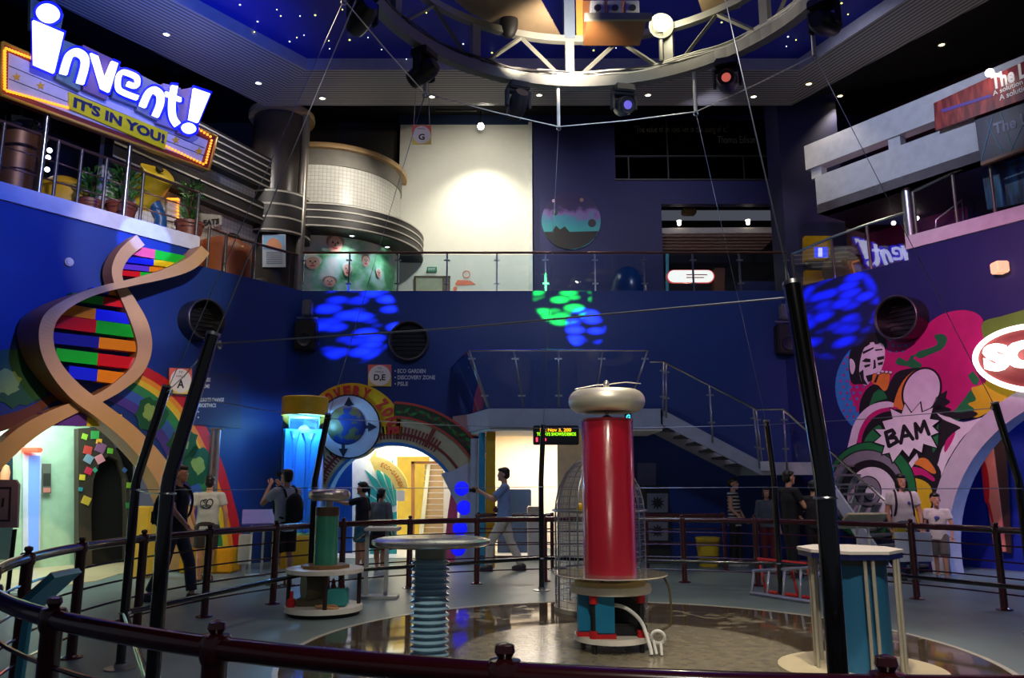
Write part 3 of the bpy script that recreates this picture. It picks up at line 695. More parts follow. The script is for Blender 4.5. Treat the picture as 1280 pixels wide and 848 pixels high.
# BAM burst
def star(cx, cy, pts): return [(cx+x, cy+y) for x, y in pts]
burst = [(1103,527),(1116,524),(1113,511),(1127,518),(1131,505),(1139,517),(1150,504),(1152,516),(1166,510),(1162,524),(1174,526),(1165,533),(1173,541),(1163,545),(1171,560),(1154,555),(1152,566),(1142,560),(1136,571),(1128,562),(1116,578),(1112,566),(1103,568),(1106,557),(1093,553),(1102,545),(1094,537),(1107,537)]
rp([[((x-1133)*1.07+1133, (y-541)*1.07+541) for x, y in burst]], .058, BK, .004); rp([burst], .061, WH, .004)
for pl_ in ([(1107,541),(1111,558)],[(1107,541),(1115,538),(1118,542),(1111,548)],[(1111,548),(1119,547),(1122,552),(1112,558)],[(1126,554),(1130,533),(1141,549)],[(1128,546),(1137,544)],[(1146,548),(1144,530),(1151,540),(1155,527),(1161,543)]):
    for (xa, ya), (xb_, yb_) in zip(pl_, pl_[1:]):
        L_ = sqrt((xb_-xa)**2+(yb_-ya)**2); nx, ny = -(yb_-ya)/L_*2.3, (xb_-xa)/L_*2.3
        rp([[(xa+nx,ya+ny),(xb_+nx,yb_+ny),(xb_-nx,yb_-ny),(xa-nx,ya-ny)]], .064, BK, .003)
    for (xa, ya) in pl_: rp([circ(xa, ya, 2.3, 2.3, 14)], .0645, BK, .003)
for l in ([(1170,497),(1184,488),(1182,498),(1188,502),(1180,508),(1190,512),(1172,514),(1166,506)],): rp([l], .036, BK, .003)
solo(mbm, 'pop_art_mural', PM, 'pop art mural of a shouting man, megaphone and BAM starburst on the right wall', 'mural')
# arch surround
mb = MB()
lo = lambda r: math.asin(max(-1, -arc_c[1]/r))
def arcline(r, n=48):
    a = lo(r); return [WR.w(arc_c[0]+r*cos(t), max(0, arc_c[1]+r*sin(t)), .1) for t in [pi-a+(2*a-pi)*i/n for i in range(n+1)]]
A_, B_ = arcline(ARC_OUT), arcline(ARC_IN-.035)
for i in range(len(A_)-1):
    f = [A_[i], A_[i+1], B_[i+1], B_[i]]; mb.add(f+[p-WR.n*.42 for p in f], [(0,1,2,3),(7,6,5,4),(0,4,5,1),(2,6,7,3)], False)
solo(mb, 'arch_surround', mat('arch_grey_white', (186,186,200), .5), 'thick pale grey arch framing the right doorway', 'arch')
# room behind the arch
M_rblue = mat('arch_room_blue', (22,50,170), .45)
mb = MB(); mb.plate([[WR.w(a,z,-1.6) for a,z in ((1.5,0),(4.15,0),(4.15,3.6),(1.5,3.6))]], WR.n, .1); struct(mb, 'wall_arch_room', M_rblue)
mb = MB(); mb.plate([[WR.w(4.15,0,-1.6), WR.w(4.15,0,-5), WR.w(4.15,3.6,-5), WR.w(4.15,3.6,-1.6)]], WR.u, .08); struct(mb, 'wall_arch_return', mat('arch_return_dark', (44,36,34), .6))
mb = MB(); mb.plate([[WR.w(a,z,-3.2) for a,z in ((4.2,0),(13,0),(13,3.6),(4.2,3.6))]], WR.n, .1); struct(mb, 'wall_arch_far', mat('arch_far_blue', (36,84,190), .5))
mb = MB(); q = [WR.w(1.5,0,-.3), WR.w(13,0,-.3), WR.w(13,0,-5), WR.w(1.5,0,-5)]; mb.plate([[p+V((0,0,3.6)) for p in q]], (0,0,-1), .1); struct(mb, 'ceiling_arch_room', mat('arch_room_ceiling', (70,66,100), .7))
P9 = Plane(WR.w(0,0,-1.5), WR.u, WR.n)
t = thing('pink_poster_board', 'tall pink poster board with red figure inside the right arch', 'poster', tuple(P9.p(1236,690)))
mb = MB(); pxplate(mb, P9, [[(1226,571),(1240,552),(1257,690),(1243,690)]], .06, .04); mb.build('board', mat('poster_salmon', (232,150,128), .5), t)
mb = MB(); pxplate(mb, P9, [sm([(1226,573),(1232,580),(1236,600),(1236,625),(1232,629),(1230,620),(1228,600)], 3, True)], .072, .01); pxplate(mb, P9, [[(1233,628),(1236,627),(1246,668),(1244,669)]], .072, .01); mb.build('figure_print', M_red, t)
mb = MB(); pxplate(mb, P9, [[(1240,545),(1256,545),(1264,692),(1256,692)]], .02, .06); solo(mb, 'dark_post', mat('post_brown', (60,46,40), .5), 'dark brown upright behind the pink poster board', 'post')
# oval sign
t = thing('oval_neon_sign', 'glowing oval sign with white rim and letters SO on the right wall', 'sign', tuple(WR.p(1290,447,.2)))
mb = MB(); pxplate(mb, WR, [circ(1303,448,83,41,64)], .22, .2); mb.build('panel', mat('sign_rust', (120,52,48), .5), t)
mb = MB(); mb.tube([WR.p(x, y, .25) for x, y in circ(1303,448,84,41,72)], .045, 10, closed=True); mb.build('neon_rim', glow('neon_white', (255,232,225), 3.2), t)
mb = MB(); pxtext(mb, WR, 'SO', 1230, 1308, 431, 466, .3, .07, depth=.08, yb=(423,458)); mb.build('letter', glow('letter_white', (255,246,242), 3.5), t)
mb = MB(); c = WR.p(1254,336,0); mb.bbox(c+WR.n*.12, (.22,.22,.2), .02); solo(mb, 'wall_lamp', glow('lamp_peach', (255,190,150), .9), 'small box lamp high on the purple part of the right wall', 'lamp')
# ================================================================ gateway on the back wall
GP = Plane((0, YB-.55), (1,0), (0,-1))
t = thing('discovery_gateway', 'arched gateway with globe, railway track and leafy band at the eco garden entrance', 'gateway', tuple(GP.p(490,704)))
gx, gy = 490, 640
def gfront(loop, off, th, name, m, mi=None):
    mb = MB(); pxplate(mb, GP, [loop], off, th); return mb.build(name, m, t)
aL, aR = -pi+.0, -.52
gfront(arcband(gx,gy,86,120,-pi-.42,-.50), .0, .35, 'track_arch', mat('arch_cream', (196,180,140), .5))
gfront(arcband(gx,gy,83,87,-pi-.42,-.52), .02, .4, 'inner_edge', mat('arch_edge_blue', (40,120,200), .4))
mb = MB(); pxplate(mb, GP, [arcband(gx,gy,119,136,-1.55,-.52)], .03, .36, 0); mb.build('leafy_band', mat('leafy_dark', (46,60,30), .5), t)
mb = MB(); pxplate(mb, GP, [arcband(gx,gy,135,138,-1.55,-.52)], .05, .38, 0); pxplate(mb, GP, [arcband(gx,gy,117.5,120,-1.55,-.52)], .05, .02, 0); mb.build('red_edging', mat('edging_red', (190,60,46), .5), t)
mb = MB(); rr = random.Random(3)
for i in range(26):
    a = -1.5+i*.037; r0 = 127+rr.uniform(-4,4); x, y = gx+r0*cos(a), gy+r0*sin(a); b = a+rr.uniform(.6,2.4)
    pxplate(mb, GP, [[(x+6*cos(b), y+6*sin(b)), (x+2.2*cos(b+1.57), y+2.2*sin(b+1.57)), (x-5*cos(b), y-5*sin(b)), (x-2.2*cos(b+1.57), y-2.2*sin(b+1.57))]], .04+.002*(i % 5), .004, i % 2)
mb.build('leaves', [mat('gate_leaf', (40,130,50), .5), mat('gate_leaf2', (96,66,40), .5)], t)
mb = MB()
pxplate(mb, GP, [arcband(gx,gy,96,99.5,-pi-.4,-.54)], .012, .01); 
for i in range(58):
    a = -pi-.36+i*.0445; L = 9 if i % 9 else 18; w = .011 if i % 9 else .024
    pxplate(mb, GP, [[(gx+91*cos(a-w), gy+91*sin(a-w)), (gx+(98+L)*cos(a-w), gy+(98+L)*sin(a-w)), (gx+(98+L)*cos(a+w), gy+(98+L)*sin(a+w)), (gx+91*cos(a+w), gy+91*sin(a+w))]], .02, .008)
mb.build('track', mat('track_maroon', (130,44,44), .5), t)
gfront([(gx-121,650),(gx-85,650),(gx-86,706),(gx-123,706)], 0, .35, 'left_pier', mat('arch_cream', ()))
gfront([(551,592),(563,590),(596,574),(600,706),(568,706),(575,640)], .04, .4, 'right_pier', mat('pier_grey', (176,180,196), .5))
gfront([(566,600),(572,628),(568,706),(553,706),(560,640)], .02, .2, 'pink_panel', mat('panel_pink', (224,84,120), .5))
for x, y in ((577,611),(580,635),(575,661),(573,686)):
    mb = MB(); c = GP.p(x,y,.04); mb.lathe([(0,.05),(.1,.045),(.14,.02),(.15,0)], c, 28, axis=GP.n); mb.build('blue_lamp', glow('lamp_blue', (14,20,240), .9), t)
gc = (436, 533.5)
mb = MB(); pxplate(mb, GP, [arcband(440,541,38,62,-pi-.1,.05)], .02, .4); mb.build('title_arc', M_yellow, t)
mb = MB(); word = 'DISCOVERY ZONE'
for i, ch in enumerate(word):
    if ch == ' ': continue
    a = -pi*1.02+ (i+.5)*(pi*1.04)/len(word); c = GP.p(440+51.5*cos(a), 541+51.5*sin(a), .04); u = V((-sin(a),0,-cos(a))); w = V((cos(a),0,-sin(a)))
    text(mb, ch, c, u, w, .25, .16 if ch != 'I' else .06, .06, .02)
mb.build('lettering', M_letr, t)
mb = MB(); pxplate(mb, GP, [circ(gc[0],gc[1],39.6,40.4)], .06, .4); mb.build('globe_rim', mat('rim_black', (24,24,34), .5), t)
mb = MB(); pxplate(mb, GP, [circ(gc[0],gc[1],38,38.6)], .075, .3); mb.build('globe_disc', mat('disc_white', (200,204,224), .5), t)
mb = MB(); c = GP.p(433,532,.06); r = 24.5/FOC*16.6; mb.ell(c, (r,.12,r), n=28)
def earth_mat():
    m = bpy.data.materials.new('painted_earth'); m.use_nodes = True; nt = m.node_tree; b = nt.nodes['Principled BSDF']
    tc = nt.nodes.new('ShaderNodeTexCoord'); nz = nt.nodes.new('ShaderNodeTexNoise'); nz.inputs['Scale'].default_value = 3.2; nz.inputs['Detail'].default_value = 5
    rp_ = nt.nodes.new('ShaderNodeValToRGB'); e = rp_.color_ramp; e.elements[0].position = .52; e.elements[0].color = (*lin((24,62,150)),1); e.elements[1].position = .56; e.elements[1].color = (*lin((104,110,80)),1)
    nt.links.new(tc.outputs['Object'], nz.inputs['Vector']); nt.links.new(nz.outputs['Fac'], rp_.inputs[0]); nt.links.new(rp_.outputs[0], b.inputs['Base Color']); b.inputs['Roughness'].default_value = .4
    return m
mb.build('earth_globe', earth_mat(), t)
for (x, y, a) in ((436,504,-pi/2),(463,534,0),(429,564,pi/2)):
    mb = MB(); L = lambda f, s: (x+f*cos(a)-s*sin(a), y+f*sin(a)+s*cos(a))
    pxplate(mb, GP, [[L(8,0), L(-3,6), L(-3,2), L(-8,2), L(-8,-2), L(-3,-2), L(-3,-6)]], .09, .012)
    mb.build('arrow', mat('arrow_navy', (20,28,56), .5), t)
# ---- eco garden room
ez = 2.9
mb = MB(); mb.box((GP.p(490,600).x+.4, YB+3.6, 1.6), (5, .1, 3.2)); struct(mb, 'wall_eco_back', mat('eco_yellow', (246,206,70), .5))
mb = MB(); mb.box((GP.p(490,600).x+.4, YB+1.95, 2.95), (5, 3.3, .1)); struct(mb, 'ceiling_eco', M_white)
mb = MB(); mb.box((GP.p(490,600).x+.4, YB+1.95, .006), (5, 3.3, .012)); struct(mb, 'floor_eco', mat('eco_floor', (200,206,210), .3))
mb = MB(); mb.box((GP.p(440,600).x-.9, YB+1.95, 1.5), (.1, 3.3, 3)); struct(mb, 'wall_eco_left', mat('eco_blue', (30,100,200), .5))
mb = MB(); mb.box((GP.p(590,600).x+.2, YB+1.95, 1.5), (.1, 3.3, 3)); struct(mb, 'wall_eco_right', mat('eco_yellow', ()))
EP = Plane((0, YB+.9), (1,0), (0,-1))
mb = MB(); pxplate(mb, EP, [[(405,548),(440,570),(440,692),(405,692)]], 0, .05); solo(mb, 'blue_screen_wall', mat('screen_blue', (16,86,180), .4), 'flat blue screen wall inside the gateway behind the cylinder tank', 'screen')
t = thing('fan_leaf_panel', 'white panel with teal fan leaf inside the eco garden entrance', 'panel', tuple(EP.p(470,692)))
EP2 = Plane((0, YB+1.3), (1,0), (0,-1))
mb = MB(); pxplate(mb, EP2, [[(438,560),(496,556),(496,694),(438,694)]], 0, .05); mb.build('panel', mat('panel_white', (230,238,240), .5), t)
mb = MB(); lx, ly = 496, 640
for i in range(7):
    a0_, a1_ = pi+.02+i*.225, pi+.18+i*.225; Rl = 50+6*sin(i*.5)
    pxplate(mb, EP2, [[(lx+8*cos(a0_), ly+8*sin(a0_)), (lx+Rl*.7*cos(a0_-.01), ly+1.35*Rl*.7*sin(a0_-.01)), (lx+Rl*cos((a0_+a1_)/2), ly+1.35*Rl*sin((a0_+a1_)/2)), (lx+Rl*.7*cos(a1_+.01), ly+1.35*Rl*.7*sin(a1_+.01)), (lx+8*cos(a1_), ly+8*sin(a1_))]], .01, .008)
pxplate(mb, EP2, [[(470,645),(496,640),(496,694),(462,694)]], .01, .008)
mb.build('leaf', mat('leaf_teal', (40,160,160), .5), t)
t = thing('arrow_banner', 'curved yellow arrow sign lettered ECO-GARDEN inside the gateway', 'sign', tuple(EP.p(495,600)))
EP3 = Plane((0, YB+1.1), (1,0), (0,-1))
mb = MB(); pxplate(mb, EP3, [circ(461,618,50,48,24,-1.38,-.18)+circ(461,618,33,32,24,-.18,-1.28)+[(470,592),(462,575),(470,562)]], 0, .03); mb.build('banner', mat('banner_yellow', (250,226,130), .5), t)
mb = MB()
for i, ch in enumerate('ECO-GARDEN'):
    a = -1.15+i*.1; c = EP3.p(461+41.5*cos(a), 618+40*sin(a), .012); text(mb, ch, c, V((-sin(a),0,-cos(a))), V((cos(a),0,-sin(a))), .1 if ch != '-' else .025, .06, .02)
mb.build('lettering', mat('lettering_orange', (210,110,40), .5), t)
mb = MB(); c0 = EP3.p(540,577,-1.2); t = thing('slatted_shutter', 'brown slatted shutter beside a leaning pale frame in the eco garden', 'shutter', tuple(EP3.p(540,690,-1.2)))
mb = MB(); pxplate(mb, EP3, [[(514,577),(518,577),(518,692),(514,692)]], -1.2, .06); pxplate(mb, EP3, [[(514,577),(555,577),(555,580),(514,580)]], -1.2, .06); mb.build('frame', mat('shutter_frame', (136,86,40), .5), t)
mb = MB()
for i in range(15): pxplate(mb, EP3, [[(531-i*.4,581+i*7.2),(554,581+i*7.2),(554,587+i*7.2),(531-i*.4,587+i*7.2)]], -1.18, .04)
mb.build('slats', mat('shutter_slat', (150,122,84), .5), t)
mb = MB(); pxplate(mb, EP3, [[(534,580),(538,580),(527,690),(521,690)]], -1.1, .05); mb.build('leaning_frame', mat('frame_pale', (190,186,160), .4), t)
mb = MB(); c = EP3.p(501,620,-.02); mb.bbox(c, (.18,.04,.24), .01); solo(mb, 'notice_card', M_sgnw, 'small white notice on the yellow wall under the arrow sign', 'notice')
mb = MB(); pxtext(mb, EP, 'B', 477, 483, 557, 565, -.98, .03); pxplate(mb, EP, [[(465,561),(470,557),(470,559.5),(475,560),(475,563),(471,561.8),(470,564)]], -.98, .006)
o = solo(mb, 'hall_letter', M_letr, 'red letter B with arrow above the eco garden entrance', 'lettering')
mb = MB(); pxplate(mb, EP, [[(440,545),(565,545),(565,571),(440,571)]], -1.0, .06); struct(mb, 'wall_eco_lintel', mat('lintel_white', (214,216,206), .5))
# ---- cylinder tank
TC = GP.p(375, 690, .5); tx, ty = TC.x, YB-1.25
TC = at(375, 640, ty); tx = TC.x
zc0, zc1 = at(375,520,ty).z, at(375,497,ty).z; zb0 = at(375,668,ty).z
t = thing('cylinder_tank', 'tall clear blue-lit cylinder tank with yellow cap and base beside the gateway', 'tank', (tx, ty, 0))
mb = MB(); mb.lathe([(0,zc1),(.44,zc1),(.46,zc1-.02),(.46,zc0),(0,zc0)], (tx,ty,0), 40); mb.build('cap', M_yellow, t)
mb = MB(); mb.lathe([(0,zb0),(.47,zb0),(.5,zb0-.05),(.5,0)], (tx,ty,0), 40); mb.build('base', M_yellow, t)
mb = MB(); mb.lathe([(.43,zb0),(.43,zc0)], (tx,ty,0), 40); mb.build('tube', thin_glass('tank_glass', (170,215,245), 1.0, .16, (110,180,240)), t)
mb = MB(); mb.lathe([(0,zc0-.01),(.3,zc0-.01),(.3,zc0-.04),(0,zc0-.04)], (tx,ty,0), 24); mb.build('lamp', glow('tank_lamp', (120,220,255), 5.), t)
mb = MB(); mb.lathe([(.16,zc0-.35),(.07,zc0-.55),(.045,zc0-1.0),(.05,zb0)], (tx+.1,ty,0), 18); mb.lathe([(.12,zc0-.3),(.05,zc0-.55),(.03,zc0-1.1),(.04,zb0)], (tx-.2,ty+.1,0), 18); mb.build('inner_funnel', thin_glass('funnel_glass', (190,225,250), 1., .25, (130,190,245)), t)
mb = MB(); mb.lathe([(.40,zb0),(.40,zc0-.25)], (tx,ty,0), 32, a0=.2, a1=pi-.2); mb.build('back_panel', mat('tank_back_blue', (60,140,215), .4), t)
# ================================================================ bridge and stair on the back wall
M_deck = mat('bridge_paint', (176,180,190), .45); M_und = mat('bridge_soffit_white', (228,226,220), .5)
br = thing('stair_bridge', 'grey viewing bridge with glass sides and a stair running down to the right', 'stair', tuple(at(700,520,15.6).xy.to_3d()))
DF = 15.2
zt_ = at(700,511,DF).z; zb_ = at(700,535,DF).z
pL = at(611,511,DF); pR = at(828,516,DF); 
pB = on_z(587,518,zt_)
xL2 = pB.x-.15
mb = MB(); mb.plate([[V((p[0],p[1],zt_)) for p in [(pL.x,DF),(pR.x,DF),(pR.x,YB-.05),(xL2-.25,YB-.05),(pB.x,pB.y)]]], (0,0,1), zt_-zb_, 0); mb.build('deck', [M_deck], br)
mb = MB(); mb.plate([[V((p[0],p[1],zb_-.005)) for p in [(pL.x+.02,DF+.05),(pR.x,DF+.05),(pR.x,YB-.05),(xL2-.2,YB-.05),(pB.x+.03,pB.y+.03)]]], (0,0,1), .05); mb.build('soffit', M_und, br)
# leaning glass sides
zr = at(700,438,14.85).z
tl, tr, bl, brr = at(586,438,14.85), at(810,438,14.85), at(611,509,DF), at(786,509,DF)
ttl = on_z(558,466,zr-.02); bbl = V((pB.x,pB.y,zt_))
mb = MB(); mb.tube([ttl, tl, tr], .022, 8); mb.build('handrail', M_chrome, br)
mb = MB(); mb.add([bl, brr, tr, tl], [(0,1,2,3)]); mb.build('glass_panel', M_glass, br)
mb = MB(); mb.add([bbl, bl, tl, ttl], [(0,1,2,3)]); mb.build('glass_panel', thin_glass('side_glass', (190,215,235), 2.2), br)
for k in range(5):
    f = k/4; a, b = bl.lerp(brr, f), tl.lerp(tr, f)
    mb = MB(); mb.tube([a, b], .018, 8)
    for g in (.2, .85): mb.box(a.lerp(b, g), (.14,.03,.03))
    mb.build('post', M_steel, br)
for f in (.05, .5):
    a, b = bl.lerp(bbl, f), tl.lerp(ttl, f); mb = MB(); mb.tube([a, b], .018, 8); mb.build('post', M_steel, br)
# flight 1
sA = at(829,516,DF); zl = at(985,578,DF).z; xl_ = at(953,578,DF).x; xl2 = at(1034,580,DF).x
mb = MB()
prof = [(sA.x-.05,zt_),(xl_,zl),(xl_,zl-.26),(sA.x-.05,zt_-.30)]
for yy in (DF, YB-.2):
    mb = MB(); mb.plate([[V((x, yy, z)) for x, z in prof]], (0,-1,0), .06); mb.build('stringer', M_deck, br)
mb = MB(); n = 7
for i in range(n): mb.box((sA.x+(xl_-sA.x)*(i+.5)/n, (DF+YB)/2, zt_+(zl-zt_)*(i+1)/n-.03), ((xl_-sA.x)/n+.04, YB-DF-.3, .05))
mb.build('treads', mat('tread_grey', (96,98,104), .5), br)
mb = MB(); mb.box(((xl_+xl2)/2, (DF+YB)/2, zl-.12), (xl2-xl_, YB-DF-.1, .24)); mb.build('landing', M_deck, br)
# flight 2, to the floor
e2 = V((at(1118,690,14.2).x, 14.2, 0)); s2 = V((xl2-.1, DF+.2, zl))
mb = MB(); d2 = V((e2.x-s2.x, e2.y-s2.y, 0)); side = V((-d2.y, d2.x, 0)).normalized()
for o_ in (0, 1.5):
    a, b = s2+side*o_, e2+side*o_; mb = MB()
    mb.add([a, a-V((0,0,.28)), b-d2.normalized()*.35, b, a+side*.06, a-V((0,0,.28))+side*.06, b-d2.normalized()*.35+side*.06, b+side*.06], [(0,1,2,3),(7,6,5,4),(0,3,7,4),(1,5,6,2)])
    mb.build('stringer', M_deck, br)
mb = MB()
for i in range(11):
    c = s2.lerp(e2, (i+.5)/11)+side*.78; c.z = zl*(1-(i+1)/11)+.0+.12
    mb.box(c, (d2.length/11+.04, 1.45, .04), Matrix.Rotation(atan2(d2.y,d2.x),3,'Z'))
mb.build('treads', mat('tread_grey', ()), br)
hr = [at(812,452,DF), at(829,452,DF), at(945,512,DF), at(979,512,DF), V((0,0,0))]
hr[4] = at(1117,636,14.3)
mb = MB(); mb.tube(hr, .024, 8); mb.build('handrail', M_chrome, br)
foot = [V((sA.x-.35,DF,zt_)), V((sA.x,DF,zt_)), V((xl_,DF,zl)), V((hr[3].x,DF,zl))]
for a, b, c, d in ((hr[0],hr[1],foot[1],foot[0]),(hr[1],hr[2],foot[2],foot[1]),(hr[2],hr[3],foot[3],foot[2])):
    mb = MB(); mb.add([a-V((0,0,.06)), b-V((0,0,.06)), c+V((0,0,.1)), d+V((0,0,.1))], [(0,1,2,3)]); mb.build('glass_panel', M_glass, br)
mb = MB(); mb.add([hr[3]-V((0,0,.06)), hr[4]-V((0,0,.06)), V((e2.x-.1,14.3,.1)), foot[3]+V((.2,0,.05))], [(0,1,2,3)]); mb.build('glass_panel', M_glass, br)
for p, q in ((hr[1], foot[1]), (hr[1].lerp(hr[2],.03), foot[1].lerp(foot[2],.03)), (hr[1].lerp(hr[2],.5), foot[1].lerp(foot[2],.5)), (hr[2].lerp(hr[1],.03), foot[2].lerp(foot[1],.03)), (hr[2], foot[2]), (hr[3], foot[3])):
    mb = MB(); mb.tube([p, q-V((0,0,.15))], .018, 8)
    for g in (.2, .75): mb.box(p.lerp(q, g), (.13,.03,.03))
    mb.build('post', M_steel, br)
mb = MB(); c = at(957,583,DF-.02); mb.bbox(c, (.2,.04,.18), .008); solo(mb, 'notice_card', M_sgnw, 'small white card fixed at the foot of the stair stringer', 'notice')
mb = MB(); c = at(785,522,DF-.06); mb.box(c, (.13,.05,.15)); text(mb, 'G', c+V((0,-.035,0)), (1,0,0), (0,0,1), .1, .08, .04, .02, mi=1)
solo(mb, 'deck_letter_sign', [M_blackm, glow('cyan_lit', (70,220,230), 1.6)], 'tiny cyan lit letter sign on the bridge edge above the red coil', 'sign')
# bridge columns
for (x0, x1, d, c, lab, cat_) in ((598,606.5,15.75,(40,150,200),'pale blue square column under the left end of the bridge','column'),(607.5,619,15.55,(216,170,20),'yellow square column under the left end of the bridge','column')):
    a, b = at(x0,600,d), at(x1,600,d); w_ = b.x-a.x
    mb = MB(); mb.bbox(((a.x+b.x)/2, d+w_/2, (zb_-.06)/2), (w_, w_, zb_-.06), .01); solo(mb, 'square_column', mat('col_%d' % x0, c, .45), lab, cat_)
mb = MB(); a = at(593,600,16.2); mb.box((a.x, 16.2, 1.25), (.16,.1,2.5)); solo(mb, 'pale_panel', mat('pier_grey', ()), 'pale grey panel between the gateway and the blue column', 'panel')
# staff room behind the bridge
M_rw = mat('room_white', (224,218,210), .6, vary=.02)
sx0, sx1 = at(560,600,20).x, at(760,600,20).x
mb = MB(); mb.box(((sx0+sx1)/2, 20.2, 1.6), (sx1-sx0+1, .1, 3.2)); struct(mb, 'wall_staff_back', M_rw)
mb = MB(); mb.box((xs0-.45, 18.7, 1.6), (.1, 3, 3.2)); struct(mb, 'wall_staff_left', M_rw)
mb = MB(); mb.box((xs1+.05, 18.7, 1.6), (.1, 3, 3.2)); struct(mb, 'wall_staff_right', M_rw)
mb = MB(); mb.box(((sx0+sx1)/2, 18.7, zs+.06), (sx1-sx0, 3, .1)); struct(mb, 'ceiling_staff', M_rw)
a, b = at(697,600,17.6), at(738,600,17.6)
mb = MB(); mb.box(((a.x+b.x)/2, 17.7, zs/2), (b.x-a.x, .12, zs)); struct(mb, 'wall_staff_partition', mat('room_white2', (240,234,224), .6))
a, b = at(622,612,18.6), at(664,612,18.6)
mb = MB(); mb.bbox(((a.x+b.x)/2, 18.75, a.z/2), (b.x-a.x, .3, a.z), .02); mb.box((a.x+.35*(b.x-a.x), 18.595, a.z/2), (.012,.02,a.z-.1), mi=1); solo(mb, 'navy_cabinet', [mat('cabinet_navy', (24,52,96), .45), M_blackm], 'tall navy cabinet in the white room behind the walking man', 'cabinet')
mb = MB(); c = at(634,541,17.9); mb.bbox(c, (.62,.2,.08), .02); solo(mb, 'ceiling_air_vent', mat('vent_dark', (60,58,58), .5), 'dark slot air vent on the ceiling of the white room', 'vent')
mb = MB(); c = at(668,660,17.3); mb.bbox((c.x,17.4,.55), (.3,.4,1.1), .02); solo(mb, 'white_pedestal', mat('pedestal_white', (214,206,206), .5), 'white waist-high pedestal right of the navy cabinet', 'pedestal')
# LED board
t = thing('led_board', 'black LED message board with orange and green lines under the bridge', 'sign', tuple(at(695,556,14.9)))
a, b = at(666.5,532,14.9), at(724,556,14.9)
mb = MB(); mb.bbox(((a.x+b.x)/2, 15.0, (a.z+b.z)/2), (b.x-a.x, .16, a.z-b.z), .015); mb.build('housing', M_blackm, t)
LP_ = Plane((0,14.91),(1,0),(0,-1))
for s, x0, x1, y0, y1, m in (('Sat Nov 3, 200',675,714,535.5,540.5,glow('led_orange',(255,170,20),2.2)),('TODAYS SHOWS/DEMOS',671,720,540.8,545,glow('led_green',(150,240,20),2.0)),('10',670,683,547,552.5,glow('led_red',(255,60,90),2.0))):
    mb = MB(); pxtext(mb, LP_, s, x0, x1, y0, y1, .01, .02); mb.build('led_line', m, t)
for x in (675, 716):
    p = at(x,532,15.0); mb = MB(); mb.cyl(p, V((p.x,p.y,zb_)), .012); mb.build('hanger', M_steel, t)
# ================================================================ arena railing
RX, RY, RR = 1.4, 7.95, 5.5
def rpos(a, z, r=RR): return V((RX+r*cos(R(a)), RY+r*sin(R(a)), z))
ra = thing('arena_railing', 'maroon steel ring railing around the demonstration floor', 'railing', (RX,RY,0))
mb = MB(); mb.tube([rpos(i*2,1.0) for i in range(180)], .042, 12, closed=True); mb.build('top_rail', M_maroon, ra)
for z in (.2,.4,.6,.8):
    mb = MB(); mb.tube([rpos(i*3,z) for i in range(120)], .011, 6, closed=True); mb.build('thin_rail', M_maroon, ra)
for k in range(30):
    a = 3+12*k; p = rpos(a,0); mb = MB()
    mb.lathe([(0,0),(.1,0),(.1,.012),(.06,.02),(.046,.03),(.046,.94),(.05,.95),(.05,.97)], p, 14); mb.lathe([(.052,.95),(.058,.97),(.058,1.03),(.05,1.045),(.022,1.05),(.034,1.068),(.03,1.09),(0,1.1)], p, 14)
    q = mb.build('post', M_maroon, ra)
# ---- bent guard poles, bars and cables
PX, PY, PR = 1.2, 7.8, 4.55
PADJ = {230:(226,4.55),185:(187,4.66),140:(146,4.55),95:(99.5,4.55),50:(55,4.55),5:(13,4.55),275:(271,4.55)}
def pol(a, r, z):
    a, k = PADJ[a]; r = r-PR+k; return V((PX+r*cos(R(a)), PY+r*sin(R(a)), z))
names = {230:'thick black bent pole at the left front of the arena',185:'black bent pole left of the arena behind the thick left pole',140:'black bent pole beside the small green coil',95:'upright-looking black pole in front of the white room',50:'black bent pole far right near the leaning ladder',5:'black bent pole at the right edge by the arch',275:'thick black bent pole at the right front beside the blue drum'}
BEND, TOPZ, LEAN = 1.64, 2.48, .2
for a, lab in names.items():
    t = thing('bent_pole', lab, 'pole', tuple(pol(a,PR,0)), 0, 'bent guard poles around the arena')
    mb = MB(); pts = [pol(a,PR,.01), pol(a,PR,BEND-.06), pol(a,PR-.006,BEND), pol(a,PR-.02,BEND+.06), pol(a,PR-LEAN,TOPZ)]
    mb.tube(pts, .04, 16); mb.build('tube', M_black, t)
    mb = MB(); p = pol(a,PR,0); mb.lathe([(0,0),(.13,0),(.13,.012),(.05,.02),(.05,.05)], p, 18); mb.build('base_plate', M_steel, t)
    mb = MB(); d = (pts[-1]-pts[-2]).normalized(); mb.cyl(pts[-1], pts[-1]+d*.02, .043); mb.torus(pts[-1]-d*.05+(p-V((PX,PY,0))).normalized()*-.06, .022, .006, 14, 6, (1,0,0)); mb.build('end_cap', M_steel, t)
    for z, r_ in ((BEND-.1,.006),(.47,.01)):
        mb = MB(); mb.torus(pol(a,PR,z), .043, r_, 16, 6); mb.build('collar', M_steel, t)
order = [230,185,140,95,50,5]
labs = {230:'black glossy bar from the thick left pole to the pole behind it',185:'black glossy bar low between the left pole and the small green coil',140:'black glossy bar low behind the ribbed insulator',95:'black glossy bar low behind the red coil',50:'black glossy bar low in front of the mother and boy'}
for i in range(5):
    a, b = order[i], order[i+1]
    mb = MB(); mb.tube([pol(a,PR,.47).lerp(pol(b,PR,.47), f) for f in (.01,.5,.99)], .026, 12); solo(mb, 'guard_bar', M_black, labs[a], 'bar', 'low guard bars between the bent poles')
M_wire = mat('steel_cable', (150,156,170), .35, .9, vary=0)
full = [275,230,185,140,95,50,5]
def near(a): return {230:'left front pole',185:'left rear pole',140:'pole by the green coil',95:'pole before the white room',50:'far right pole',5:'right edge pole',275:'right front pole'}[a]
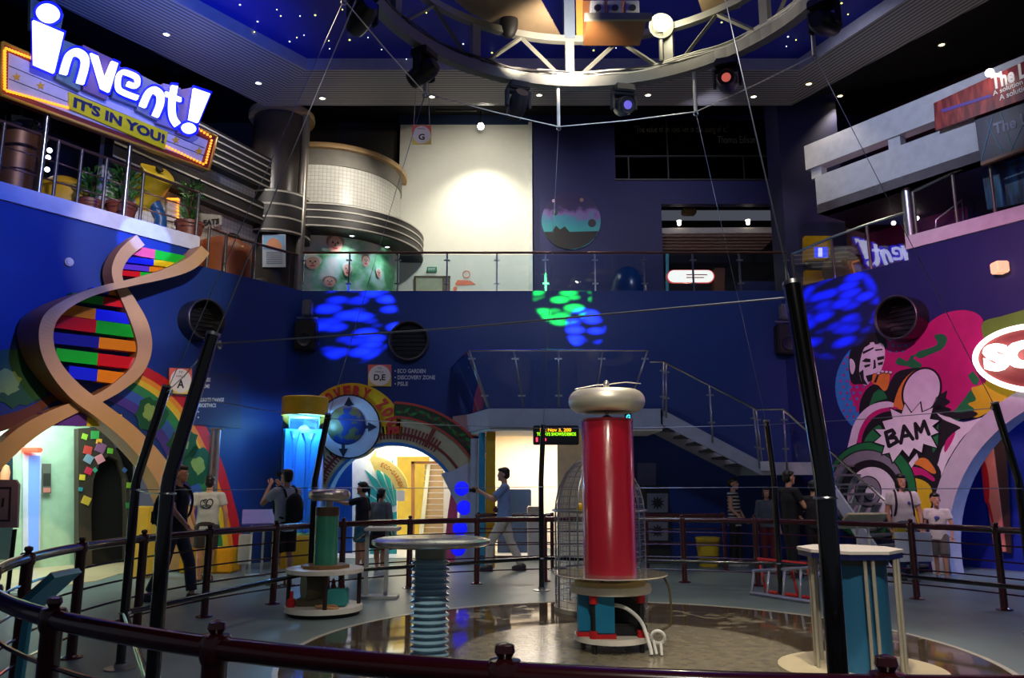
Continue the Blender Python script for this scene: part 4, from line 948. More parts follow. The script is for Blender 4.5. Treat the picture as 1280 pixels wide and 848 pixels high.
def top(a): return pol(a,PR-LEAN,TOPZ-.05)
pairs = [(275,230),(230,185),(185,140),(140,95),(95,50),(50,5)]
for a, b in pairs:
    mb = MB(); mb.tube([top(a), top(a).lerp(top(b),.5)-V((0,0,.02)), top(b)], .005, 6); solo(mb, 'guard_cable', M_wire, 'overhead thin cable, %s to %s' % (near(a), near(b)), 'cable', 'high cables between the pole tops')
    if a != 275:
        mb = MB(); p, q = pol(a,PR,BEND-.1), pol(b,PR,BEND-.1); mb.tube([p, p.lerp(q,.5)-V((0,0,.015)), q], .005, 6); solo(mb, 'guard_cable', M_wire, 'head-height thin cable, %s to %s' % (near(a), near(b)), 'cable', 'head-height cables between the poles')
# ================================================================ red tesla coil in the middle
TX, TY = at(765,812,8.05).x, 8.05
def Z(y, d=TY, x=765): return at(x,y,d).z
def W_(px, d): return px/FOC*d*.975
t = thing('tesla_coil', 'tall red-wound tesla coil with silver torus top at the middle of the arena', 'tesla coil', (TX,TY,.012))
M_pw = mat('plate_white', (222,218,204), .4)
zl0 = .10; zl1 = Z(733); zd = Z(717); zc = Z(526); zt0, zt1 = Z(517), Z(487)
mb = MB(); mb.lathe([(0,zl0),(W_(46,TY),zl0),(W_(46,TY),zl0+.05),(0,zl0+.05)], (TX,TY,0), 40); mb.build('lower_plate', M_pw, t)
mb = MB(); mb.lathe([(0,zl1-.05),(W_(49,TY),zl1-.05),(W_(50,TY),zl1-.02),(W_(49,TY),zl1+.02),(0,zl1+.02)], (TX,TY,0), 40); mb.build('upper_plate', M_pw, t)
mb = MB(); mb.lathe([(0,zl1+.02),(W_(44,TY),zl1+.02),(W_(44,TY),zl1+.06),(0,zl1+.06)], (TX,TY,0), 12); mb.build('wooden_deck', mat('ply_pale', (206,184,132), .5), t)
mb = MB(); mb.lathe([(0,zd-.012),(W_(69,TY),zd-.012),(W_(70,TY),zd-.004),(W_(69,TY),zd+.004),(0,zd+.004)], (TX,TY,0), 56); mb.build('acrylic_disc', thin_glass('acrylic_pale', (226,222,204), 1.6, .6, (206,198,176)), t)
M_rl = mat('leg_red', (190,30,34), .35)
for k in range(4):
    a = R(45+90*k+8); x, y = TX+W_(41,TY)*cos(a), TY+W_(41,TY)*sin(a)
    mb = MB(); mb.cyl((x,y,.012), (x,y,zl1), .026); lg = mb.build('leg', M_blackm, t)
    for z0, z1 in ((zl0+.05,zl0+.12),(zl1-.13,zl1-.05)):
        mb = MB(); mb.cyl((x,y,z0), (x,y,z1), .042); mb.build('collar', M_rl, lg)
def coil_mat(name, c, pitch):
    m = bpy.data.materials.new(name); m.use_nodes = True; nt = m.node_tree; b = nt.nodes['Principled BSDF']
    b.inputs['Base Color'].default_value = (*lin(c), 1); b.inputs['Roughness'].default_value = .22; b.inputs['Coat Weight'].default_value = .7; b.inputs['Coat Roughness'].default_value = .1
    tc = nt.nodes.new('ShaderNodeTexCoord'); wv = nt.nodes.new('ShaderNodeTexWave'); wv.bands_direction = 'Z'; wv.inputs['Scale'].default_value = pitch; wv.inputs['Distortion'].default_value = .3; wv.inputs['Detail'].default_value = 2
    nt.links.new(tc.outputs['Object'], wv.inputs['Vector']); bp = nt.nodes.new('ShaderNodeBump'); bp.inputs['Strength'].default_value = .25; bp.inputs['Distance'].default_value = .006
    nt.links.new(wv.outputs['Fac'], bp.inputs['Height']); nt.links.new(bp.outputs['Normal'], b.inputs['Normal']); return m
rc = W_(33,TY)
mb = MB(); mb.lathe([(0,zd+.004),(rc,zd+.004),(rc*.985,zc),(rc*.97,zc+.005),(0,zc+.005)], (TX,TY,0), 56); mb.build('winding', coil_mat('red_winding', (158,22,42), 34), t)
mb = MB(); mb.lathe([(rc*.985,zc-.015),(rc*1.01,zc-.01),(rc*1.01,zc+.012),(rc*.9,zc+.014)], (TX,TY,0), 48); mb.build('top_ring', mat('ring_darkred', (120,26,34), .3), t)
mb = MB(); mb.cyl((TX,TY,zc), (TX,TY,zt1), .02); mb.lathe([(.03,zc),(.06,zc+.03),(.015,zc+.06)], (TX,TY,0), 16); mb.build('neck', M_steel, t)
mr_ = (zt1-zt0)/2*.93; Rm = W_(49,TY)-mr_
mb = MB(); mb.torus((TX,TY,(zt0+zt1)/2), Rm, mr_, 56, 20); mb.lathe([(0,(zt0+zt1)/2+.03),(Rm,(zt0+zt1)/2+.03),(Rm,(zt0+zt1)/2-.03),(0,(zt0+zt1)/2-.03)], (TX,TY,0), 40); mb.build('torus', mat('spun_aluminium', (226,220,200), .42, .55, vary=.05), t)
mb = MB(); mb.ell((TX-.0,TY,zt1+.05), (.032,.032,.045)); mb.tube([(TX-.33,TY-.02,zt1+.0),(TX-.1,TY,zt1+.045),(TX,TY,zt1+.05),(TX+.2,TY,zt1+.075),(TX+.36,TY,zt1+.06)], .006, 6); mb.build('breakout_point', mat('pale_metal', (206,204,196), .3, .8), t)
for dx, dy in ((-.24,-.02),(-.1,-.14)):
    mb = MB(); h = .36; mb.bbox((TX+dx,TY+dy-.06,zl0+.09+h/2), (.2,.17,h), .012); cb = mb.build('capacitor', mat('capacitor_teal', (18,120,160), .35), t)
    mb = MB(); mb.lathe([(.02,0),(.035,.01),(.025,.03),(.035,.05),(.025,.07),(.03,.1),(.012,.12)], (TX+dx,TY+dy-.06,zl0+.09+h), 14); mb.build('bushing', mat('bushing_brown', (110,36,26), .3), cb)
    mb = MB(); mb.box((TX+dx,TY+dy-.06,zl0+.07), (.22,.19,.04)); mb.build('foot', M_rl, cb)
mb = MB(); mb.lathe([(0,-.1),(.17,-.1),(.19,-.06),(.19,.06),(.17,.1),(0,.1)], (TX+.14,TY+.02,zl0+.26), 24, axis=(.4,1,0)); mb.bbox((TX+.16,TY-.02,zl0+.1), (.34,.26,.12), .02); mb.build('transformer', mat('motor_black', (24,24,26), .4), t)
mb = MB(); mb.tube(sm([(TX-.02,TY-.2,zl0+.35),(TX+.12,TY-.26,zl0+.32),(TX+.25,TY-.3,zl0+.2),(TX+.31,TY-.36,.1),(TX+.32,TY-.38,.03)],5), .018, 8); mb.build('white_cable', mat('cable_white', (220,220,214), .4), t)
mb = MB(); mb.torus((TX+.4,TY-.3,.17), .06, .016, 20, 8, (.2,1,.3)); mb.tube([(TX+.35,TY-.33,.15),(TX+.37,TY-.36,.03)], .014, 8); mb.tube([(TX+.42,TY-.33,.12),(TX+.42,TY-.36,.02)], .014, 8); mb.build('cable_loop', mat('cable_white', ()), t)
mb = MB(); mb.tube(sm([(TX+.5,TY,zd),(TX+.58,TY,zd-.15),(TX+.58,TY-.02,zd-.45),(TX+.52,TY-.02,zl0+.1),(TX+.4,TY,zl0+.05)],5), .012, 8); mb.build('hose', mat('hose_olive', (74,66,40), .5), t)
# ================================================================ ribbed insulator stand
D_ = 5.15; IX = at(539,672,D_).x
t = thing('insulator_column', 'blue ribbed insulator column carrying a thin round steel plate', 'insulator', (IX,D_,.012))
ztop = at(539,673,D_).z
mb = MB(); r1 = W_(73,D_); mb.lathe([(0,ztop),(r1-.03,ztop),(r1,ztop-.012),(r1,ztop-.03),(r1-.02,ztop-.045),(0,ztop-.04)], (IX,D_,0), 64); mb.build('top_plate', mat('plate_aluminium', (196,196,190), .22, .9), t)
mb = MB(); mb.lathe([(.1,ztop-.04),(.1,ztop-.12),(.085,ztop-.14)], (IX,D_,0), 32); mb.build('cap', mat('cap_grey', (140,134,120), .4), t)
mb = MB(); pr = []; z = ztop-.14; n = 27; st = (z-.05)/n
for i in range(n):
    pr += [(.100,z-i*st),(.103,z-i*st-st*.25),(.117,z-i*st-st*.45),(.123,z-i*st-st*.58),(.122,z-i*st-st*.7),(.115,z-i*st-st*.8),(.101,z-i*st-st*.88)]
pr += [(.1,.05),(.15,.04),(.15,0),(0,0)]
mb.lathe(pr, (IX,D_,.012), 40); mb.build('ribbed_porcelain', mat('porcelain_blue', (136,172,190), .18, coat=.7, vary=.03), t)
# ================================================================ small green coil, left
GX, GY = at(404,767,10.15).x, 10.15
def Zg(y): return at(404,y,GY).z
t = thing('small_coil', 'small green coil with silver ring on a round two-tier white trolley', 'tesla coil', (GX,GY,0))
rg = W_(47,GY)
mb = MB(); mb.lathe([(0,.05),(rg,.05),(rg,.11),(0,.11)], (GX,GY,0), 40); mb.build('lower_shelf', M_pw, t)
mb = MB(); mb.lathe([(0,0),(rg*.9,0),(rg*.95,.05),(0,.05)], (GX,GY,0), 40); mb.build('plinth', M_blackm, t)
zs1 = Zg(712)
mb = MB(); mb.lathe([(0,zs1-.03),(rg,zs1-.03),(rg,zs1+.02),(0,zs1+.02)], (GX,GY,0), 40); mb.build('upper_shelf', M_pw, t)
for k in range(4):
    a = R(15+90*k); x, y = GX+rg*.9*cos(a), GY+rg*.9*sin(a); mb = MB(); mb.cyl((x,y,.11), (x,y,zs1-.03), .026); mb.build('leg', mat('leg_brownblack', (40,24,24), .35), t)
mb = MB(); mb.lathe([(0,0),(W_(30,GY),0),(W_(30,GY),.04),(0,.04)], (GX,GY,zs1+.02), 8); mb.build('wooden_base', mat('wood_brown', (124,92,52), .5), t)
rgc = W_(14.5,GY); zg1 = Zg(645); zg2 = Zg(634)
mb = MB(); mb.lathe([(0,0),(rgc,0),(rgc,zg1-zs1-.06),(0,zg1-zs1-.06)], (GX,GY,zs1+.06), 36); mb.build('winding', coil_mat('green_winding', (52,140,112), 34), t)
mb = MB(); mb.lathe([(rgc,zg1),(rgc*1.02,zg1),(rgc*1.02,zg2),(0,zg2)], (GX,GY,0), 36); mb.build('top_collar', mat('collar_brown', (84,62,46), .4), t)
mb = MB(); zg3, zg4 = Zg(626.5), Zg(611.5); rm = (zg4-zg3)/2; mb.torus((GX+.02,GY,(zg3+zg4)/2), W_(26,GY)-rm, rm, 48, 14); mb.cyl((GX+.02,GY,zg2),(GX+.02,GY,zg3+.05),.05); mb.lathe([(0,(zg3+zg4)/2),(W_(24,GY)-rm,(zg3+zg4)/2)], (GX+.02,GY,0), 24); mb.build('torus', mat('ribbed_aluminium', (200,190,180), .3, .8, bump=.3, scale=30), t)
mb = MB(); mb.lathe([(0,-.14),(.2,-.14),(.22,-.08),(.22,.08),(.2,.14),(0,.14)], (GX-.12,GY,.34), 24, axis=(1,.5,0)); mb.bbox((GX-.12,GY,.15), (.4,.34,.1), .02); mb.build('motor', mat('motor_olive', (66,62,44), .5), t)
mb = MB(); mb.bbox((GX+.2,GY-.12,.225), (.24,.2,.2), .015); cb = mb.build('battery_box', mat('box_teal', (54,150,150), .45), t)
for dx in (-.06,.05):
    mb = MB(); mb.lathe([(.03,0),(.035,.02),(.022,.05),(.03,.08),(0,.12)], (GX+.2+dx,GY-.12,.325), 12); mb.build('bushing', mat('bushing_brown', ()), cb)
mb = MB(); mb.bbox((GX-.35,GY-.2,.16), (.09,.09,.1), .01); mb.cyl((GX-.35,GY-.2,.2),(GX-.35,GY-.2,.3),.02); mb.build('red_terminal', M_rl, t)
mb = MB(); mb.tube(sm([(GX+.0,GY-.3,.12),(GX+.1,GY-.38,.13),(GX+.25,GY-.36,.12),(GX+.18,GY-.28,.14),(GX-.02,GY-.36,.14)],5), .016, 8); mb.tube(sm([(GX+.06,GY-.2,zs1),(GX+.1,GY-.24,.45),(GX+.08,GY-.2,.32)],5), .008, 6); mb.build('loose_cable', mat('cable_tan', (176,130,84), .5), t)
# ================================================================ blue drum, right
BX, BY = at(1080,838,7.05).x, 7.1
def Zb(y): return at(1076,y,BY).z
zt2 = Zb(688)
t = thing('drum_table', 'blue drum under a pale octagonal top ringed by clear acrylic rods', 'drum', (BX,BY,.012))
mb = MB(); mb.lathe([(0,0),(W_(96,BY),0),(W_(96,BY),.03),(0,.03)], (BX,BY,.012), 48); mb.build('base_disc', mat('base_cream', (196,184,148), .35), t)
mb = MB(); mb.lathe([(0,.03),(W_(37,BY),.03),(W_(37,BY),zt2-.12),(0,zt2-.12)], (BX,BY,.012), 48); mb.build('drum', mat('drum_blue', (38,106,146), .4, vary=.06), t)
mb = MB(); mb.lathe([(0,zt2-.11),(W_(40,BY),zt2-.11),(W_(40,BY),zt2-.06),(0,zt2-.06)], (BX,BY,0), 32); mb.build('drum_collar', mat('collar_grey', (70,76,78), .4), t)
mb = MB(); mb.lathe([(0,zt2-.05),(W_(60,BY),zt2-.05),(W_(60,BY),zt2-.005),(0,zt2-.005)], (BX-.03,BY,0), 8, a0=R(22.5), a1=R(382.5), smooth=False); mb.build('top_rim', mat('rim_navy', (28,34,84), .3), t)
mb = MB(); mb.lathe([(0,zt2-.005),(W_(61,BY),zt2-.005),(W_(61,BY),zt2+.02),(0,zt2+.02)], (BX-.03,BY,0), 8, a0=R(22.5), a1=R(382.5), smooth=False); mb.build('top', mat('top_pale', (206,200,190), .35, bump=.2, scale=25), t)
M_acr = thin_glass('acrylic_rod', (222,216,196), 2.2, .5, (220,212,190))
for k in range(8):
    for dd in (-5, 5):
        a = R(-94+45*k+dd); x, y = BX+W_(52,BY)*cos(a), BY+W_(52,BY)*sin(a)
        mb = MB(); mb.cyl((x,y,.042), (x,y,zt2-.05), .016, 10); mb.build('acrylic_rod', M_acr, t)
# ================================================================ wire cage
KX, KY = at(752,764,10.35).x, 10.4; kr = W_(56,KY)
t = thing('wire_cage', 'domed wire cage of hoops and rings standing behind the red coil', 'cage', (KX,KY,.012))
ktop = at(752,569,KY).z
def kp(a, s):
    """s 0..1 up a hoop: straight side then dome"""
    zst = ktop-kr*1.25
    if s < .6: return V((KX+kr*cos(a), KY+kr*sin(a), .02+(zst-.02)*s/.6))
    b = (s-.6)/.4*pi/2; return V((KX+kr*cos(b)*cos(a), KY+kr*cos(b)*sin(a), zst+kr*1.25*sin(b)))
for k in range(5):
    a = pi*k/5+.35; mb = MB(); mb.tube([kp(a, s/14) for s in range(15)]+[kp(a+pi, s/14) for s in range(13,-1,-1)], .014 if k in (0,) else .010, 8); mb.build('hoop', M_steel, t)
for z, r in ((.5,1.04),(1.25,1.04),(.03,1.0)):
    mb = MB(); mb.torus((KX,KY,z), kr*r, .014, 40, 8); mb.build('ring', M_steel, t)
mb = MB()
for i in range(30):
    s = i/30; p = kp(0, s); r = p.x-KX; mb.torus((KX,KY,p.z), max(.02,r), .0035, 32, 4)
for k in range(28): mb.tube([kp(2*pi*k/28, s/10) for s in range(11)], .0028, 4)
mb.build('wire_mesh', M_steel, t)
mb = MB(); mb.lathe([(0,.0),(kr*1.03,.0),(kr*1.03,.05),(0,.05)], (KX,KY,.012), 40); mb.build('base', mat('cage_base', (150,144,128), .4), t)
mb = MB(); c = at(725,636,KY-.3); mb.ell(c, (.05,.05,.07)); solo(mb, 'yellow_tag', M_yellow, 'small yellow tag hanging on the wire cage', 'tag')
# ================================================================ ladders
def ladder(name, label, pts, m, rungs, group):
    a, b, c, d = pts; t = thing(name, label, 'ladder', tuple(V(((a.x+b.x)/2,(a.y+b.y)/2,0))), 0, group)
    for p, q in ((a,b),(d,c)):
        mb = MB(); mb.tube([p, q], .026, 6, smooth=False); mb.build('rail', m, t)
    for i in range(rungs):
        f = .02+.96*i/(rungs-1); mb = MB(); mb.tube([a.lerp(b,f), d.lerp(c,f)], .019, 8); mb.build('rung', m, t)
l0, l1 = floor_at(938,744), floor_at(1024,757)
l0.z = l1.z = .03
u0 = at(941,714,l0.y+.12); u1 = at(1024,709,l1.y+.12)
ladder('ladder', 'silver aluminium ladder lying on its side near the blue drum', (l0,l1,u1,u0), mat('aluminium', (190,192,200), .35, .8), 5, 'ladders lying on the arena floor')
sh = V((.05,.5,0)); a_, b_ = l0.lerp(l1,.35)+sh, l0.lerp(l1,1.1)+sh; a_.z = b_.z = .03
ladder('ladder', 'red painted ladder lying behind the silver ladder', (a_,b_,b_+V((-.05,.1,.45)),a_+V((-.05,.1,.45))), mat('ladder_red', (206,52,44), .4), 4, 'ladders lying on the arena floor')
# ================================================================ lecterns, boards, small furniture
M_turq = mat('turquoise_paint', (60,160,180), .35)
lx = V((at(27,800,5.0).x, 5.0, 0)); t = thing('reading_stand', 'turquoise reading stand with tilted panel at the left foreground', 'stand', tuple(lx))
hA, hB = at(38,762,5.0), at(86,719,5.0)
mb = MB(); mb.lathe([(0,0),(.14,0),(.14,.015),(.045,.03)], lx, 20); mb.build('base', M_turq, t)
mb = MB(); mb.tube([lx+V((0,0,.02)), V((lx.x+.02,5.0,hA.z-.12)), V((hA.x,5.0,hA.z))], .03, 8); mb.build('post', M_turq, t)
ax = (hB-hA).normalized(); nn = V((-ax.z,0,ax.x)); mb = MB(); c = (hA+hB)/2
mb.add([hA+V((0,-.15,0)), hB+V((0,-.15,0)), hB+V((0,.15,0)), hA+V((0,.15,0))]+[p+nn*.035 for p in [hA+V((0,-.15,0)), hB+V((0,-.15,0)), hB+V((0,.15,0)), hA+V((0,.15,0))]], [(0,1,2,3),(7,6,5,4),(0,4,5,1),(1,5,6,2),(2,6,7,3),(3,7,4,0)]); mb.build('tray', M_turq, t)
mb = MB(); q = [hA.lerp(hB,.06)+V((0,-.13,0)), hA.lerp(hB,.97)+V((0,-.13,0)), hA.lerp(hB,.97)+V((0,.13,0)), hA.lerp(hB,.06)+V((0,.13,0))]; q = [p+nn*.037 for p in q]; mb.plate([[p+nn*.012 for p in q]], nn, .012); mb.build('printed_sheet', mat('sheet_pinkgrey', (180,150,150), .4), t)
# grey board on post, far left
fb = floor_at(9,746); t = thing('board_on_post', 'grey notice board on a dark post at the far left', 'sign', tuple(fb))
mb = MB(); mb.cyl((fb.x,fb.y,0), (fb.x,fb.y,at(9,662,fb.y).z), .03); mb.lathe([(0,0),(.2,0),(.2,.02),(0,.03)], fb, 20); mb.build('post', M_blackm, t)
FPl = Plane((0,fb.y-.03),(1,0),(0,-1))
mb = MB(); pxplate(mb, FPl, [[(-22,600),(19,600),(23,606),(21,660),(-22,660)]], 0, .05); mb.build('board', mat('board_mauve', (150,122,134), .5), t)
mb = MB(); pxplate(mb, FPl, [[(-14,609),(14,609),(12,652),(-14,652)],[(-12,611),(-12,650),(10,650),(12,611)]], .01, .01); pxtext(mb, FPl, '1', 2, 5, 623, 634, .01, .05); mb.build('print', mat('print_dark', (50,40,50), .5), t)
# pale steel frame stand behind insulator
fs_ = floor_at(474,748); M_pg = mat('pale_grey_steel', (176,180,178), .4)
t = thing('frame_stand', 'pale steel frame stand just left of the ribbed insulator', 'stand', tuple(fs_))
zf = at(474,664,fs_.y).z; xa, xb = at(457,740,fs_.y).x, at(482,740,fs_.y).x
mb = MB()
for x in (xa, xb): mb.bbox((x, fs_.y, zf/2), (.055,.055,zf), .006)
mb.build('upright', M_pg, t)
mb = MB(); mb.bbox(((xa+xb)/2+.05, fs_.y, .02), (xb-xa+.25,.3,.04), .006); mb.build('foot', M_pg, t)
mb = MB(); mb.bbox(((xa+xb)/2+.08, fs_.y, zf+.03), (xb-xa+.2,.34,.05), .01); mb.build('tray', mat('tray_pale', (210,206,200), .4), t)
mb = MB(); c = at(452,668,fs_.y); mb.bbox(c, (.24,.3,.05), .01, Matrix.Rotation(R(38),3,'Y').inverted()); mb.build('side_panel', mat('panel_dusty_teal', (60,110,130), .4), t)
# angled information panels
def info_panel(x, y, label, m, name='info_lectern', d=None, w=.55, tilt=35, rz=0, zz=.95):
    f = floor_at(x,y) if d is None else V((at(x,y,d).x,d,0))
    t = thing(name, label, 'lectern', tuple(f), R(rz))
    mb = MB(); mb.bbox((0,0,.01), (.36,.3,.02), .006); mb.cyl((-.1,0,.02),(-.1,0,zz-.08),.02); mb.cyl((.1,0,.02),(.1,0,zz-.08),.02); mb.build('legs', M_pg, t, local=True)
    mb = MB(); mb.bbox((0,0,zz), (w,.42,.04), .008, Matrix.Rotation(R(tilt),3,'X')); mb.build('panel', m, t, local=True)
    return t
info_panel(318, 735, 'purple tilted information panel behind the rail left of the tank', mat('panel_purple', (92,80,170), .4), d=14.2, rz=20, zz=1.0)
info_panel(1082, 712, 'pale tilted information panel behind the blue drum', mat('panel_cream', (190,180,150), .4), d=12.9, rz=190, tilt=35, w=.7, zz=1.0)
mb = MB(); c = at(306,687,13.9); mb.bbox((c.x,c.y,c.z), (.2,.12,.5), .01); mb.box((c.x,c.y,(c.z-.25)/2), (.05,.05,c.z-.25), mi=1); solo(mb, 'white_box_post', [mat('box_offwhite', (204,210,206), .5), M_pg], 'white box on a short post by the rainbow foot', 'box')
mb = MB(); f = floor_at(285,720); mb.bbox((WLm.p(262,715,.7).x, WLm.p(262,715,.7).y, .22), (.95,.5,.44), .03); solo(mb, 'yellow_plinth', mat('plinth_yellow', (222,160,20), .4), 'low yellow plinth at the foot of the rainbow', 'plinth')
mb = MB(); c = WLm.p(176,700,.5); mb.bbox((c.x,c.y,.6), (.34,.3,1.2), .03); solo(mb, 'yellow_pillar', mat('pillar_yellow', (214,186,66), .4), 'yellow pillar at the right foot of the doorway behind the black poles', 'pillar')
# cabinet with fans
FD = 16.3; FPn = Plane((0,FD),(1,0),(0,-1))
a, b = at(805,607,FD), at(839,690,FD)
t = thing('fan_cabinet', 'black display cabinet with two square fan windows right of the red coil', 'cabinet', ((a.x+b.x)/2, FD+.2, 0))
mb = MB(); mb.bbox(((a.x+b.x)/2, FD+.25, a.z/2), (b.x-a.x, .5, a.z), .02); mb.build('body', M_blackm, t)
for y0, y1 in ((617,641),(652,676)):
    mb = MB(); pxplate(mb, FPn, [[(809,y0),(835,y0),(835,y1),(809,y1)]], .02, .03); fr_ = mb.build('window', mat('fan_window_grey', (112,112,124), .4), t)
    mb = MB(); cx_, cy_ = 822, (y0+y1)/2
    pxplate(mb, FPn, [[(cx_+(9 if i % 2 else 4.5)*cos(2*pi*i/20), cy_+(9 if i % 2 else 4.5)*sin(2*pi*i/20)) for i in range(20)]], .035, .012); mb.build('fan', mat('fan_dark', (22,22,30), .4), fr_)
mb = MB(); pxplate(mb, WB, [[(797,579),(820,579),(820,607),(797,607)]], .03, .03); solo(mb, 'grey_wall_panel', mat('panel_greyblue', (100,104,150), .4), 'grey-blue panel on the back wall above the fan cabinet', 'panel')
t = thing('yellow_bin', 'yellow waste bin on the floor behind the railing under the stair', 'bin', tuple(floor_at(886,708)))
p = floor_at(886,708); mb = MB(); mb.lathe([(0,0),(.18,0),(.23,.5),(.24,.5),(.24,.55),(.21,.55),(.2,.45),(0,.4)], p, 24); mb.build('body', mat('bin_yellow', (196,168,34), .5), t)
# straight queue railings further back
def queue_rail(x0, x1, d0, d1, label):
    a, b = V((at(x0,660,d0).x,d0,0)), V((at(x1,660,d1).x,d1,0)); t = thing('queue_railing', label, 'railing', tuple((a+b)/2), 0, 'straight maroon railings behind the arena')
    mb = MB(); mb.tube([a+V((0,0,1.0)), b+V((0,0,1.0))], .036, 10); mb.build('top_rail', M_maroon, t)
    for z in (.25,.5,.75):
        mb = MB(); mb.tube([a+V((0,0,z)), b+V((0,0,z))], .012, 6); mb.build('thin_rail', M_maroon, t)
    n = max(2, int((b-a).length/1.2)+1)
    for i in range(n):
        p = a.lerp(b, i/(n-1)); mb = MB(); mb.lathe([(0,0),(.08,0),(.08,.012),(.036,.03),(.036,1.02),(.03,1.05),(0,1.06)], p, 12); mb.build('post', M_maroon, t)
queue_rail(598, 690, 15.1, 15.1, 'short straight maroon railing in front of the white room')
queue_rail(808, 905, 15.0, 15.0, 'straight maroon railing in front of the fan cabinet and bin')
# ================================================================ circular lighting truss
QX, QY, QR, QZ0, QZ1 = 1.0, 7.85, 2.8, 7.4, 8.1
def qp(a, z, r=QR): return V((QX+r*cos(R(a)), QY+r*sin(R(a)), z))
M_truss = mat('truss_paint', (112,113,104), .45, vary=.08)
tr_ = thing('ring_truss', 'large circular grey steel lighting truss hanging over the arena', 'truss', (QX,QY,QZ0))
mb = MB(); pr = [(QR-.07,QZ0-.08),(QR+.07,QZ0-.08),(QR+.07,QZ0+.08),(QR-.07,QZ0+.08),(QR-.07,QZ0-.08)]
mb.lathe(pr, (QX,QY,0), 96, smooth=False); mb.build('lower_ring', M_truss, tr_)
mb = MB(); pr = [(QR-.05,QZ1-.05),(QR+.05,QZ1-.05),(QR+.05,QZ1+.05),(QR-.05,QZ1+.05),(QR-.05,QZ1-.05)]
mb.lathe(pr, (QX,QY,0), 96, smooth=False); mb.build('upper_ring', M_truss, tr_)
for k in range(12):
    a = 3+30*k; rot = Matrix.Rotation(R(a), 3, 'Z')
    mb = MB(); mb.box(qp(a,(QZ0+QZ1)/2), (.09,.13,QZ1-QZ0), rot); mb.build('upright', M_truss, tr_)
    for s in (-1, 1):
        p, q = qp(a+s*15,QZ1-.04), qp(a+s*2.0,QZ0+.07); mb = MB(); mb.tube([p, q], .033, 4, smooth=False); mb.build('diagonal', M_truss, tr_)
for k, a in enumerate((93, 33, 153, 213, 333)):
    mb = MB(); p = qp(a,QZ1); mb.box((p.x,p.y,(QZ1+10.5)/2), (.14,.16,10.5-QZ1), Matrix.Rotation(R(a),3,'Z')); mb.build('hanger', mat('hanger_bluegrey', (84,96,108), .45), tr_)
for a, b in ((33,153),(3,183),(213,333)):
    p, q = qp(a,QZ1+.1), qp(b,QZ1+.1); d = q-p; mb = MB(); mb.box((p+q)/2, (d.length,.1,.12), Matrix.Rotation(atan2(d.y,d.x),3,'Z')); mb.build('cross_beam', M_truss, tr_)
mb = MB(); p = qp(93,QZ1); mb.box((p.x+.16,p.y,9.3), (.1,.05,2.3)); mb.build('orange_batten', mat('batten_orange', (190,120,50), .5), tr_)
mb = MB(); rr = random.Random(5)
for i in range(7):
    pts = [qp(10+j*6+i*3, QZ0+.1+.03*(i % 3)+.02*sin(j*1.7+i), QR-.03+.03*cos(j+i)) for j in range(14)]
    mb.tube(sm(pts, 3), .014, 6)
mb.build('cable_bundle', mat('cable_pale', (196,196,180), .4), tr_)
mb = MB()
for i in range(4):
    pts = [qp(60+j*7, QZ0+.1+.05*abs(sin(j*.9+i)), QR-.02*i) for j in range(16)]; mb.tube(sm(pts, 3), .011, 6)
mb.build('dark_cables', mat('cable_dark', (40,40,40), .5), tr_)
# tan panels and control platform in the ring
for lab, pts in (('large tan sheet panel inside the ring truss, left of the hanger',[(560,-6),(672,-6),(700,44),(640,40),(590,18)]),('small tan sheet panel inside the ring truss, right of the flood lamp',[(870,-8),(935,-8),(925,10),(880,22)])):
    z = 8.28; mb = MB(); mb.plate([[on_z(x,y,z) for x,y in pts]], (0,0,-1), .03); solo(mb, 'tan_panel', mat('panel_tan', (130,112,86), .6), lab, 'panel', 'sheet panels in the truss')
t = thing('control_platform', 'wooden platform of electrical boxes in the ring truss beside the flood lamp', 'platform', tuple(at(770,40,10.1)))
a, b = at(733,34,10.0), at(806,34,10.0)
mb = MB(); mb.box(((a.x+b.x)/2,10.1,a.z+.02), (b.x-a.x,.7,.06)); mb.box(((a.x+b.x)/2,10.45,a.z+.35), (b.x-a.x,.05,.7)); mb.build('deck', mat('ply_brown', (104,66,30), .5), t)
mb = MB(); mb.box(((a.x+b.x)/2,9.74,a.z-.01), (b.x-a.x+.1,.05,.1)); mb.build('edge_angle', M_truss, t)
for f in (.2,.5,.8):
    mb = MB(); mb.bbox((a.x+(b.x-a.x)*f,10.1,a.z+.25), (.2,.18,.36), .01); c_ = mb.build('control_box', mat('control_grey', (120,124,128), .4), t)
    mb = MB(); mb.cyl((a.x+(b.x-a.x)*f,10.0,a.z+.3),(a.x+(b.x-a.x)*f,9.99,a.z+.3),.05); mb.build('dial', M_blackm, c_)
# moving head lamps under the ring
def moving_head(a, label, tilt, pan, lens):
    p = qp(a,QZ0-.08); t = thing('moving_head_lamp', label, 'stage light', tuple(p), R(pan), 'moving head lamps under the truss')
    mb = MB(); mb.bbox((0,0,-.07), (.3,.26,.12), .02); mb.cyl((0,0,-.0),(0,0,.03),.04); mb.build('base', M_blackm, t, local=True)
    mb = MB()
    for s in (-1,1): mb.bbox((s*.17,0,-.25), (.04,.11,.28), .012)
    mb.bbox((0,0,-.14), (.36,.12,.04), .01); mb.build('yoke', M_blackm, t, local=True)
    rot = Matrix.Rotation(R(tilt),3,'X'); mb = MB(); c = V((0,0,-.32)); ax = rot @ V((0,1,0))
    mb.lathe([(0,-.2),(.09,-.2),(.13,-.12),(.14,.05),(.12,.2),(.115,.22),(.1,.2),(0,.19)], c, 20, axis=ax); h = mb.build('head', mat('head_black', (26,26,30), .4), t, local=True)
    mb = MB(); mb.lathe([(0,.2),(.08,.195),(.1,.19)], c, 20, axis=ax); mb.build('lens', lens, h, local=True)
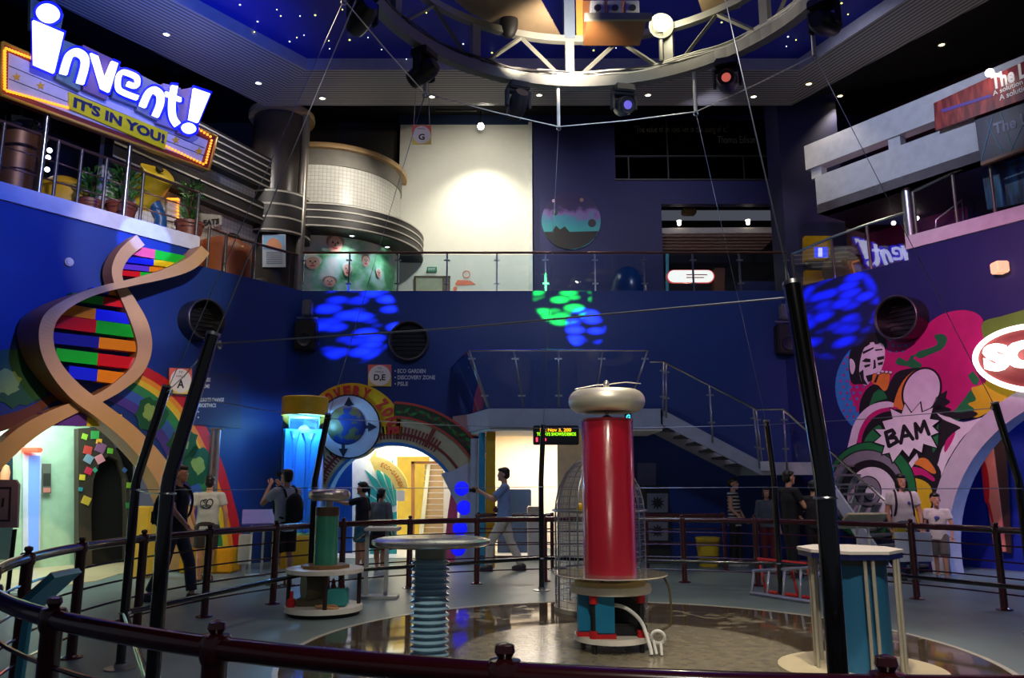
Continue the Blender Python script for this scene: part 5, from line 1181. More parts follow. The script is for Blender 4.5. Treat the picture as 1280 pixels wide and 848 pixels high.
M_ld = mat('lens_dark', (40,44,60), .1, coat=.5); M_lp = glow('lens_pink', (255,120,100), .5); M_lv = glow('lens_violet', (120,100,200), .35)
moving_head(170, 'black moving head lamp at the far left of the ring truss', -20, 40, M_ld)
moving_head(141, 'black moving head lamp by the white rod left of the hall G sign', -20, 60, M_ld)
moving_head(109, 'black moving head lamp below the truss left of the central hanger', -30, 20, M_ld)
moving_head(77, 'violet lensed moving head lamp under the middle of the truss', 200, 10, M_lv)
moving_head(46, 'pink lit moving head lamp under the right part of the truss', 190, -20, M_lp)
moving_head(13, 'black moving head lamp at the far right end of the ring truss', 10, -50, M_ld)
# flood lamp
FL = at(827,31,10.2); t = thing('flood_lamp', 'dazzling round flood lamp mounted on the ring truss', 'lamp', tuple(FL))
mb = MB(); mb.lathe([(0,.16),(.1,.15),(.17,.04),(.18,0),(.165,0),(.1,.12)], FL+V((0,.02,0)), 24, axis=(0,1,.2)); mb.build('housing', M_truss, t)
mb = MB(); mb.ell(FL+V((0,-.02,0)), (.13,.06,.11)); mb.build('bulb', glow('flood_glow', (255,244,205), 16), t)
mb = MB(); mb.cyl(FL+V((0,.1,-.15)), FL+V((0,.12,-.5)), .03); mb.build('bracket', M_truss, t)
for px, py, lab in ((668,98,'white junction box on the lower truss ring right of the hanger'),(525,58,'white block standing for a lit spot on the left curve of the truss ring')):
    r = ray(px,py); d = (QZ0+.1-EYE)/r.z*r.y; c = at(px,py,d); mb = MB(); mb.bbox(c, (.2,.14,.1), .015); solo(mb, 'ring_box_and_lit_spot', mat('box_white', (235,232,220), .4), lab, 'box', 'white boxes on the truss ring')  # the left one is a bright spot of light built as a white box
mb = MB(); c = at(636,28,10.4); mb.ell(c, (.14,.1,.26)); mb.box(c+V((0,.0,.3)), (.04,.04,.2)); solo(mb, 'black_drum_fixture', M_blackm, 'black oval fixture on the upper truss ring left of the hanger', 'fixture')
# white rods with cables
M_rod = mat('rod_white', (214,210,196), .4)
rodn = {275:'nearest',230:'left front',185:'far left',140:'left rear',95:'middle rear',50:'right rear',5:'far right'}
rb = {}
RA = {275:275,230:230,185:185,140:140,95:96.5,50:56,5:18}
for a in (185,140,95,50,5):
    p = qp(RA[a],QZ0-.06,QR+.02); q = p+V((0,0,-.62)); rb[a] = q
    t = thing('white_rod', 'white rod hanging from the %s part of the truss ring' % rodn[a], 'rod', tuple(p), 0, 'white rods under the truss')
    mb = MB(); mb.cyl(p, q, .026, 10); mb.build('tube', M_rod, t)
    mb = MB(); mb.torus(q-V((0,0,.03)), .03, .008, 14, 6, (0,1,0)); mb.build('eye', M_steel, t)
for a in (275,230):
    rb[a] = qp(a,QZ0-.66,QR+.02)
for a in full:
    mb = MB(); mb.tube([rb[a], top(a)], .004, 6); solo(mb, 'stay_cable', M_wire, 'slanting stay cable from the truss down to the %s' % near(a), 'cable', 'slanting stay cables from truss to poles')
for a, b in ((185,140),(140,95),(95,50),(50,5)):
    mb = MB(); mb.tube([rb[a], rb[a].lerp(rb[b],.5)-V((0,0,.02)), rb[b]], .008, 6); solo(mb, 'ring_cable', M_rod, 'pale cable joining the %s and %s white rods' % (rodn[a], rodn[b]), 'cable', 'pale cables between the white rods')
# hall G sign on strings
GSP = Plane((0,15.6),(1,0),(0,-1))
g = hall_sign(GSP, 515, 157, 539, 180, ['HALL'], 'G', 0, 'hall_sign', 'square hanging hall G sign under the slatted soffit')
for x in (517, 537):
    mb = MB(); p = GSP.p(x,157,-.015); mb.cyl(p, V((p.x+(527-x)*.004, p.y, SZ-.01)), .006, 6); mb.build('string', M_wire, g)
# starry ceiling lights and downlights
rr = random.Random(11)
sp = [(322,27),(351,20),(375,20),(394,19),(380,44),(371,47),(362,52),(411,51),(412,61),(437,50),(460,47),(533,16),(579,55),(690,25),(694,43),(1052,4),(983,58),(995,50),(985,46),(458,78),(508,74),(902,28),(346,12),(428,12),(300,6),(318,40),(477,62),(742,63),(880,62),(935,36),(1042,30),(1060,18),(770,60),(615,66),(500,30)]
M_star = glow('star_yellow', (235,240,120), 3.0); M_star2 = glow('star_white', (220,230,255), 2.0)
for i, (x, y) in enumerate(sp):
    c = on_z(x,y,SZ+.24-.055); mb = MB(); mb.ell(c, (.013+.006*(i % 3 == 0),)*2+(.012,), n=8)
    o = solo(mb, 'star_light', M_star if i % 2 else M_star2, 'tiny star light set in the blue ceiling', 'light', 'tiny star lights in the blue ceiling')
def downlight(px, py, z, label, c=(255,240,210), s=8, grp='downlights in the slatted soffit', r=.06):
    p = on_z(px,py,z-.012); t = thing('downlight', label, 'downlight', tuple(p), 0, grp)
    mb = MB(); mb.torus(p, r*1.15, .015, 20, 6); mb.build('trim_ring', M_steel, t)
    mb = MB(); mb.lathe([(0,-.004),(r,0),(r,.01)], p, 16); mb.build('lens', glow('downlight_%d_%d' % (c[2], int(s*10)), c, s), t)
    return p
DL = []
for px, py, lab in ((208,43,'downlight in the slatted soffit above the lit sign, nearest the left corner'),(323,104,'downlight in the soffit above the dark round pillar'),(403,123,'downlight in the rear soffit, first to the right of the pillar'),(540,121,'downlight in the rear soffit above the G sign'),(674,119,'downlight in the rear soffit just right of the white wall'),(810,119,'downlight in the rear soffit above the quotation'),(942,121,'downlight in the rear soffit nearest the navy column')):
    DL.append(downlight(px, py, SZ, lab))
for px, py, lab in ((1011,105,'warm downlight in the right soffit closest to the navy column'),(1050,120,'warm downlight in the right soffit, second from the navy column'),(1138,36,'bright downlight high in the right soffit'),(1177,56,'bright downlight in the right ceiling above the red banner')):
    DL.append(downlight(px, py, SZ if px < 1015 else 10.6, lab, (255,225,150)))
mb = MB(); mb.plate([[V((7.0,17.2,10.6)), V((14,14,10.6)), V((14,3,10.6)), V((10.3,8.8,10.6)), V((6.5,16.0,10.6))]], (0,0,-1), .05); struct(mb, 'ceiling_right', mat('dark_ceiling', ()))
# ================================================================ marquee sign on the left balcony
SP = Plane(WLm.w(0,0,.12), WLm.u, WLm.n)
sg = thing('marquee_sign', 'big lit marquee sign reading invent! with yellow IT\'S IN YOU! strip over the left balcony', 'sign', tuple(SP.p(140,150)))
mb = MB(); pxplate(mb, SP, [[(3,53),(271,171),(261,213),(0,118)]], 0, .18); mb.build('board', mat('marquee_maroon', (120,40,44), .5), sg)
mb = MB(); pxplate(mb, SP, [[(11,66),(260,176),(252,203),(10,113)]], .012, .012); mb.build('face', mat('marquee_lilac', (190,182,214), .5, emit=(150,140,190), es=.12), sg)
mb = MB()
for f in (.33,.68): 
    a0, a1 = (11,66+47*f), (256,176+27*f); pxplate(mb, SP, [[a0, a1, (a1[0],a1[1]+.9), (a0[0],a0[1]+.9)]], .018, .006)
mb.build('face_line', mat('line_grey', (60,56,80), .5), sg)
mb = MB()
for e in ([(3,53),(271,171)], [(271,171),(261,213)], [(261,213),(0,118)], [(0,118),(3,53)]):
    mb.tube([SP.p(*e[0],.0), SP.p(*e[1],.0)], .03, 6)
mb.build('edge_trim', mat('trim_gold', (200,150,60), .4), sg)
M_bulb = glow('bulb_amber', (255,160,40), 1.7)
def bulbs(p, q, n):
    for i in range(n):
        f = (i+.5)/n; c = SP.p(p[0]+(q[0]-p[0])*f, p[1]+(q[1]-p[1])*f, .035); mb = MB(); mb.ell(c, (.027,.027,.027), n=8); mb.build('bulb', M_bulb, sg)
bulbs((6,60),(40,73),9); bulbs((6,62),(6,113),14); bulbs((7,113),(86,135),20); bulbs((206,182),(256,206),13); bulbs((265,174),(257,205),9); bulbs((246,160),(265,172),5)
for (x, y) in ((21,96),(51,107),(220,175),(249,189)):
    mb = MB(); pxplate(mb, SP, [[(x+(5.5 if i % 2 == 0 else 2.3)*sin(pi*i/5), y-(5.5 if i % 2 == 0 else 2.3)*cos(pi*i/5)) for i in range(10)]], .03, .015); mb.build('star', mat('star_gold', (226,170,50), .4), sg)
mb = MB(); pxplate(mb, SP, [[(86,115),(210,165),(206,187),(87,136)]], .06, .05); mb.build('strip', mat('strip_yellow', (228,206,20), .45), sg)
mb = MB(); pxtext(mb, SP, "IT'S IN YOU!", 92, 206, 121, 133.5, .07, .05, yb=(167,181)); mb.build('slogan', mat('slogan_navy', (30,36,84), .5), sg)
def stroke(path, w, k=5):
    P = sm([(x,y,0) for x,y in path], k); L = []; Q = []
    for i, p in enumerate(P):
        a, b = P[max(0,i-1)], P[min(len(P)-1,i+1)]; t = (b-a).normalized(); n = V((-t.y,t.x,0))*w/2
        L.append((p.x+n.x,p.y+n.y)); Q.append((p.x-n.x,p.y-n.y))
    return L+Q[::-1]
def grow(poly, e):
    cx = sum(p[0] for p in poly)/len(poly); cy = sum(p[1] for p in poly)/len(poly)
    return [(x+e*(x-cx)/max(1,sqrt((x-cx)**2+(y-cy)**2)), y+e*(y-cy)/max(1,sqrt((x-cx)**2+(y-cy)**2))) for x,y in poly]
N1 = [(80,92),(86,72),(91,66),(98,65),(106,71),(107,82),(101,104)]; N2 = [(179,133),(186,117),(193,112),(201,118),(201,130),(195,145)]
EE = [(173,122),(157,116),(149,110),(149,97),(153,90),(161,91),(172,97),(171,107),(160,104)]
TT = [(219,107),(216,128),(217,146),(223,156)]
letters = [[circ(61,16,14.5,11,32,rot=.42), [(42,25),(80,41),(68,91),(43,80)]], [stroke(N1,9)], [[(114,66),(123,70),(131,98),(140,76),(148,79),(137,115),(127,110)]], [stroke(EE,5.6)], [stroke(N2,8)], [stroke(TT,7.5), [(208,114),(227,122),(227,127),(208,119.5)]], [[(243,110),(263,117),(248,153),(237,149)], circ(237,160,8.5,6.2,28,rot=.35)]]
plates = [[(38,-4),(80,18),(74,46),(38,36)], [(80,50),(104,60),(100,114),(70,98)], [(104,56),(146,76),(133,125),(104,112)], [(147,82),(176,95),(171,134),(140,122)], [(176,94),(204,108),(198,152),(171,138)], [(204,104),(226,110),(224,164),(196,154)], [(226,112),(246,108),(262,118),(238,172),(222,166)]]
GC = [(70,96,110),(84,110,120),(120,90,130),(84,96,130),(110,116,140),(120,110,160),(120,100,140)]
for i, p in enumerate(plates):
    mb = MB(); pxplate(mb, SP, [p], .14, .1); mb.build('letter_plate', mat('letter_plate_%d' % i, GC[i], .5), sg)
M_halo = glow('halo_blue', (10,24,235), .9); M_lw = glow('letter_cool_white', (238,240,255), 1.7)
for L in letters:
    for k, l in enumerate(L):
        mb = MB(); l2 = grow(l, 3.6) if len(l) < 12 or k == 0 and len(l) == 32 or len(l) == 28 else None
        if l2 is None: l2 = stroke({4:TT,7:N1,9:EE}.get(0, N1), 9) if False else None
        if l2: pxplate(mb, SP, [l2], .20, .06)
        else:
            src = N1 if L is letters[1] else EE if L is letters[3] else N2 if L is letters[4] else TT
            pxplate(mb, SP, [stroke(src, {id(N1):15.5,id(EE):11,id(N2):14,id(TT):13.5}[id(src)])], .20, .06)
        mb.build('letter_halo', M_halo, sg)
        mb = MB(); pxplate(mb, SP, [l], .26, .06); mb.build('letter', M_lw, sg)
mb = MB(); mb.tube([SP.p(50,136,-.1), SP.p(255,212,-.1)], .045, 8); solo(mb, 'support_beam', M_steel, 'long steel beam running along under the marquee sign', 'beam')
for x, y in ((60,139),(163,178)):
    p = SP.p(x,y,-.1); mb = MB(); mb.cyl(V((p.x,p.y,6.42)), p, .04); solo(mb, 'support_post', M_steel, 'steel post holding up the marquee beam near its %s' % ('left end' if x < 100 else 'middle'), 'post', 'posts under the marquee beam')
# ================================================================ railings of the upper decks
M_railb = mat('rail_bronze', (112,84,76), .3, .6)
t = thing('balcony_railing', 'glass balustrade with steel posts along the rear balcony', 'railing', (0.6,YB+.15,5.85))
RB = Plane((0,YB+.12),(1,0),(0,-1)); zrl = RB.p(640,316).z
pxs = [378,436,497,558.5,621,682,744,805.5,867,925.5,984]
px3 = [RB.p(x,340) for x in pxs]
mb = MB(); mb.tube([V((px3[0].x,px3[0].y,zrl)), V((px3[-1].x,px3[-1].y,zrl))], .028, 8); mb.build('top_rail', M_railb, t)
for i, p in enumerate(px3):
    mb = MB(); mb.box((p.x,p.y+.05,(5.85+zrl)/2), (.035,.05,zrl-5.85))
    for z in (6.05,zrl-.18): mb.box((p.x,p.y,z), (.14,.03,.03))
    mb.build('post', M_steel, t)
    if i < len(px3)-1:
        q = px3[i+1]; mb = MB(); mb.box(((p.x+q.x)/2,p.y,(5.9+zrl-.06)/2), (q.x-p.x-.03,.012,zrl-.06-5.9)); mb.build('glass_panel', M_glass, t)
def side_rail(P, pts, z0, label, glass, off=-.1, bars=(), rail=M_railb, yaw=0., tilt=0.):
    t = thing('balcony_railing', label, 'railing', tuple(P.p(*pts[len(pts)//2], off)))
    top_ = [P.p(x,y,off-yaw*(P.st(x,y)[0]-P.st(*pts[0])[0])) for x,y in pts]; lo_ = [V((p.x,p.y,z0))-P.n*tilt for p in top_]; mb = MB(); mb.tube(top_, .03, 8); mb.build('top_rail', rail, t)
    for i, p in enumerate(top_):
        mb = MB(); mb.cyl(lo_[i], p, .03, 10); mb.build('post', mat('post_dull_steel', (104,100,98), .4, .7), t)
        if i < len(top_)-1:
            q = top_[i+1]
            if glass: mb = MB(); mb.add([lo_[i]+V((0,0,.02)), lo_[i+1]+V((0,0,.02)), q-V((0,0,.03)), p-V((0,0,.03))], [(0,1,2,3)]); mb.build('glass_panel', glass, t)
            for f in bars:
                mb = MB(); a, b = V((p.x,p.y,z0)).lerp(p,f), V((q.x,q.y,z0)).lerp(q,f); mb.tube([a,b], .014, 6); mb.build('thin_rail', rail, t)
    return t
side_rail(WLm, [(-60,131),(6,153),(74,176),(103,187),(134,198),(180,216),(249,241)], 6.42, 'steel and bronze railing along the left balcony below the marquee sign', None, bars=(.3,.62))
side_rail(WLm, [(262,284),(283,293),(318,304),(372,319)], 5.85, 'short bronze railing between the left balcony and the round pillar', M_glass, -.15)
side_rail(WR, [(990,318),(1039,297),(1083,281),(1131,266)], 5.85, 'glass railing on the right corner balcony by the yellow kiosk', thin_glass('mirror_glass', (225,225,240), 5.0), -.10, rail=M_steel, yaw=.022, tilt=.043)
side_rail(WR, [(1141,240),(1190,216),(1236,196),(1300,166)], 6.31, 'glass railing on the right upper balcony', M_glass, -.15, rail=M_steel)
mb = MB(); p = WR.p(1137,270,-.25); mb.cyl((p.x,p.y,6.31),(p.x,p.y,WR.p(1137,232,-.25).z),.12,24); solo(mb, 'steel_column', M_steel, 'shiny round steel column on the right upper balcony', 'column')
# ================================================================ theatre drum and pillar
M_band = mat('canopy_charcoal', (40,38,38), .5); M_stripe = mat('canopy_stripe', (186,182,172), .5); M_rim = mat('rim_tan', (196,160,110), .5)
def tile_mat(name, c, s):
    m = mat(name, c, .35); nt = m.node_tree; b = nt.nodes['Principled BSDF']; tc = nt.nodes.new('ShaderNodeTexCoord'); bk = nt.nodes.new('ShaderNodeTexBrick')
    bk.offset = 0; bk.inputs['Scale'].default_value = 1; bk.inputs['Brick Width'].default_value = s; bk.inputs['Row Height'].default_value = s; bk.inputs['Mortar Size'].default_value = .006
    bk.inputs['Color1'].default_value = (*lin(c),1); bk.inputs['Color2'].default_value = (*lin(tuple(x*.96 for x in c)),1); bk.inputs['Mortar'].default_value = (*lin(tuple(x*.78 for x in c)),1)
    nt.links.new(tc.outputs['UV'], bk.inputs['Vector']); nt.links.new(bk.outputs['Color'], b.inputs['Base Color']); return m
M_tile = tile_mat('white_tiles', (210,208,200), .1)
def uv_cyl(o, c, r):
    me = o.data; ul = me.uv_layers.new(name='wrap'); L = o.matrix_world if False else None
    for lo in me.loops:
        p = wm(o) @ me.vertices[lo.vertex_index].co; ul.data[lo.index].uv = (atan2(p.y-c[1], p.x-c[0])*r, p.z)
def stripes(mb, r, z0, z1, n, c, a0, a1, w=.03):
    for i in range(n):
        z = z0+(z1-z0)*(i+.5)/n if n > 1 else z0
        mb.lathe([(r,z-w/2),(r+.02,z-w/2),(r+.02,z+w/2),(r,z+w/2)], (c[0],c[1],0), 64, a0=a0, a1=a1)
DC = (-5.1,20.75); DR = 1.96
th_ = thing('theatre_drum', 'rounded white-tiled theatre front with tan rim and striped dark canopy', 'theatre front', (DC[0],DC[1],5.85))
A0, A1 = -pi*.75, .25
mb = MB(); mb.lathe([(DR,5.86),(DR,9.78)], (*DC,0), 72, a0=A0, a1=A1); o = mb.build('tiled_wall', M_tile, th_); uv_cyl(o, DC, DR)
mb = MB(); mb.lathe([(DR+.01,9.6),(DR+.03,9.6),(DR+.03,10.02),(DR-.1,10.02)], (*DC,0), 72, a0=A0, a1=A1); mb.build('frieze', mat('frieze_grey', (120,116,108), .5), th_)
mb = MB(); mb.lathe([(0,10.15),(DR+.16,10.15),(DR+.18,10.1),(DR+.16,10.02),(DR-.3,10.02)], (*DC,0), 72, a0=A0, a1=A1); mb.build('rim', M_rim, th_)
KR = 2.62; kz0, kz1 = 7.72, 8.4
mb = MB(); mb.lathe([(DR-.1,kz1),(KR-.12,kz1),(KR,kz1-.06),(KR,kz0),(DR-.1,kz0)], (*DC,0), 72, a0=A0, a1=A1); cp = mb.build('canopy', M_band, th_)
for z in (kz0+.04,kz0+.24,kz0+.43,kz0+.6):
    mb = MB(); stripes(mb, KR, z, z, 1, DC, A0, A1, .035); mb.build('stripe', M_stripe, cp)
for px, py, lab in ((440,295,'left recessed lamp under the striped theatre canopy'),(484,309,'right recessed lamp under the striped theatre canopy')): downlight(px, py, kz0, lab, (235,245,255), 8, 'recessed lamps under the theatre canopy')
def cari_mat():
    m = bpy.data.materials.new('caricature_ground'); m.use_nodes = True; nt = m.node_tree; b = nt.nodes['Principled BSDF']; b.inputs['Roughness'].default_value = .5
    tc = nt.nodes.new('ShaderNodeTexCoord'); nz = nt.nodes.new('ShaderNodeTexNoise'); nz.inputs['Scale'].default_value = 1.7; nz.inputs['Detail'].default_value = 6; nt.links.new(tc.outputs['Object'], nz.inputs['Vector'])
    r_ = nt.nodes.new('ShaderNodeValToRGB'); e = r_.color_ramp; e.elements[0].position = .36; e.elements[0].color = (*lin((64,130,84)),1); e.elements[1].position = .62; e.elements[1].color = (*lin((216,206,200)),1)
    for p, c in ((.45,(120,176,130)),(.53,(170,200,190))): x = e.elements.new(p); x.color = (*lin(c),1)
    nt.links.new(nz.outputs['Fac'], r_.inputs[0]); nt.links.new(r_.outputs[0], b.inputs['Base Color']); return m
t = thing('caricature_mural', 'curved pastel mural of cartoon heads on green under the theatre canopy', 'mural', (DC[0]+1,DC[1]-1.7,5.86))
mb = MB(); mb.lathe([(DR+.02,5.87),(DR+.02,7.7)], (*DC,0), 48, a0=-1.9, a1=.1); mb.build('painted_ground', cari_mat(), t)
def on_drum(px, py, r):
    d = ray(px,py); a = d.x**2+d.y**2; b = -2*(d.x*DC[0]+d.y*DC[1]); c = DC[0]**2+DC[1]**2-r*r; D = max(0, b*b-4*a*c); k = (-b-sqrt(D))/(2*a); return CAM+d*k
SKN = mat('mural_skin', (226,170,150), .5); HRM = mat('mural_hair', (150,110,90), .5)
for (x, y, rx, ry, hb) in ((419,306,9,12,1),(391,329,9,9,0),(412,353,7,7,1),(434,338,5,9,0),(457,327,5,8,1),(473,342,4,6,0)):
    mb = MB()
    c = on_drum(x,y,DR+.03); n = V((c.x-DC[0],c.y-DC[1],0)).normalized(); u = V((-n.y,n.x,0)); s = c.y/FOC*1.03
    def el(cx, cy, ax, ay, k, mi): mb.plate([[c+u*((cx+ax*cos(q))*s*1.15)+V((0,0,(cy+ay*sin(q))*s))+n*k for q in [2*pi*i/20 for i in range(20)]]], n, .004, mi)
    el(0,ry*.35,rx*1.1,ry*.8,.012,1 if hb else 2); el(0,0,rx*.85,ry*.9,.018,0); el(-rx*.3,ry*.2,rx*.12,ry*.12,.022,3); el(rx*.3,ry*.2,rx*.12,ry*.12,.022,3); el(0,-ry*.4,rx*.35,ry*.1,.022,4); el(0,-ry*.05,rx*.13,ry*.2,.022,1)
    mb.build('cartoon_head', [SKN, HRM, mat('mural_pale', (220,214,206), .5), M_ink, M_letr], t)
# round pillar
PLX, PLD = at(347,250,18.4).x, 18.4; pr_ = 36/FOC*PLD
t = thing('round_pillar', 'tall dark round pillar with tan disc cap and striped band on the rear balcony', 'pillar', (PLX,PLD,5.85))
zt_p = at(347,152,PLD).z
mb = MB(); mb.lathe([(pr_,5.86),(pr_,zt_p)], (PLX,PLD,0), 48); mb.build('shaft', mat('pillar_charcoal', (58,52,48), .3, coat=.3), t)
mb = MB(); mb.lathe([(0,zt_p+.0),(pr_*1.18,zt_p),(pr_*1.2,zt_p+.08),(pr_*1.18,zt_p+.16),(0,zt_p+.16)], (PLX,PLD,0), 48); mb.build('cap', M_rim, t)
zb0_, zb1_ = at(347,290,PLD-.8).z, at(347,236,PLD-.8).z
mb = MB(); mb.lathe([(pr_,zb0_),(pr_*1.22,zb0_),(pr_*1.22,zb1_),(pr_,zb1_)], (PLX,PLD,0), 48); bd = mb.build('band', M_band, t)
for i in range(4):
    z = zb0_+(zb1_-zb0_)*(.06+.3*i); mb = MB(); mb.lathe([(pr_*1.22,z-.02),(pr_*1.24,z-.02),(pr_*1.24,z+.02),(pr_*1.22,z+.02)], (PLX,PLD,0), 48); mb.build('stripe', M_stripe, bd)
mb = MB(); c = at(378,250,18.1); mb.cyl((c.x,c.y,5.86),(c.x,c.y,zt_p),.1,16); mb.build('corner_tube', mat('tube_grey', (140,134,124), .3, .5), t)
PPl = Plane((0,PLD-pr_-.02),(1,0),(0,-1))
t = thing('pillar_poster', 'blue and white poster with orange illustration on the round pillar', 'poster', tuple(PPl.p(342,335)))
mb = MB(); pxplate(mb, PPl, [[(328,293),(357,293),(357,334),(328,334)]], .02, .02); mb.build('sheet', mat('poster_white', (196,202,214), .5), t)
mb = MB(); pxplate(mb, PPl, [[(329,294),(356,294),(356,312),(329,312)]], .026, .006); mb.build('sky_print', mat('poster_sky', (120,170,214), .5), t)
mb = MB(); pxplate(mb, PPl, [[(331,310),(336,300),(342,297),(349,301),(354,310),(346,313)]], .032, .006); mb.build('dinosaur_print', mat('poster_orange', (206,140,100), .5), t)
mb = MB()
for i in range(7): pxplate(mb, PPl, [[(333,315+i*2.3),(353,315+i*2.3),(353,315.8+i*2.3),(333,315.8+i*2.3)]], .026, .004)
mb.build('text_lines', mat('poster_text', (110,116,130), .5), t)
# left striped wing between marquee and pillar
wA, wB = WLm.w(-3.3,0,-.9), V((PLX+.1, PLD+.1, 0)); WG = Plane(wA, (wB-wA).normalized(), (V((wB-wA).yx+(0,)) if False else V(((wB-wA).y, -(wB-wA).x, 0))))
t = thing('striped_wing', 'white tiled wall with dark striped band between the marquee sign and the pillar', 'wall panel', tuple(WG.p(280,250)))
Lw = (wB-wA).length
def wz(px, py): return WG.st(px,py)[1]
z_a, z_b = wz(285,178), wz(285,222)
mb = MB(); mb.plate([[WG.w(a,z) for a,z in ((-1,5.86),(Lw,5.86),(Lw,z_a),(-1,z_a))]], WG.n, .12); o = mb.build('tiled_wall', M_tile, t)
ul = o.data.uv_layers.new(name='wrap')
for lo in o.data.loops:
    p = wm(o) @ o.data.vertices[lo.vertex_index].co; ul.data[lo.index].uv = ((p-WG.o).dot(WG.u), p.z)
for (z0, z1, k) in ((z_b, z_a, 5), (wz(280,268), wz(280,238), 2)):
    mb = MB(); mb.plate([[WG.w(a,z,.25) for a,z in ((-1,z0),(Lw,z0),(Lw,z1),(-1,z1))]], WG.n, .25); b_ = mb.build('band', M_band, t)
    for i in range(k):
        z = z0+(z1-z0)*(i+.5)/k; mb = MB(); mb.plate([[WG.w(a,zz,.27) for a,zz in ((-1,z-.018),(Lw,z-.018),(Lw,z+.018),(-1,z+.018))]], WG.n, .02); mb.build('stripe', M_stripe, b_)
WE = Plane(WG.w(0,0,.3), WG.u, WG.n)
t = thing('eats_sign', 'pale small sign with black lettering under the striped wing', 'sign', tuple(WE.p(264,282)))
mb = MB(); pxplate(mb, WE, [[(251,267),(277,269),(277,281),(251,287)]], 0, .06); mb.build('board', mat('board_cream', (170,166,150), .5), t)
mb = MB(); pxtext(mb, WE, 'EATS', 254, 274, 275, 283, .01, .05, yb=(273,280)); mb.build('lettering', M_ink, t)
mb = MB(); c = WLm.p(280,325,-.9); mb.lathe([(.0,0),(.62,0),(.66,.6),(.55,.85),(.3,.98),(0,1.0)], V((c.x,c.y,5.86)), 28); solo(mb, 'orange_barrel_seat', mat('seat_orange', (170,84,40), .45), 'rounded orange counter behind the short bronze railing', 'counter')
for dx, lab in ((0,'dark dome screen on the orange counter, left'),): 
    mb = MB(); p = WLm.p(286,316,-1.5); mb.ell(V((p.x,p.y,7.0)), (.3,.3,.26)); solo(mb, 'dark_dome', M_blackm, 'dark dome behind the orange counter', 'dome')
# ================================================================ things on the left balcony
def plant(px, py, off, h, label, seed, spread=.35, n=110):
    p = WLm.p(px,py,off); p = V((p.x,p.y,6.42)); t = thing('potted_plant', label, 'plant', tuple(p), 0, 'potted plants on the left balcony')
    mb = MB(); mb.lathe([(0,0),(.2,0),(.27,.36),(.29,.36),(.29,.42),(.25,.42),(.24,.34),(0,.33)], p, 20); mb.build('pot', mat('pot_brown', (110,56,44), .45), t)
    rr = random.Random(seed); mb = MB()
    for i in range(n):
        a = rr.uniform(0,2*pi); k = rr.random(); b = V((cos(a)*spread*k*.5, sin(a)*spread*k*.5, .42+h*rr.uniform(.05,.9)))+p
        d = V((cos(a)*rr.uniform(.5,1), sin(a)*rr.uniform(.5,1), rr.uniform(.1,1.2))).normalized(); L = rr.uniform(.14,.26); s = d.orthogonal().normalized()*L*.14
        mid = b+d*L*.5+V((0,0,.02)); tip = b+d*L-V((0,0,.05))
        mb.add([b, mid+s, tip, mid-s], [(0,1,2,3)], True)
    f = mb.build('foliage', mat('foliage_green', (58,112,44), .45, vary=.3, scale=8), t)
    mb = MB(); 
    for i in range(4): a = i*1.6; mb.tube([p+V((0,0,.3)), p+V((cos(a)*.08,sin(a)*.08,.42+h*.8))], .012, 5)
    mb.build('stem', mat('stem_brown', (80,60,36), .6), t)
plant(112,262,-.9,.62,'potted plant with thin leaves on the left balcony, left of the bushier one',2)
plant(151,270,-.55,.75,'bushiest potted plant left of the yellow tube on the balcony',3,.5,170)
plant(236,292,-.5,.9,'dark tall potted plant at the right end of the left balcony',4,.28,120)
c = WLm.p(197,215,-.55); c2 = WLm.p(172,252,-1.15); ax = (c-c2).normalized()
t = thing('yellow_tube_exhibit', 'big yellow tube exhibit with a dark hole in its end on a blue leg', 'exhibit', tuple(WLm.p(190,280,-.8)))
mb = MB(); L = (c-c2).length; mb.lathe([(0,0),(.32,0),(.35,.04),(.35,L),(.33,L+.012),(0,L+.015)], c2, 32, axis=ax); mb.build('tube', mat('tube_yellow', (222,190,20), .35, coat=.3), t)
mb = MB(); mb.lathe([(0,L+.025),(.08,L+.025),(.08,L)], c2+V((.03,0,.05)), 20, axis=ax); mb.build('peep_hole', M_blackm, t)
pb = WLm.p(200,285,-.85); mb = MB(); mb.tube([V((pb.x,pb.y,6.42)), V((pb.x,pb.y,6.9)), c-ax*.35-V((0,0,.1))], [.14,.12,.14], 14); mb.build('leg', mat('leg_blue', (24,74,130), .4), t)
p = WLm.p(80,240,-1.6); mb = MB(); mb.lathe([(0,1.0),(.25,.96),(.5,.75),(.58,.4),(.58,0),(0,0)], V((p.x,p.y,6.42)), 28); solo(mb, 'yellow_dome_seat', mat('dome_yellow', (196,150,26), .45), 'yellow domed exhibit low behind the left balcony railing', 'exhibit')
p = WLm.p(22,195,-.9); t = thing('bronze_cylinder', 'tall rusty bronze cylinder at the left end of the balcony', 'exhibit', (p.x,p.y,6.42))
ztb = WLm.p(22,165,-.9).z; mb = MB(); mb.lathe([(0,6.42),(.42,6.42),(.42,ztb),(.38,ztb+.04),(0,ztb+.04)], (p.x,p.y,0), 32); mb.build('body', mat('bronze_rust', (96,62,40), .4, .4, vary=.2, scale=3), t)
mb = MB(); mb.torus((p.x,p.y,ztb), .42, .03, 32, 8); mb.build('rim', M_steel, t)
p2 = WLm.p(36,152,-.7); mb = MB(); mb.ell(p2, (.34,.34,.34), n=28); mb.torus(p2, .36, .02, 32, 8, tuple(WLm.n)); solo(mb, 'glass_globe', mat('globe_dark_glass', (30,34,44), .05, .3, coat=1.), 'dark glass globe beneath the left end of the marquee sign', 'globe')
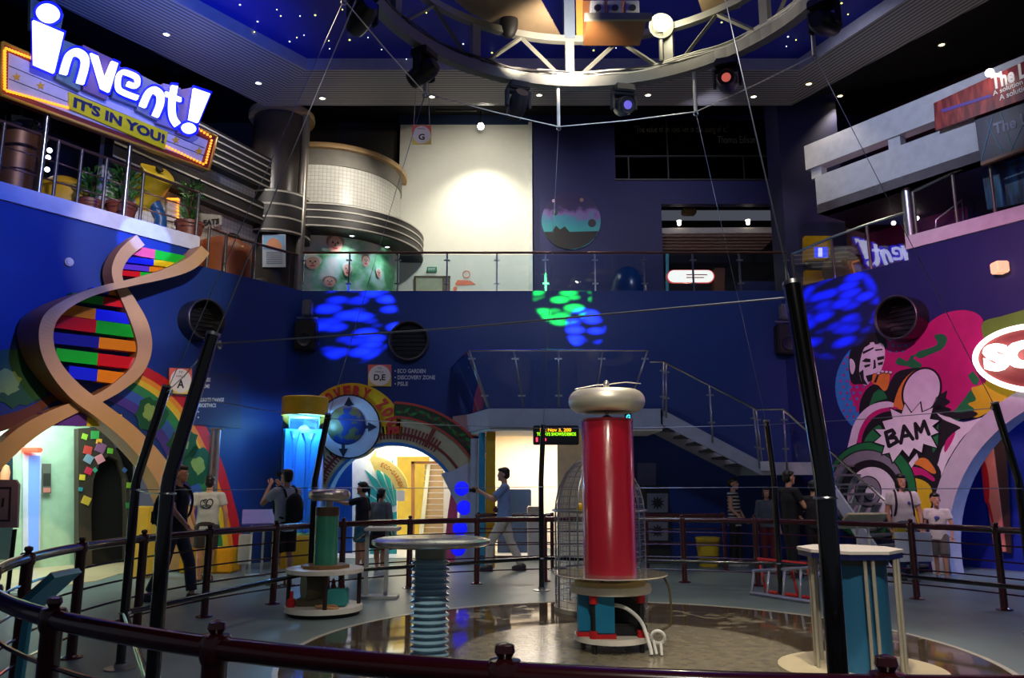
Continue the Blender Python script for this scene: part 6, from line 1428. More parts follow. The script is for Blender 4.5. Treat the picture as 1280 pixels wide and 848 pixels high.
for i, (x, y, lab) in enumerate(((62,188,'upper'),(60,197,'second'),(59,212,'third'),(58,228,'fourth'),(53,236,'lowest'))):
    c = WLm.p(x,y,-1.9); mb = MB(); mb.ell(c, (.05,.05,.05), n=10); solo(mb, 'spot_bulb', glow('spot_white', (225,232,255), 5), '%s of five small white bulbs behind the left railing' % lab, 'bulb', 'white bulbs behind the left railing')
c = WLm.p(164,201,-1.2); mb = MB(); mb.ell(c, (.06,.06,.07), n=10); solo(mb, 'spot_bulb', glow('spot_white', ()), 'white bulb under the marquee beam left of the yellow tube', 'bulb')
c0 = WLm.p(90,215,-2.6); mb = MB(); pxplate(mb, WLm, [[(62,165),(160,205),(160,262),(62,232)]], -2.8, .1); solo(mb, 'dark_blue_screen', mat('screen_dark_navy', (24,28,60), .4), 'dark navy screen wall behind the plants on the left balcony', 'screen')
mb = MB(); pxplate(mb, WLm, [[(206,205),(218,209),(218,260),(206,256)]], -2.0, .1); solo(mb, 'pale_door_panel', mat('door_cream', (176,170,150), .5), 'cream upright panel behind the yellow tube', 'panel')
t = thing('amber_frame', 'small pale board edged with amber bulbs right of the blue leg', 'sign', tuple(WLm.p(220,268,-.9)))
mb = MB(); pxplate(mb, WLm, [[(209,248),(226,248),(224,278),(209,275)]], -.9, .06); mb.build('board', mat('board_pale', (190,184,190), .5), t)
for i in range(12):
    x, y = (210+i*2.4, 249) if i < 6 else (223.5-.1*i, 250+(i-6)*4.5); c = WLm.p(x,y,-.86); mb = MB(); mb.ell(c, (.03,.03,.03), n=8); mb.build('bulb', M_bulb, t)
# ================================================================ rear balcony details
mb = MB(); c = W2.p(540,337,.05); mb.bbox(c, (.28,.06,.14), .01); text(mb, 'EXIT', c+V((0,-.034,0)), (1,0,0),(0,0,1), .07, .2, .03, .004, mi=1); solo(mb, 'exit_sign', [mat('exit_green', (60,110,80), .4, emit=(90,190,120), es=.15), M_let], 'small green exit sign on the white wall', 'sign')
t = thing('glass_partition_door', 'brown framed glass door low on the white wall', 'door', tuple(W2.p(540,364,.05)))
mb = MB()
for x0, x1, y0, y1 in ((517.5,520,346,416),(518,563,345,347),(553,562.5,346,416)): pxplate(mb, W2, [[(x0,y0),(x1,y0),(x1,y1),(x0,y1)]], .1, .06)
mb.build('frame', mat('frame_brown', (92,72,56), .5), t)
mb = MB(); pxplate(mb, W2, [[(520,347),(553,347),(553,416),(520,416)]], .08, .02); mb.build('pane', mat('pane_sage', (168,172,150), .15), t)
t = thing('red_wall_graphic', 'orange red cartoon graphic low on the white wall', 'graphic', tuple(W2.p(582,364,.02)))
mb = MB(); pxplate(mb, W2, [[(569,355),(572,350),(588,351),(595,356),(570,357)],], .015, .01); mb.build('flat_shape', mat('graphic_red', (230,116,84), .5), t)
mb = MB(); mb.torus(W2.p(583,343,.02), .1, .012, 24, 6, (0,1,0)); pxplate(mb, W2, [circ(569,361,2.6,2.6,16)], .015, .01); mb.build('circle', mat('graphic_red', ()), t)
# planet disc
t = thing('planet_mural', 'round painted space scene with mountains and planets on the navy wall', 'mural', tuple(W2.p(714,310,.05)))
def sky_mat():
    m = bpy.data.materials.new('painted_space'); m.use_nodes = True; nt = m.node_tree; b = nt.nodes['Principled BSDF']; b.inputs['Roughness'].default_value = .4
    tc = nt.nodes.new('ShaderNodeTexCoord'); sx = nt.nodes.new('ShaderNodeSeparateXYZ'); nz = nt.nodes.new('ShaderNodeTexNoise'); nz.inputs['Scale'].default_value = 3; nz.inputs['Detail'].default_value = 6
    nt.links.new(tc.outputs['Generated'], sx.inputs[0]); nt.links.new(tc.outputs['Object'], nz.inputs['Vector'])
    ad = nt.nodes.new('ShaderNodeMath'); ad.operation = 'MULTIPLY_ADD'; ad.inputs[1].default_value = .5; nt.links.new(nz.outputs['Fac'], ad.inputs[0]); nt.links.new(sx.outputs['Z'], ad.inputs[2])
    r_ = nt.nodes.new('ShaderNodeValToRGB'); e = r_.color_ramp; e.elements[0].position = .6; e.elements[0].color = (*lin((50,150,160)),1); e.elements[1].position = 1.15 if False else 1.0; e.elements[1].color = (*lin((50,40,90)),1)
    for p, c in ((.78,(60,130,160)),(.88,(120,90,160)),(.96,(60,50,100))): x = e.elements.new(p); x.color = (*lin(c),1)
    nt.links.new(ad.outputs[0], r_.inputs[0]); nt.links.new(r_.outputs[0], b.inputs['Base Color']); return m
mb = MB(); pxplate(mb, W2, [circ(714,276,37,36,48)], .05, .05); mb.build('painted_disc', sky_mat(), t)
mb = MB(); pxplate(mb, W2, [[(680,290),(690,290),(695,282),(700,287),(706,283),(712,290),(748,289),(744,297),(736,304),(725,310),(710,312),(696,308),(685,299)]], .06, .01); mb.build('mountains', mat('mural_mountain', (30,28,32), .6), t)
for x, y, r_, c in ((740,279,5,(40,36,44)),(694,266,3.4,(36,60,60)),(727,250,2.4,(130,110,100)),(692,251,2,(200,170,200))):
    mb = MB(); pxplate(mb, W2, [circ(x,y,r_,r_,20)], .06, .008); mb.build('planet', mat('planet_%d' % x, c, .5), t)
p = W2.p(785,362,1.0); mb = MB(); mb.lathe([(0,0),(.5,0)]+[(.5*cos(q),.75+.72*sin(q)) for q in [pi*i/24 for i in range(13)]], V((p.x,p.y,5.855)), 32); solo(mb, 'blue_dome', mat('dome_blue', (30,64,120), .25), 'dark blue dome exhibit behind the rear balcony glass', 'exhibit')
# shop interior
SH = Plane((0,22.3),(1,0),(0,-1))
t = thing('shop_canopy', 'ribbed brown canopy with pale fascia across the shop opening', 'canopy', tuple(SH.p(905,312)))
mb = MB(); pxplate(mb, SH, [[(826,285),(990,284),(990,291),(826,292)]], 0, .1); mb.build('fascia', mat('fascia_pale', (190,184,176), .4), t)
mb = MB()
for i in range(5): pxplate(mb, SH, [[(826,293+i*4),(972-i*4,293+i*4),(969-i*4,296+i*4),(826,296+i*4)]], -.1-.12*i, .08)
mb.build('ribs', mat('rib_brown', (120,100,86), .5), t)
t = thing('shop_pill_sign', 'glowing rounded white shop sign with red rim', 'sign', tuple(SH.p(863,354)))
pill = circ(884,345.5,8,7.5,12,-pi/2,pi/2)+circ(843,345.5,8,7.5,12,pi/2,1.5*pi)
mb = MB(); pxplate(mb, SH, [grow(pill,1.6)], .28, .1); mb.build('rim', glow('rim_red', (225,70,60), .7), t)
mb = MB(); pxplate(mb, SH, [pill], .3, .03); mb.build('face', glow('sign_face', (255,240,225), 1.25), t)
mb = MB(); pxplate(mb, SH, [[(858,343),(884,343),(884,344.2),(858,344.2)]], .31, .006); pxplate(mb, SH, [[(858,346.5),(880,346.5),(880,347.7),(858,347.7)]], .31, .006); mb.build('print_lines', mat('lettering_rose', (220,120,110), .5), t)
mb = MB(); pxplate(mb, SH, [[(832,316),(836,316),(836,419),(832,419)]], .2, .1); solo(mb, 'teal_post', mat('post_teal', (70,180,190), .5), 'teal upright beside the shop sign', 'post')
mb = MB(); a, b = SH.p(848,356,.2), SH.p(880,356,.2); mb.bbox(((a.x+b.x)/2,a.y+.3,6.45), (b.x-a.x,.5,1.2), .02); solo(mb, 'shop_counter', mat('counter_tan', (176,140,116), .5), 'tan counter under the glowing shop sign', 'counter')
mb = MB(); pxplate(mb, SH, [[(893,335),(906,335),(906,415),(893,415)],], -1.0, .3); solo(mb, 'shop_shelf', mat('shelf_brown', (110,70,44), .5), 'brown shelf right of the shop sign', 'shelf')
mb = MB(); pxplate(mb, SH, [[(925,352),(978,352),(978,418),(925,418)],], -.6, .3); solo(mb, 'shop_low_case', mat('case_navy', (60,66,110), .4), 'low bluish case at the right of the shop', 'case')
mb = MB(); c = SH.p(861,265,-.4); mb.bbox(c, (.42,.3,.2), .04); solo(mb, 'ceiling_fixture', mat('fixture_tan', (130,110,80), .5), 'small tan fixture on the dark shop ceiling', 'fixture')
for x, y, lab in ((849,280,'left'),(935,279,'right')):
    c = SH.p(x,y,.1); mb = MB(); mb.ell(c, (.06,.06,.06), n=10); mb.lathe([(.03,0),(.07,.08),(.07,.1),(0,.12)], c, 12); solo(mb, 'shop_spot_lamp', glow('shop_lamp', (255,240,220), 5), '%s bright spot lamp on the shop canopy fascia' % lab, 'lamp', 'spot lamps on the shop canopy')
# white wall lamp
LW = at(601,158,20.3); mb = MB(); mb.ell(LW, (.09,.09,.1)); solo(mb, 'wall_wash_lamp', glow('wash_lamp', (255,248,230), 20), 'dazzling lamp hanging before the top of the white wall', 'lamp')
mb = MB(); a, b = at(545,138,20.2), at(596,138,20.2); mb.tube([a,b], .03, 8); mb.cyl((LW.x,LW.y,LW.z+.1),(LW.x,LW.y,b.z+.02),.02); solo(mb, 'lamp_track', M_blackm, 'dark lighting track above the white wall', 'track')
# ================================================================ loudspeakers
def speaker(P, x, y, label, off=.18):
    c = P.p(x,y,off); t = thing('wall_loudspeaker', label, 'loudspeaker', tuple(c), 0, 'wall loudspeakers with lamps'); rz = Matrix.Rotation(atan2(P.u.y,P.u.x),3,'Z')
    mb = MB(); mb.bbox(c, (.46,.3,.66), .03, rz); mb.build('cabinet', M_blackm, t)
    mb = MB(); mb.lathe([(0,.0),(.12,.0),(.15,.02),(.16,0)], c+P.n*.155-V((0,0,.1)), 20, axis=tuple(P.n)); mb.build('cone', mat('cone_dark', (30,30,34), .5), t)
    mb = MB(); c2 = c+V((0,0,.62)); mb.bbox(c2, (.2,.24,.36), .03, rz); mb.box(c+V((0,0,.4)), (.46,.06,.04), rz); mb.build('lamp_head', mat('lamp_grey', (96,98,110), .35), t)
speaker(WB, 383, 420, 'black loudspeaker with lamp head at the left end of the back wall')
speaker(WB, 983, 425, 'black loudspeaker with lamp head at the right end of the back wall')
# ================================================================ right side upper bands and banners
M_band2 = mat('band_white', (178,182,196), .55)
bandA = [(1005,183),(1300,50),(1300,88),(1007,214)]
s0 = WR.st(1005,183)[0]
z1t, z1b = WR.st(1005,183)[1], WR.st(1007,213)[1]; z2t, z2b = WR.st(1020,221)[1], WR.st(1032,264)[1]
s1 = WR.st(1020,240)[0]
mb = MB(); mb.plate([[WR.w(a,z,.0) for a,z in ((s0,z1b),(bE,z1b),(bE,z1t),(s0,z1t))]], WR.n, .3); struct(mb, 'wall_upper_right_band', M_band2)
mb = MB(); mb.plate([[WR.w(a,z,.0) for a,z in ((s1,z2b),(bE,z2b),(bE,z2t),(s1,z2t))]], WR.n, .3); struct(mb, 'wall_upper_right_lower_band', M_band2)
mb = MB()
for a in (s0+.1, s0+1.9, s0+3.0, s0+5.5): mb.plate([[WR.w(x,z,-.05) for x,z in ((a,z2t),(a+.25,z2t),(a+.25,z1b),(a,z1b))]], WR.n, .2)
struct(mb, 'wall_upper_right_piers', M_band2)
mb = MB(); mb.plate([[WR.w(a,0,o)+V((0,0,z2b)) for a,o in ((s1,0),(bE,0),(bE,-5.5),(s1,-5.5))]], (0,0,-1), .2); struct(mb, 'ceiling_upper_right', mat('plum_ceiling', (60,40,54), .7))
mb = MB(); mb.plate([[WR.w(a,z,-2.2) for a,z in ((-.5,5.85),(6,5.85),(6,z2b),(-.5,z2b))]], WR.n, .1); struct(mb, 'wall_plum', mat('plum_bright', (120,30,78), .6))
def laser_mat(name, base, beams, seed):
    m = bpy.data.materials.new(name); m.use_nodes = True; nt = m.node_tree; b = nt.nodes['Principled BSDF']; b.inputs['Roughness'].default_value = .35
    tc = nt.nodes.new('ShaderNodeTexCoord'); wv = nt.nodes.new('ShaderNodeTexNoise'); mp = nt.nodes.new('ShaderNodeMapping'); mp.inputs['Rotation'].default_value = (0,R(seed),R(30)); mp.inputs['Scale'].default_value = (.5,6,1)
    nt.links.new(tc.outputs['Object'], mp.inputs[0]); nt.links.new(mp.outputs[0], wv.inputs['Vector']); wv.inputs['Scale'].default_value = 1.6; wv.inputs['Detail'].default_value = 2
    r_ = nt.nodes.new('ShaderNodeValToRGB'); e = r_.color_ramp; e.elements[0].position = .45; e.elements[0].color = (*lin(base),1); e.elements[1].position = .7; e.elements[1].color = (*lin(beams),1)
    nt.links.new(wv.outputs['Fac'], r_.inputs[0]); nt.links.new(r_.outputs[0], b.inputs['Base Color']); return m
BP = Plane(WR.w(0,0,.15), WR.u, WR.n)
t = thing('red_banner', 'red banner with purple streaks and white lettering beginning The L on the right upper band', 'banner', tuple(BP.p(1225,140)))
mb = MB(); pxplate(mb, BP, [[(1167,129),(1320,58),(1320,110),(1169,163)]], 0, .06); mb.build('board', laser_mat('banner_red', (110,18,26), (190,70,60), 20), t)
mb = MB(); pxplate(mb, BP, [[(1176,137),(1238,118),(1240,121),(1178,141)]], .008, .008); mb.build('streak', mat('streak_purple', (96,60,160), .4), t)
mb = MB(); pxtext(mb, BP, 'The Le', 1239, 1291, 95, 113, .012, .04, yb=(72,94)); pxtext(mb, BP, 'A solution f', 1241, 1284, 114, 120, .012, .02, yb=(96,103)); pxtext(mb, BP, 'A solution', 1249, 1288, 119, 126, .012, .02, yb=(103,111)); mb.build('lettering', mat('banner_white', (235,225,225), .5), t)
mb = MB(); c = BP.p(1237,91,.35); mb.ell(c, (.07,.07,.07)); mb.tube([c, c-BP.n*.35+V((0,0,.05))], .02, 6); solo(mb, 'banner_lamp', glow('banner_lamp_white', (255,250,240), 14), 'bright lamp arm lighting the red banner', 'lamp')
BANL = c
t = thing('blue_banner', 'dark blue banner with laser beams and white lettering below the red banner', 'banner', tuple(BP.p(1250,190,-.4)))
mb = MB(); pxplate(mb, BP, [[(1218,146),(1320,108),(1320,168),(1226,205)]], -.1, .06); mb.build('board', laser_mat('banner_navy', (12,10,44), (24,30,84), 40), t)
mb = MB()
for l in (((1219,176),(1262,188)),((1250,140),(1264,184)),((1232,150),(1252,190)),((1262,190),(1290,130)),((1240,146),(1226,200))): pxplate(mb, BP, [[l[0], l[1], (l[1][0]+1.1,l[1][1]), (l[0][0]+1.1,l[0][1])]], -.09, .005)
mb.build('beam', mat('beam_teal', (40,120,150), .4), t)
mb = MB(); pxtext(mb, BP, 'The L', 1242, 1284, 155, 169, -.085, .03, yb=(139,155)); mb.build('lettering', mat('banner_grey', (150,150,180), .5), t)
mb = MB(); pxplate(mb, BP, [[(1226,206),(1320,170),(1320,246),(1234,262)]], -.6, .06); solo(mb, 'laser_show_screen', laser_mat('screen_laser', (14,24,40), (40,110,140), 70), 'dark panel with green and blue beams under the blue banner', 'panel')
mb = MB(); pxplate(mb, BP, [[(1226,203),(1320,168),(1320,172),(1226,207)]], .0, .08); solo(mb, 'bronze_trim', mat('trim_bronze', (140,104,70), .4), 'thin bronze trim under the blue banner', 'trim')
# things on the right corner balcony
t = thing('yellow_kiosk', 'tall yellow kiosk with a small blue screen on the right corner balcony', 'kiosk', tuple(at(1022,350,17.4)))
KP = Plane((0,17.15),(1,0),(0,-1))
def kbox(x0, x1, y0, y1, nm, m, o0=0, dp=.6): mb = MB(); pxplate(mb, KP, [[(x0,y0),(x1,y0),(x1,y1),(x0,y1)]], o0, dp); return mb.build(nm, m, t)
kbox(1006,1038,295,326,'head',M_yellow); kbox(1009,1035,326,338,'waist',mat('kiosk_navy',(24,50,70),.4),-.05); kbox(1007,1038,338,372,'foot',M_yellow)
kbox(1018,1035,309,322,'screen',glow('screen_blue_lit',(60,80,250),1.0),.01,.02); kbox(1023,1028,310,321,'screen_picture',glow('screen_white_lit',(210,215,255),1.3),.02,.01)
c = WR.p(1054,348,-1.0); mb = MB(); mb.lathe([(0,0),(.42,0),(.42,.1),(0,.1)], V((c.x,c.y,6.27)), 32, axis=(-.6,-.8,.0)); solo(mb, 'olive_disc', mat('disc_olive', (110,104,70), .5), 'olive round disc beside the yellow kiosk', 'disc')
mb = MB(); pxplate(mb, WR, [[(1058,285),(1081,292),(1081,318),(1058,318)]], -1.9, .06); solo(mb, 'plum_notice', mat('notice_mauve', (150,110,130), .5), 'mauve notice on the plum wall of the right balcony', 'notice')
for i, (x, y, o_, lab) in enumerate(((1161,240,-2.6,'highest'),(1175,259,-2.2,'middle'),(1146,273,-1.8,'lowest'),(1117,279,-1.4,'leftmost'))):
    c = WR.p(x,y,o_); mb = MB(); mb.ell(c, (.05,.05,.05), n=10); solo(mb, 'ceiling_bulb', glow('spot_warm', (255,236,225), 6), '%s of four white bulbs under the right upper balcony' % lab, 'bulb', 'bulbs under the right upper balcony')
hr_ = [WR.p(1170,287,-1.6), WR.p(1170,275,-1.6), WR.p(1203,250,-1.6), WR.p(1205,277,-1.6)]
mb = MB(); mb.tube(hr_, .025, 8); solo(mb, 'stair_handrail', M_steel, 'steel handrail of a stair on the right upper balcony', 'handrail')
mb = MB(); mb.plate([[WR.w(a,z,-2.0) for a,z in ((3.2,6.31),(4.3,6.31),(4.3,z2b),(3.2,z2b))]], WR.n, .1); struct(mb, 'wall_right_dark', mat('dark_void_paint', ()))
# ================================================================ people
def remesh(mb, vox, smooth_it=4):
    """one continuous skin over overlapping shapes"""
    me = bpy.data.meshes.new('tmp'); me.from_pydata([tuple(v) for v in mb.v], [], mb.f); me.update()
    bm = bmesh.new(); bm.from_mesh(me); bmesh.ops.remove_doubles(bm, verts=bm.verts, dist=1e-5); bmesh.ops.recalc_face_normals(bm, faces=bm.faces); bm.to_mesh(me); bm.free()
    o = bpy.data.objects.new('tmp', me); COL.objects.link(o)
    m = o.modifiers.new('r', 'REMESH'); m.mode = 'VOXEL'; m.voxel_size = vox
    s = o.modifiers.new('s', 'SMOOTH'); s.iterations = smooth_it; s.factor = .5
    dg = bpy.context.evaluated_depsgraph_get(); ev = o.evaluated_get(dg); r = ev.to_mesh()
    vs = [v.co.copy() for v in r.vertices]; fs = [list(p.vertices) for p in r.polygons]
    ev.to_mesh_clear(); bpy.data.objects.remove(o); bpy.data.meshes.remove(me)
    out = MB(); out.add(vs, fs, True, 0); return out
def cap(mb, p, q, r1, r2, n=14):
    """tapered limb with rounded ends"""
    p, q = V(p), V(q); mb.tube([p, q], [r1, r2], n); mb.ell(p, (r1,)*3, n=n); mb.ell(q, (r2,)*3, n=n)
def frust(mb, p, q, r1, r2, n=16): mb.tube([V(p), V(q)], [r1, r2], n)
SK = mat('skin', (206,150,118), .5, vary=.04)
def person(name_label, pos, rz, H, arms, legs, top, bottom, hair, sleeve=.55, bottom_len=.5, shoes=(40,40,44), lean=0., head_yaw=0., head_pitch=0., hair_style='short', female=False, hs=1.0, shirt_len=0., skirt=False, build=1.0, skin=SK, sandals=False):
    """arms: per side (elbow, wrist) offsets from the shoulder; legs: per side forward offset of ankle and knee bend"""
    s = H/1.72; t = thing('person', name_label, 'person', tuple(pos), rz)
    hip = .90; sh_w = (.165 if female else .19)*build; hip_w = .09*build; shz = 1.40
    lv = lambda z: V((0, lean*(z-hip), 0))
    B = MB()
    pel = V((0,0,hip)); che = V((0,0,1.26))+lv(1.26); nek = V((0,-.01,1.47))+lv(1.47)
    B.ell(V((0,0,.94))+lv(.94), (.155*build,.105*build,.12)); B.ell(V((0,.0,1.10))+lv(1.1), (.135*build,.095*build,.16)); B.ell(che, (.165*build,.108*build,.19)); B.ell(V((0,-.01,1.385))+lv(1.385), (.15*build,.075,.07))
    cap(B, V((0,-.01,1.40))+lv(1.4), V((0,.0,1.53))+lv(1.53), .055, .05)
    hc = V((0,.02,1.615+.09*(hs-1)))+lv(1.615); hr = Matrix.Rotation(head_yaw,3,'Z') @ Matrix.Rotation(head_pitch,3,'X') @ Matrix.Scale(hs,3)
    def hd(x, y, z): return hc+hr @ V((x,y,z))
    B.ell(hd(0,-.012,.028), (.074,.092,.085), hr); B.ell(hd(0,.028,-.045), (.055,.062,.066), hr)
    B.ell(hd(0,.092,-.012), (.013,.02,.025), hr, 10); B.ell(hd(0,.088,-.026), (.018,.013,.012), hr, 10)
    B.ell(hd(0,.075,-.088), (.03,.022,.022), hr, 10)
    for sx in (-1,1): B.ell(hd(sx*.076,-.012,-.008), (.012,.026,.034), hr, 10)
    hands = []; aj = []
    for sx, (e, w_) in zip((-1,1), arms):
        sp_ = V((sx*sh_w,-.01,shz))+lv(shz); ep = sp_+V(e); wp = sp_+V(w_)
        B.ell(sp_, (.062*build,.058,.06)); cap(B, sp_, ep, .05*build, .04*build); cap(B, ep, wp, .039*build, .027)
        d = (wp-ep).normalized(); aj.append((sp_,ep,wp)); hands.append((wp,d,sx))
        c = wp+d*.045; q = V((0,0,1)).rotation_difference(d).to_matrix(); B.ell(c, (.022,.036,.05), q)
    lj = []
    for sx, (fy, kb) in zip((-1,1), legs):
        h0 = V((sx*hip_w,0,hip-.03)); an = V((sx*.085,fy,.085)); kn = (h0+an)/2+V((0,kb,0.01)); lj.append((h0,kn,an))
        cap(B, h0, kn, .083*build, .055*build); cap(B, kn, an, .054*build, .036); B.ell(kn.lerp(an,.28)+V((0,-.015,0)), (.05*build,.05*build,.1))
        B.ell(V((an.x,an.y+.05,.045)), (.04,.11,.042))
    body = remesh(B, .013)
    # fingers
    for wp, d, sx in hands:
        side = d.cross(V((0,1,0)) if abs(d.y) < .8 else V((1,0,0))).normalized(); nr = side.cross(d)
        for k, (o_, L) in enumerate(((-.027,.065),(-.009,.078),(.009,.074),(.026,.058))):
            b = wp+d*.085+side*o_; m1 = b+d*L*.5+nr*.006; e_ = b+d*L*.9+nr*.028
            body.tube([b-d*.02, b, m1, e_], [.0088,.0088,.008,.0062], 7, mi=0)
        b = wp+d*.03+side*.026; body.tube([b, b+side*.026+d*.025+nr*.01, b+side*.03+d*.06+nr*.016], [.011,.010,.007], 7, mi=0)
    for sx in (-1,1):
        body.ell(hd(sx*.03,.083,.012), (.013,.008,.008), hr, 8, mi=1); body.ell(hd(sx*.03,.0895,.012), (.006,.004,.006), hr, 8, mi=2)
        body.tube([hd(sx*.015,.086,.03), hd(sx*.047,.076,.033)], .004, 5, mi=2)
    body.tube([hd(-.022,.083,-.058), hd(0,.091,-.057), hd(.022,.083,-.058)], .0055, 6, mi=3)
    M2 = Matrix.Scale(s,4)
    def fin(mb, nm, ms): 
        mb.v = [v*s for v in mb.v]; return mb.build(nm, ms, t, local=True)
    fin(body, 'body', [skin, mat('eye_white',(225,222,218),.3), mat('eye_dark',(26,18,16),.3), mat('lip_tone',(168,88,80),.5)])
    # shirt
    g = .016; Sh = MB(); zc = hip-.02-shirt_len
    Sh.ell(V((0,0,1.10))+lv(1.1), ((.135*build+g*1.6),.095*build+g*1.8,.2)); Sh.ell(che, (.165*build+g,.108*build+g,.195)); Sh.ell(V((0,-.01,1.385))+lv(1.385), (.15*build+g,.075+g,.075+g*.6))
    rings = [(zc,.162*build+g,.128),(1.0,.152*build+g,.12),(1.12,.146*build+g,.113),(1.26,.162*build+g,.12),(1.34,.155*build+g,.10)]; nn_ = 28; vs_ = []
    for (z, rx, ry) in rings:
        for q in range(nn_): vs_.append(V((rx*cos(2*pi*q/nn_), ry*sin(2*pi*q/nn_), z))+lv(z))
    Sh.add(vs_, [(a*nn_+q, a*nn_+(q+1) % nn_, (a+1)*nn_+(q+1) % nn_, (a+1)*nn_+q) for a in range(4) for q in range(nn_)]+[tuple(range(nn_-1,-1,-1)), tuple(range(4*nn_,5*nn_))], True)
    for sx in (-1,1): cap(Sh, V((sx*.04,-.01,1.425))+lv(1.42), V((sx*sh_w*.88,-.01,1.405))+lv(1.4), .046, .052)
    for (sp_,ep,wp) in aj:
        Sh.ell(sp_, (.058*build+.009,.058+.009,.058+.006))
        if sleeve <= 1: frust(Sh, sp_, sp_.lerp(ep, sleeve), .055*build+.009, .05*build+.017)
        else: cap(Sh, sp_, ep, .052*build+g, .042*build+g); frust(Sh, ep, ep.lerp(wp, sleeve-1), .041*build+g, .032+g)
    sh = remesh(Sh, .014)
    fin(sh, 'shirt', top if isinstance(top, list) else [top])
    # bottoms
    Bt = MB(); zt = hip+.09
    if skirt:
        Bt.lathe([(0,zt),(.15*build,zt),(.19*build,hip-.05),(.24*build,hip-.5*bottom_len-.05),(0,hip-.5*bottom_len-.05)], (0,0,0), 24)
    else:
        Bt.ell(V((0,0,.93)), (.155*build+g,.108*build+g,.125)); 
        for (h0,kn,an) in lj:
            if bottom_len <= 1: frust(Bt, h0+V((0,0,.04)), h0.lerp(kn, bottom_len), .092*build+g*.6, .082*build+g)
            else: cap(Bt, h0, kn, .088*build+g*.5, .066*build+g*.6); frust(Bt, kn, kn.lerp(an, bottom_len-1), .066*build+g*.6, .054+g)
    bt = remesh(Bt, .014); fin(bt, 'trousers' if bottom_len > 1 else 'skirt' if skirt else 'shorts', [bottom])
    # shoes
    for (h0,kn,an) in lj:
        F = MB(); F.ell(V((an.x,an.y+.055,.045)), (.048,.125,.05)); F.ell(V((an.x,an.y-.02,.06)), (.045,.06,.06)); F.bbox((an.x,an.y+.04,.012), (.09,.25,.024), .01)
        if sandals: F = MB(); F.bbox((an.x,an.y+.045,.012), (.095,.27,.024), .01); F.torus((an.x,an.y+.08,.05), .045, .01, 16, 6, (0,1,0))
        fin(remesh(F,.012,2) if not sandals else F, 'shoe', [mat('shoe_%d_%d_%d' % shoes, shoes, .5)])
    # hair
    Hh = MB(); Hh.ell(hd(0,-.034,.052), (.083,.092,.08), hr); Hh.ell(hd(0,-.05,-.0), (.08,.075,.085), hr); Hh.ell(hd(0,.03,.085), (.065,.06,.035), hr)
    if hair_style == 'bob':
        Hh.ell(hd(0,-.045,-.05), (.088,.07,.12), hr)
        for sx in (-1,1): Hh.ell(hd(sx*.074,.01,-.045), (.022,.05,.1), hr)
        Hh.ell(hd(0,.062,.078), (.062,.026,.026), hr)
    if hair_style == 'tail': Hh.ell(hd(0,-.125,.0), (.035,.045,.045), hr); cap(Hh, hd(0,-.14,-.01), hd(0,-.15,-.15), .034, .016)
    if hair_style == 'fringe': Hh.ell(hd(0,.062,.076), (.062,.026,.026), hr)
    hh = remesh(Hh, .012, 2); fin(hh, 'hair', [hair])
    t['_s'] = s
    return t, {'sh': [tuple((wm(t) @ (v*s)) for v in j) for j in aj], 's': s, 'hd': lambda x,y,z: wm(t) @ (hd(x,y,z)*s), 'back': lambda x,y,z: wm(t) @ ((V((x,y,z))+lv(z))*s)}
HB = mat('hair_black', (20,17,17), .45, vary=.1); HBR = mat('hair_dark_brown', (38,26,22), .45)
def fab(n, c): return mat(n, c, .8, vary=.07, scale=14)
def shirt_print(n, base, pr):
    """cloth with a blotchy dark emblem woven into the back"""
    return fab(n, base)
def px_pos(x, y): p = floor_at(x, y); return V((p.x,p.y,0))
def pheight(x, yh, p): return at(x, yh, p.y).z
hang = lambda sx: ((sx*.05,0,-.28),(sx*.07,.05,-.53))
def backpack(info, label, m, w=.30, h=.44, d=.17, z=1.15):
    bk = info['back']; c = bk(0,-.2,z); q = (bk(0,-.2,z)-bk(0,0,z)).to_2d(); ang = atan2(q.y,q.x)+pi/2
    t = thing('backpack', label, 'backpack', tuple(c), ang); s = info['s']
    mb = MB(); mb.ell((0,-.02,0), (w/2*s*1.05,d/2*s,h/2*s*1.05), n=20); mb.bbox((0,0,-.03*s), (w*s*.95,d*.7*s,h*.86*s), .05*s); mb = remesh(mb, .014); mb.build('bag', m, t, local=True)
    mb = MB(); mb.bbox((0,-d*.5*s,-.09*s), (w*.7*s,.06*s,h*.42*s), .025*s); mb.build('pocket', m, t, local=True)
    for sx in (-1,1):
        mb = MB(); pts = [bk(sx*.09,-.13,z+.16), bk(sx*.11,-.10,1.42), bk(sx*.115,.0,1.475), bk(sx*.12,.1,1.39), bk(sx*.125,.13,1.24), bk(sx*.15,.06,1.06), bk(sx*.13,-.13,1.0)]
        mb.tube(sm(pts,4), .017*s, 6); mb.build('strap', m, t)
    return t
# 1 man with grey printed T-shirt, seen from behind
p = px_pos(254,727); t, f = person('person in pale grey T-shirt with dark back print and shorts, seen from behind', p, R(8), pheight(254,596,p), (((-.06,.0,-.27),(-.02,.12,-.48)),((.08,0,-.27),(.08,.08,-.5))), ((.02,.0),(-.03,.01)), fab('tee_pale_grey',(178,190,196)), fab('shorts_charcoal',(46,44,46)), HB, .6, .86, (70,60,52), build=1.08, sandals=True, shirt_len=.06)
mb = MB(); bk = f['back']
for (x, z, rx, rz_, a) in ((-.05,1.27,.05,.06,.4),(.045,1.28,.05,.07,-.4),(0,1.22,.07,.03,0),(-.02,1.31,.03,.03,.2)):
    pts = [bk(x+rx*cos(q)*cos(a)-rz_*sin(q)*sin(a), -.128+.0*abs(x), z+rx*cos(q)*sin(a)+rz_*sin(q)*cos(a)) for q in [2*pi*i/24 for i in range(24)]]
    mb.tube(pts, .008, 5, closed=True)
mb.build('shirt_print', mat('print_navy',(40,52,74),.8), t)
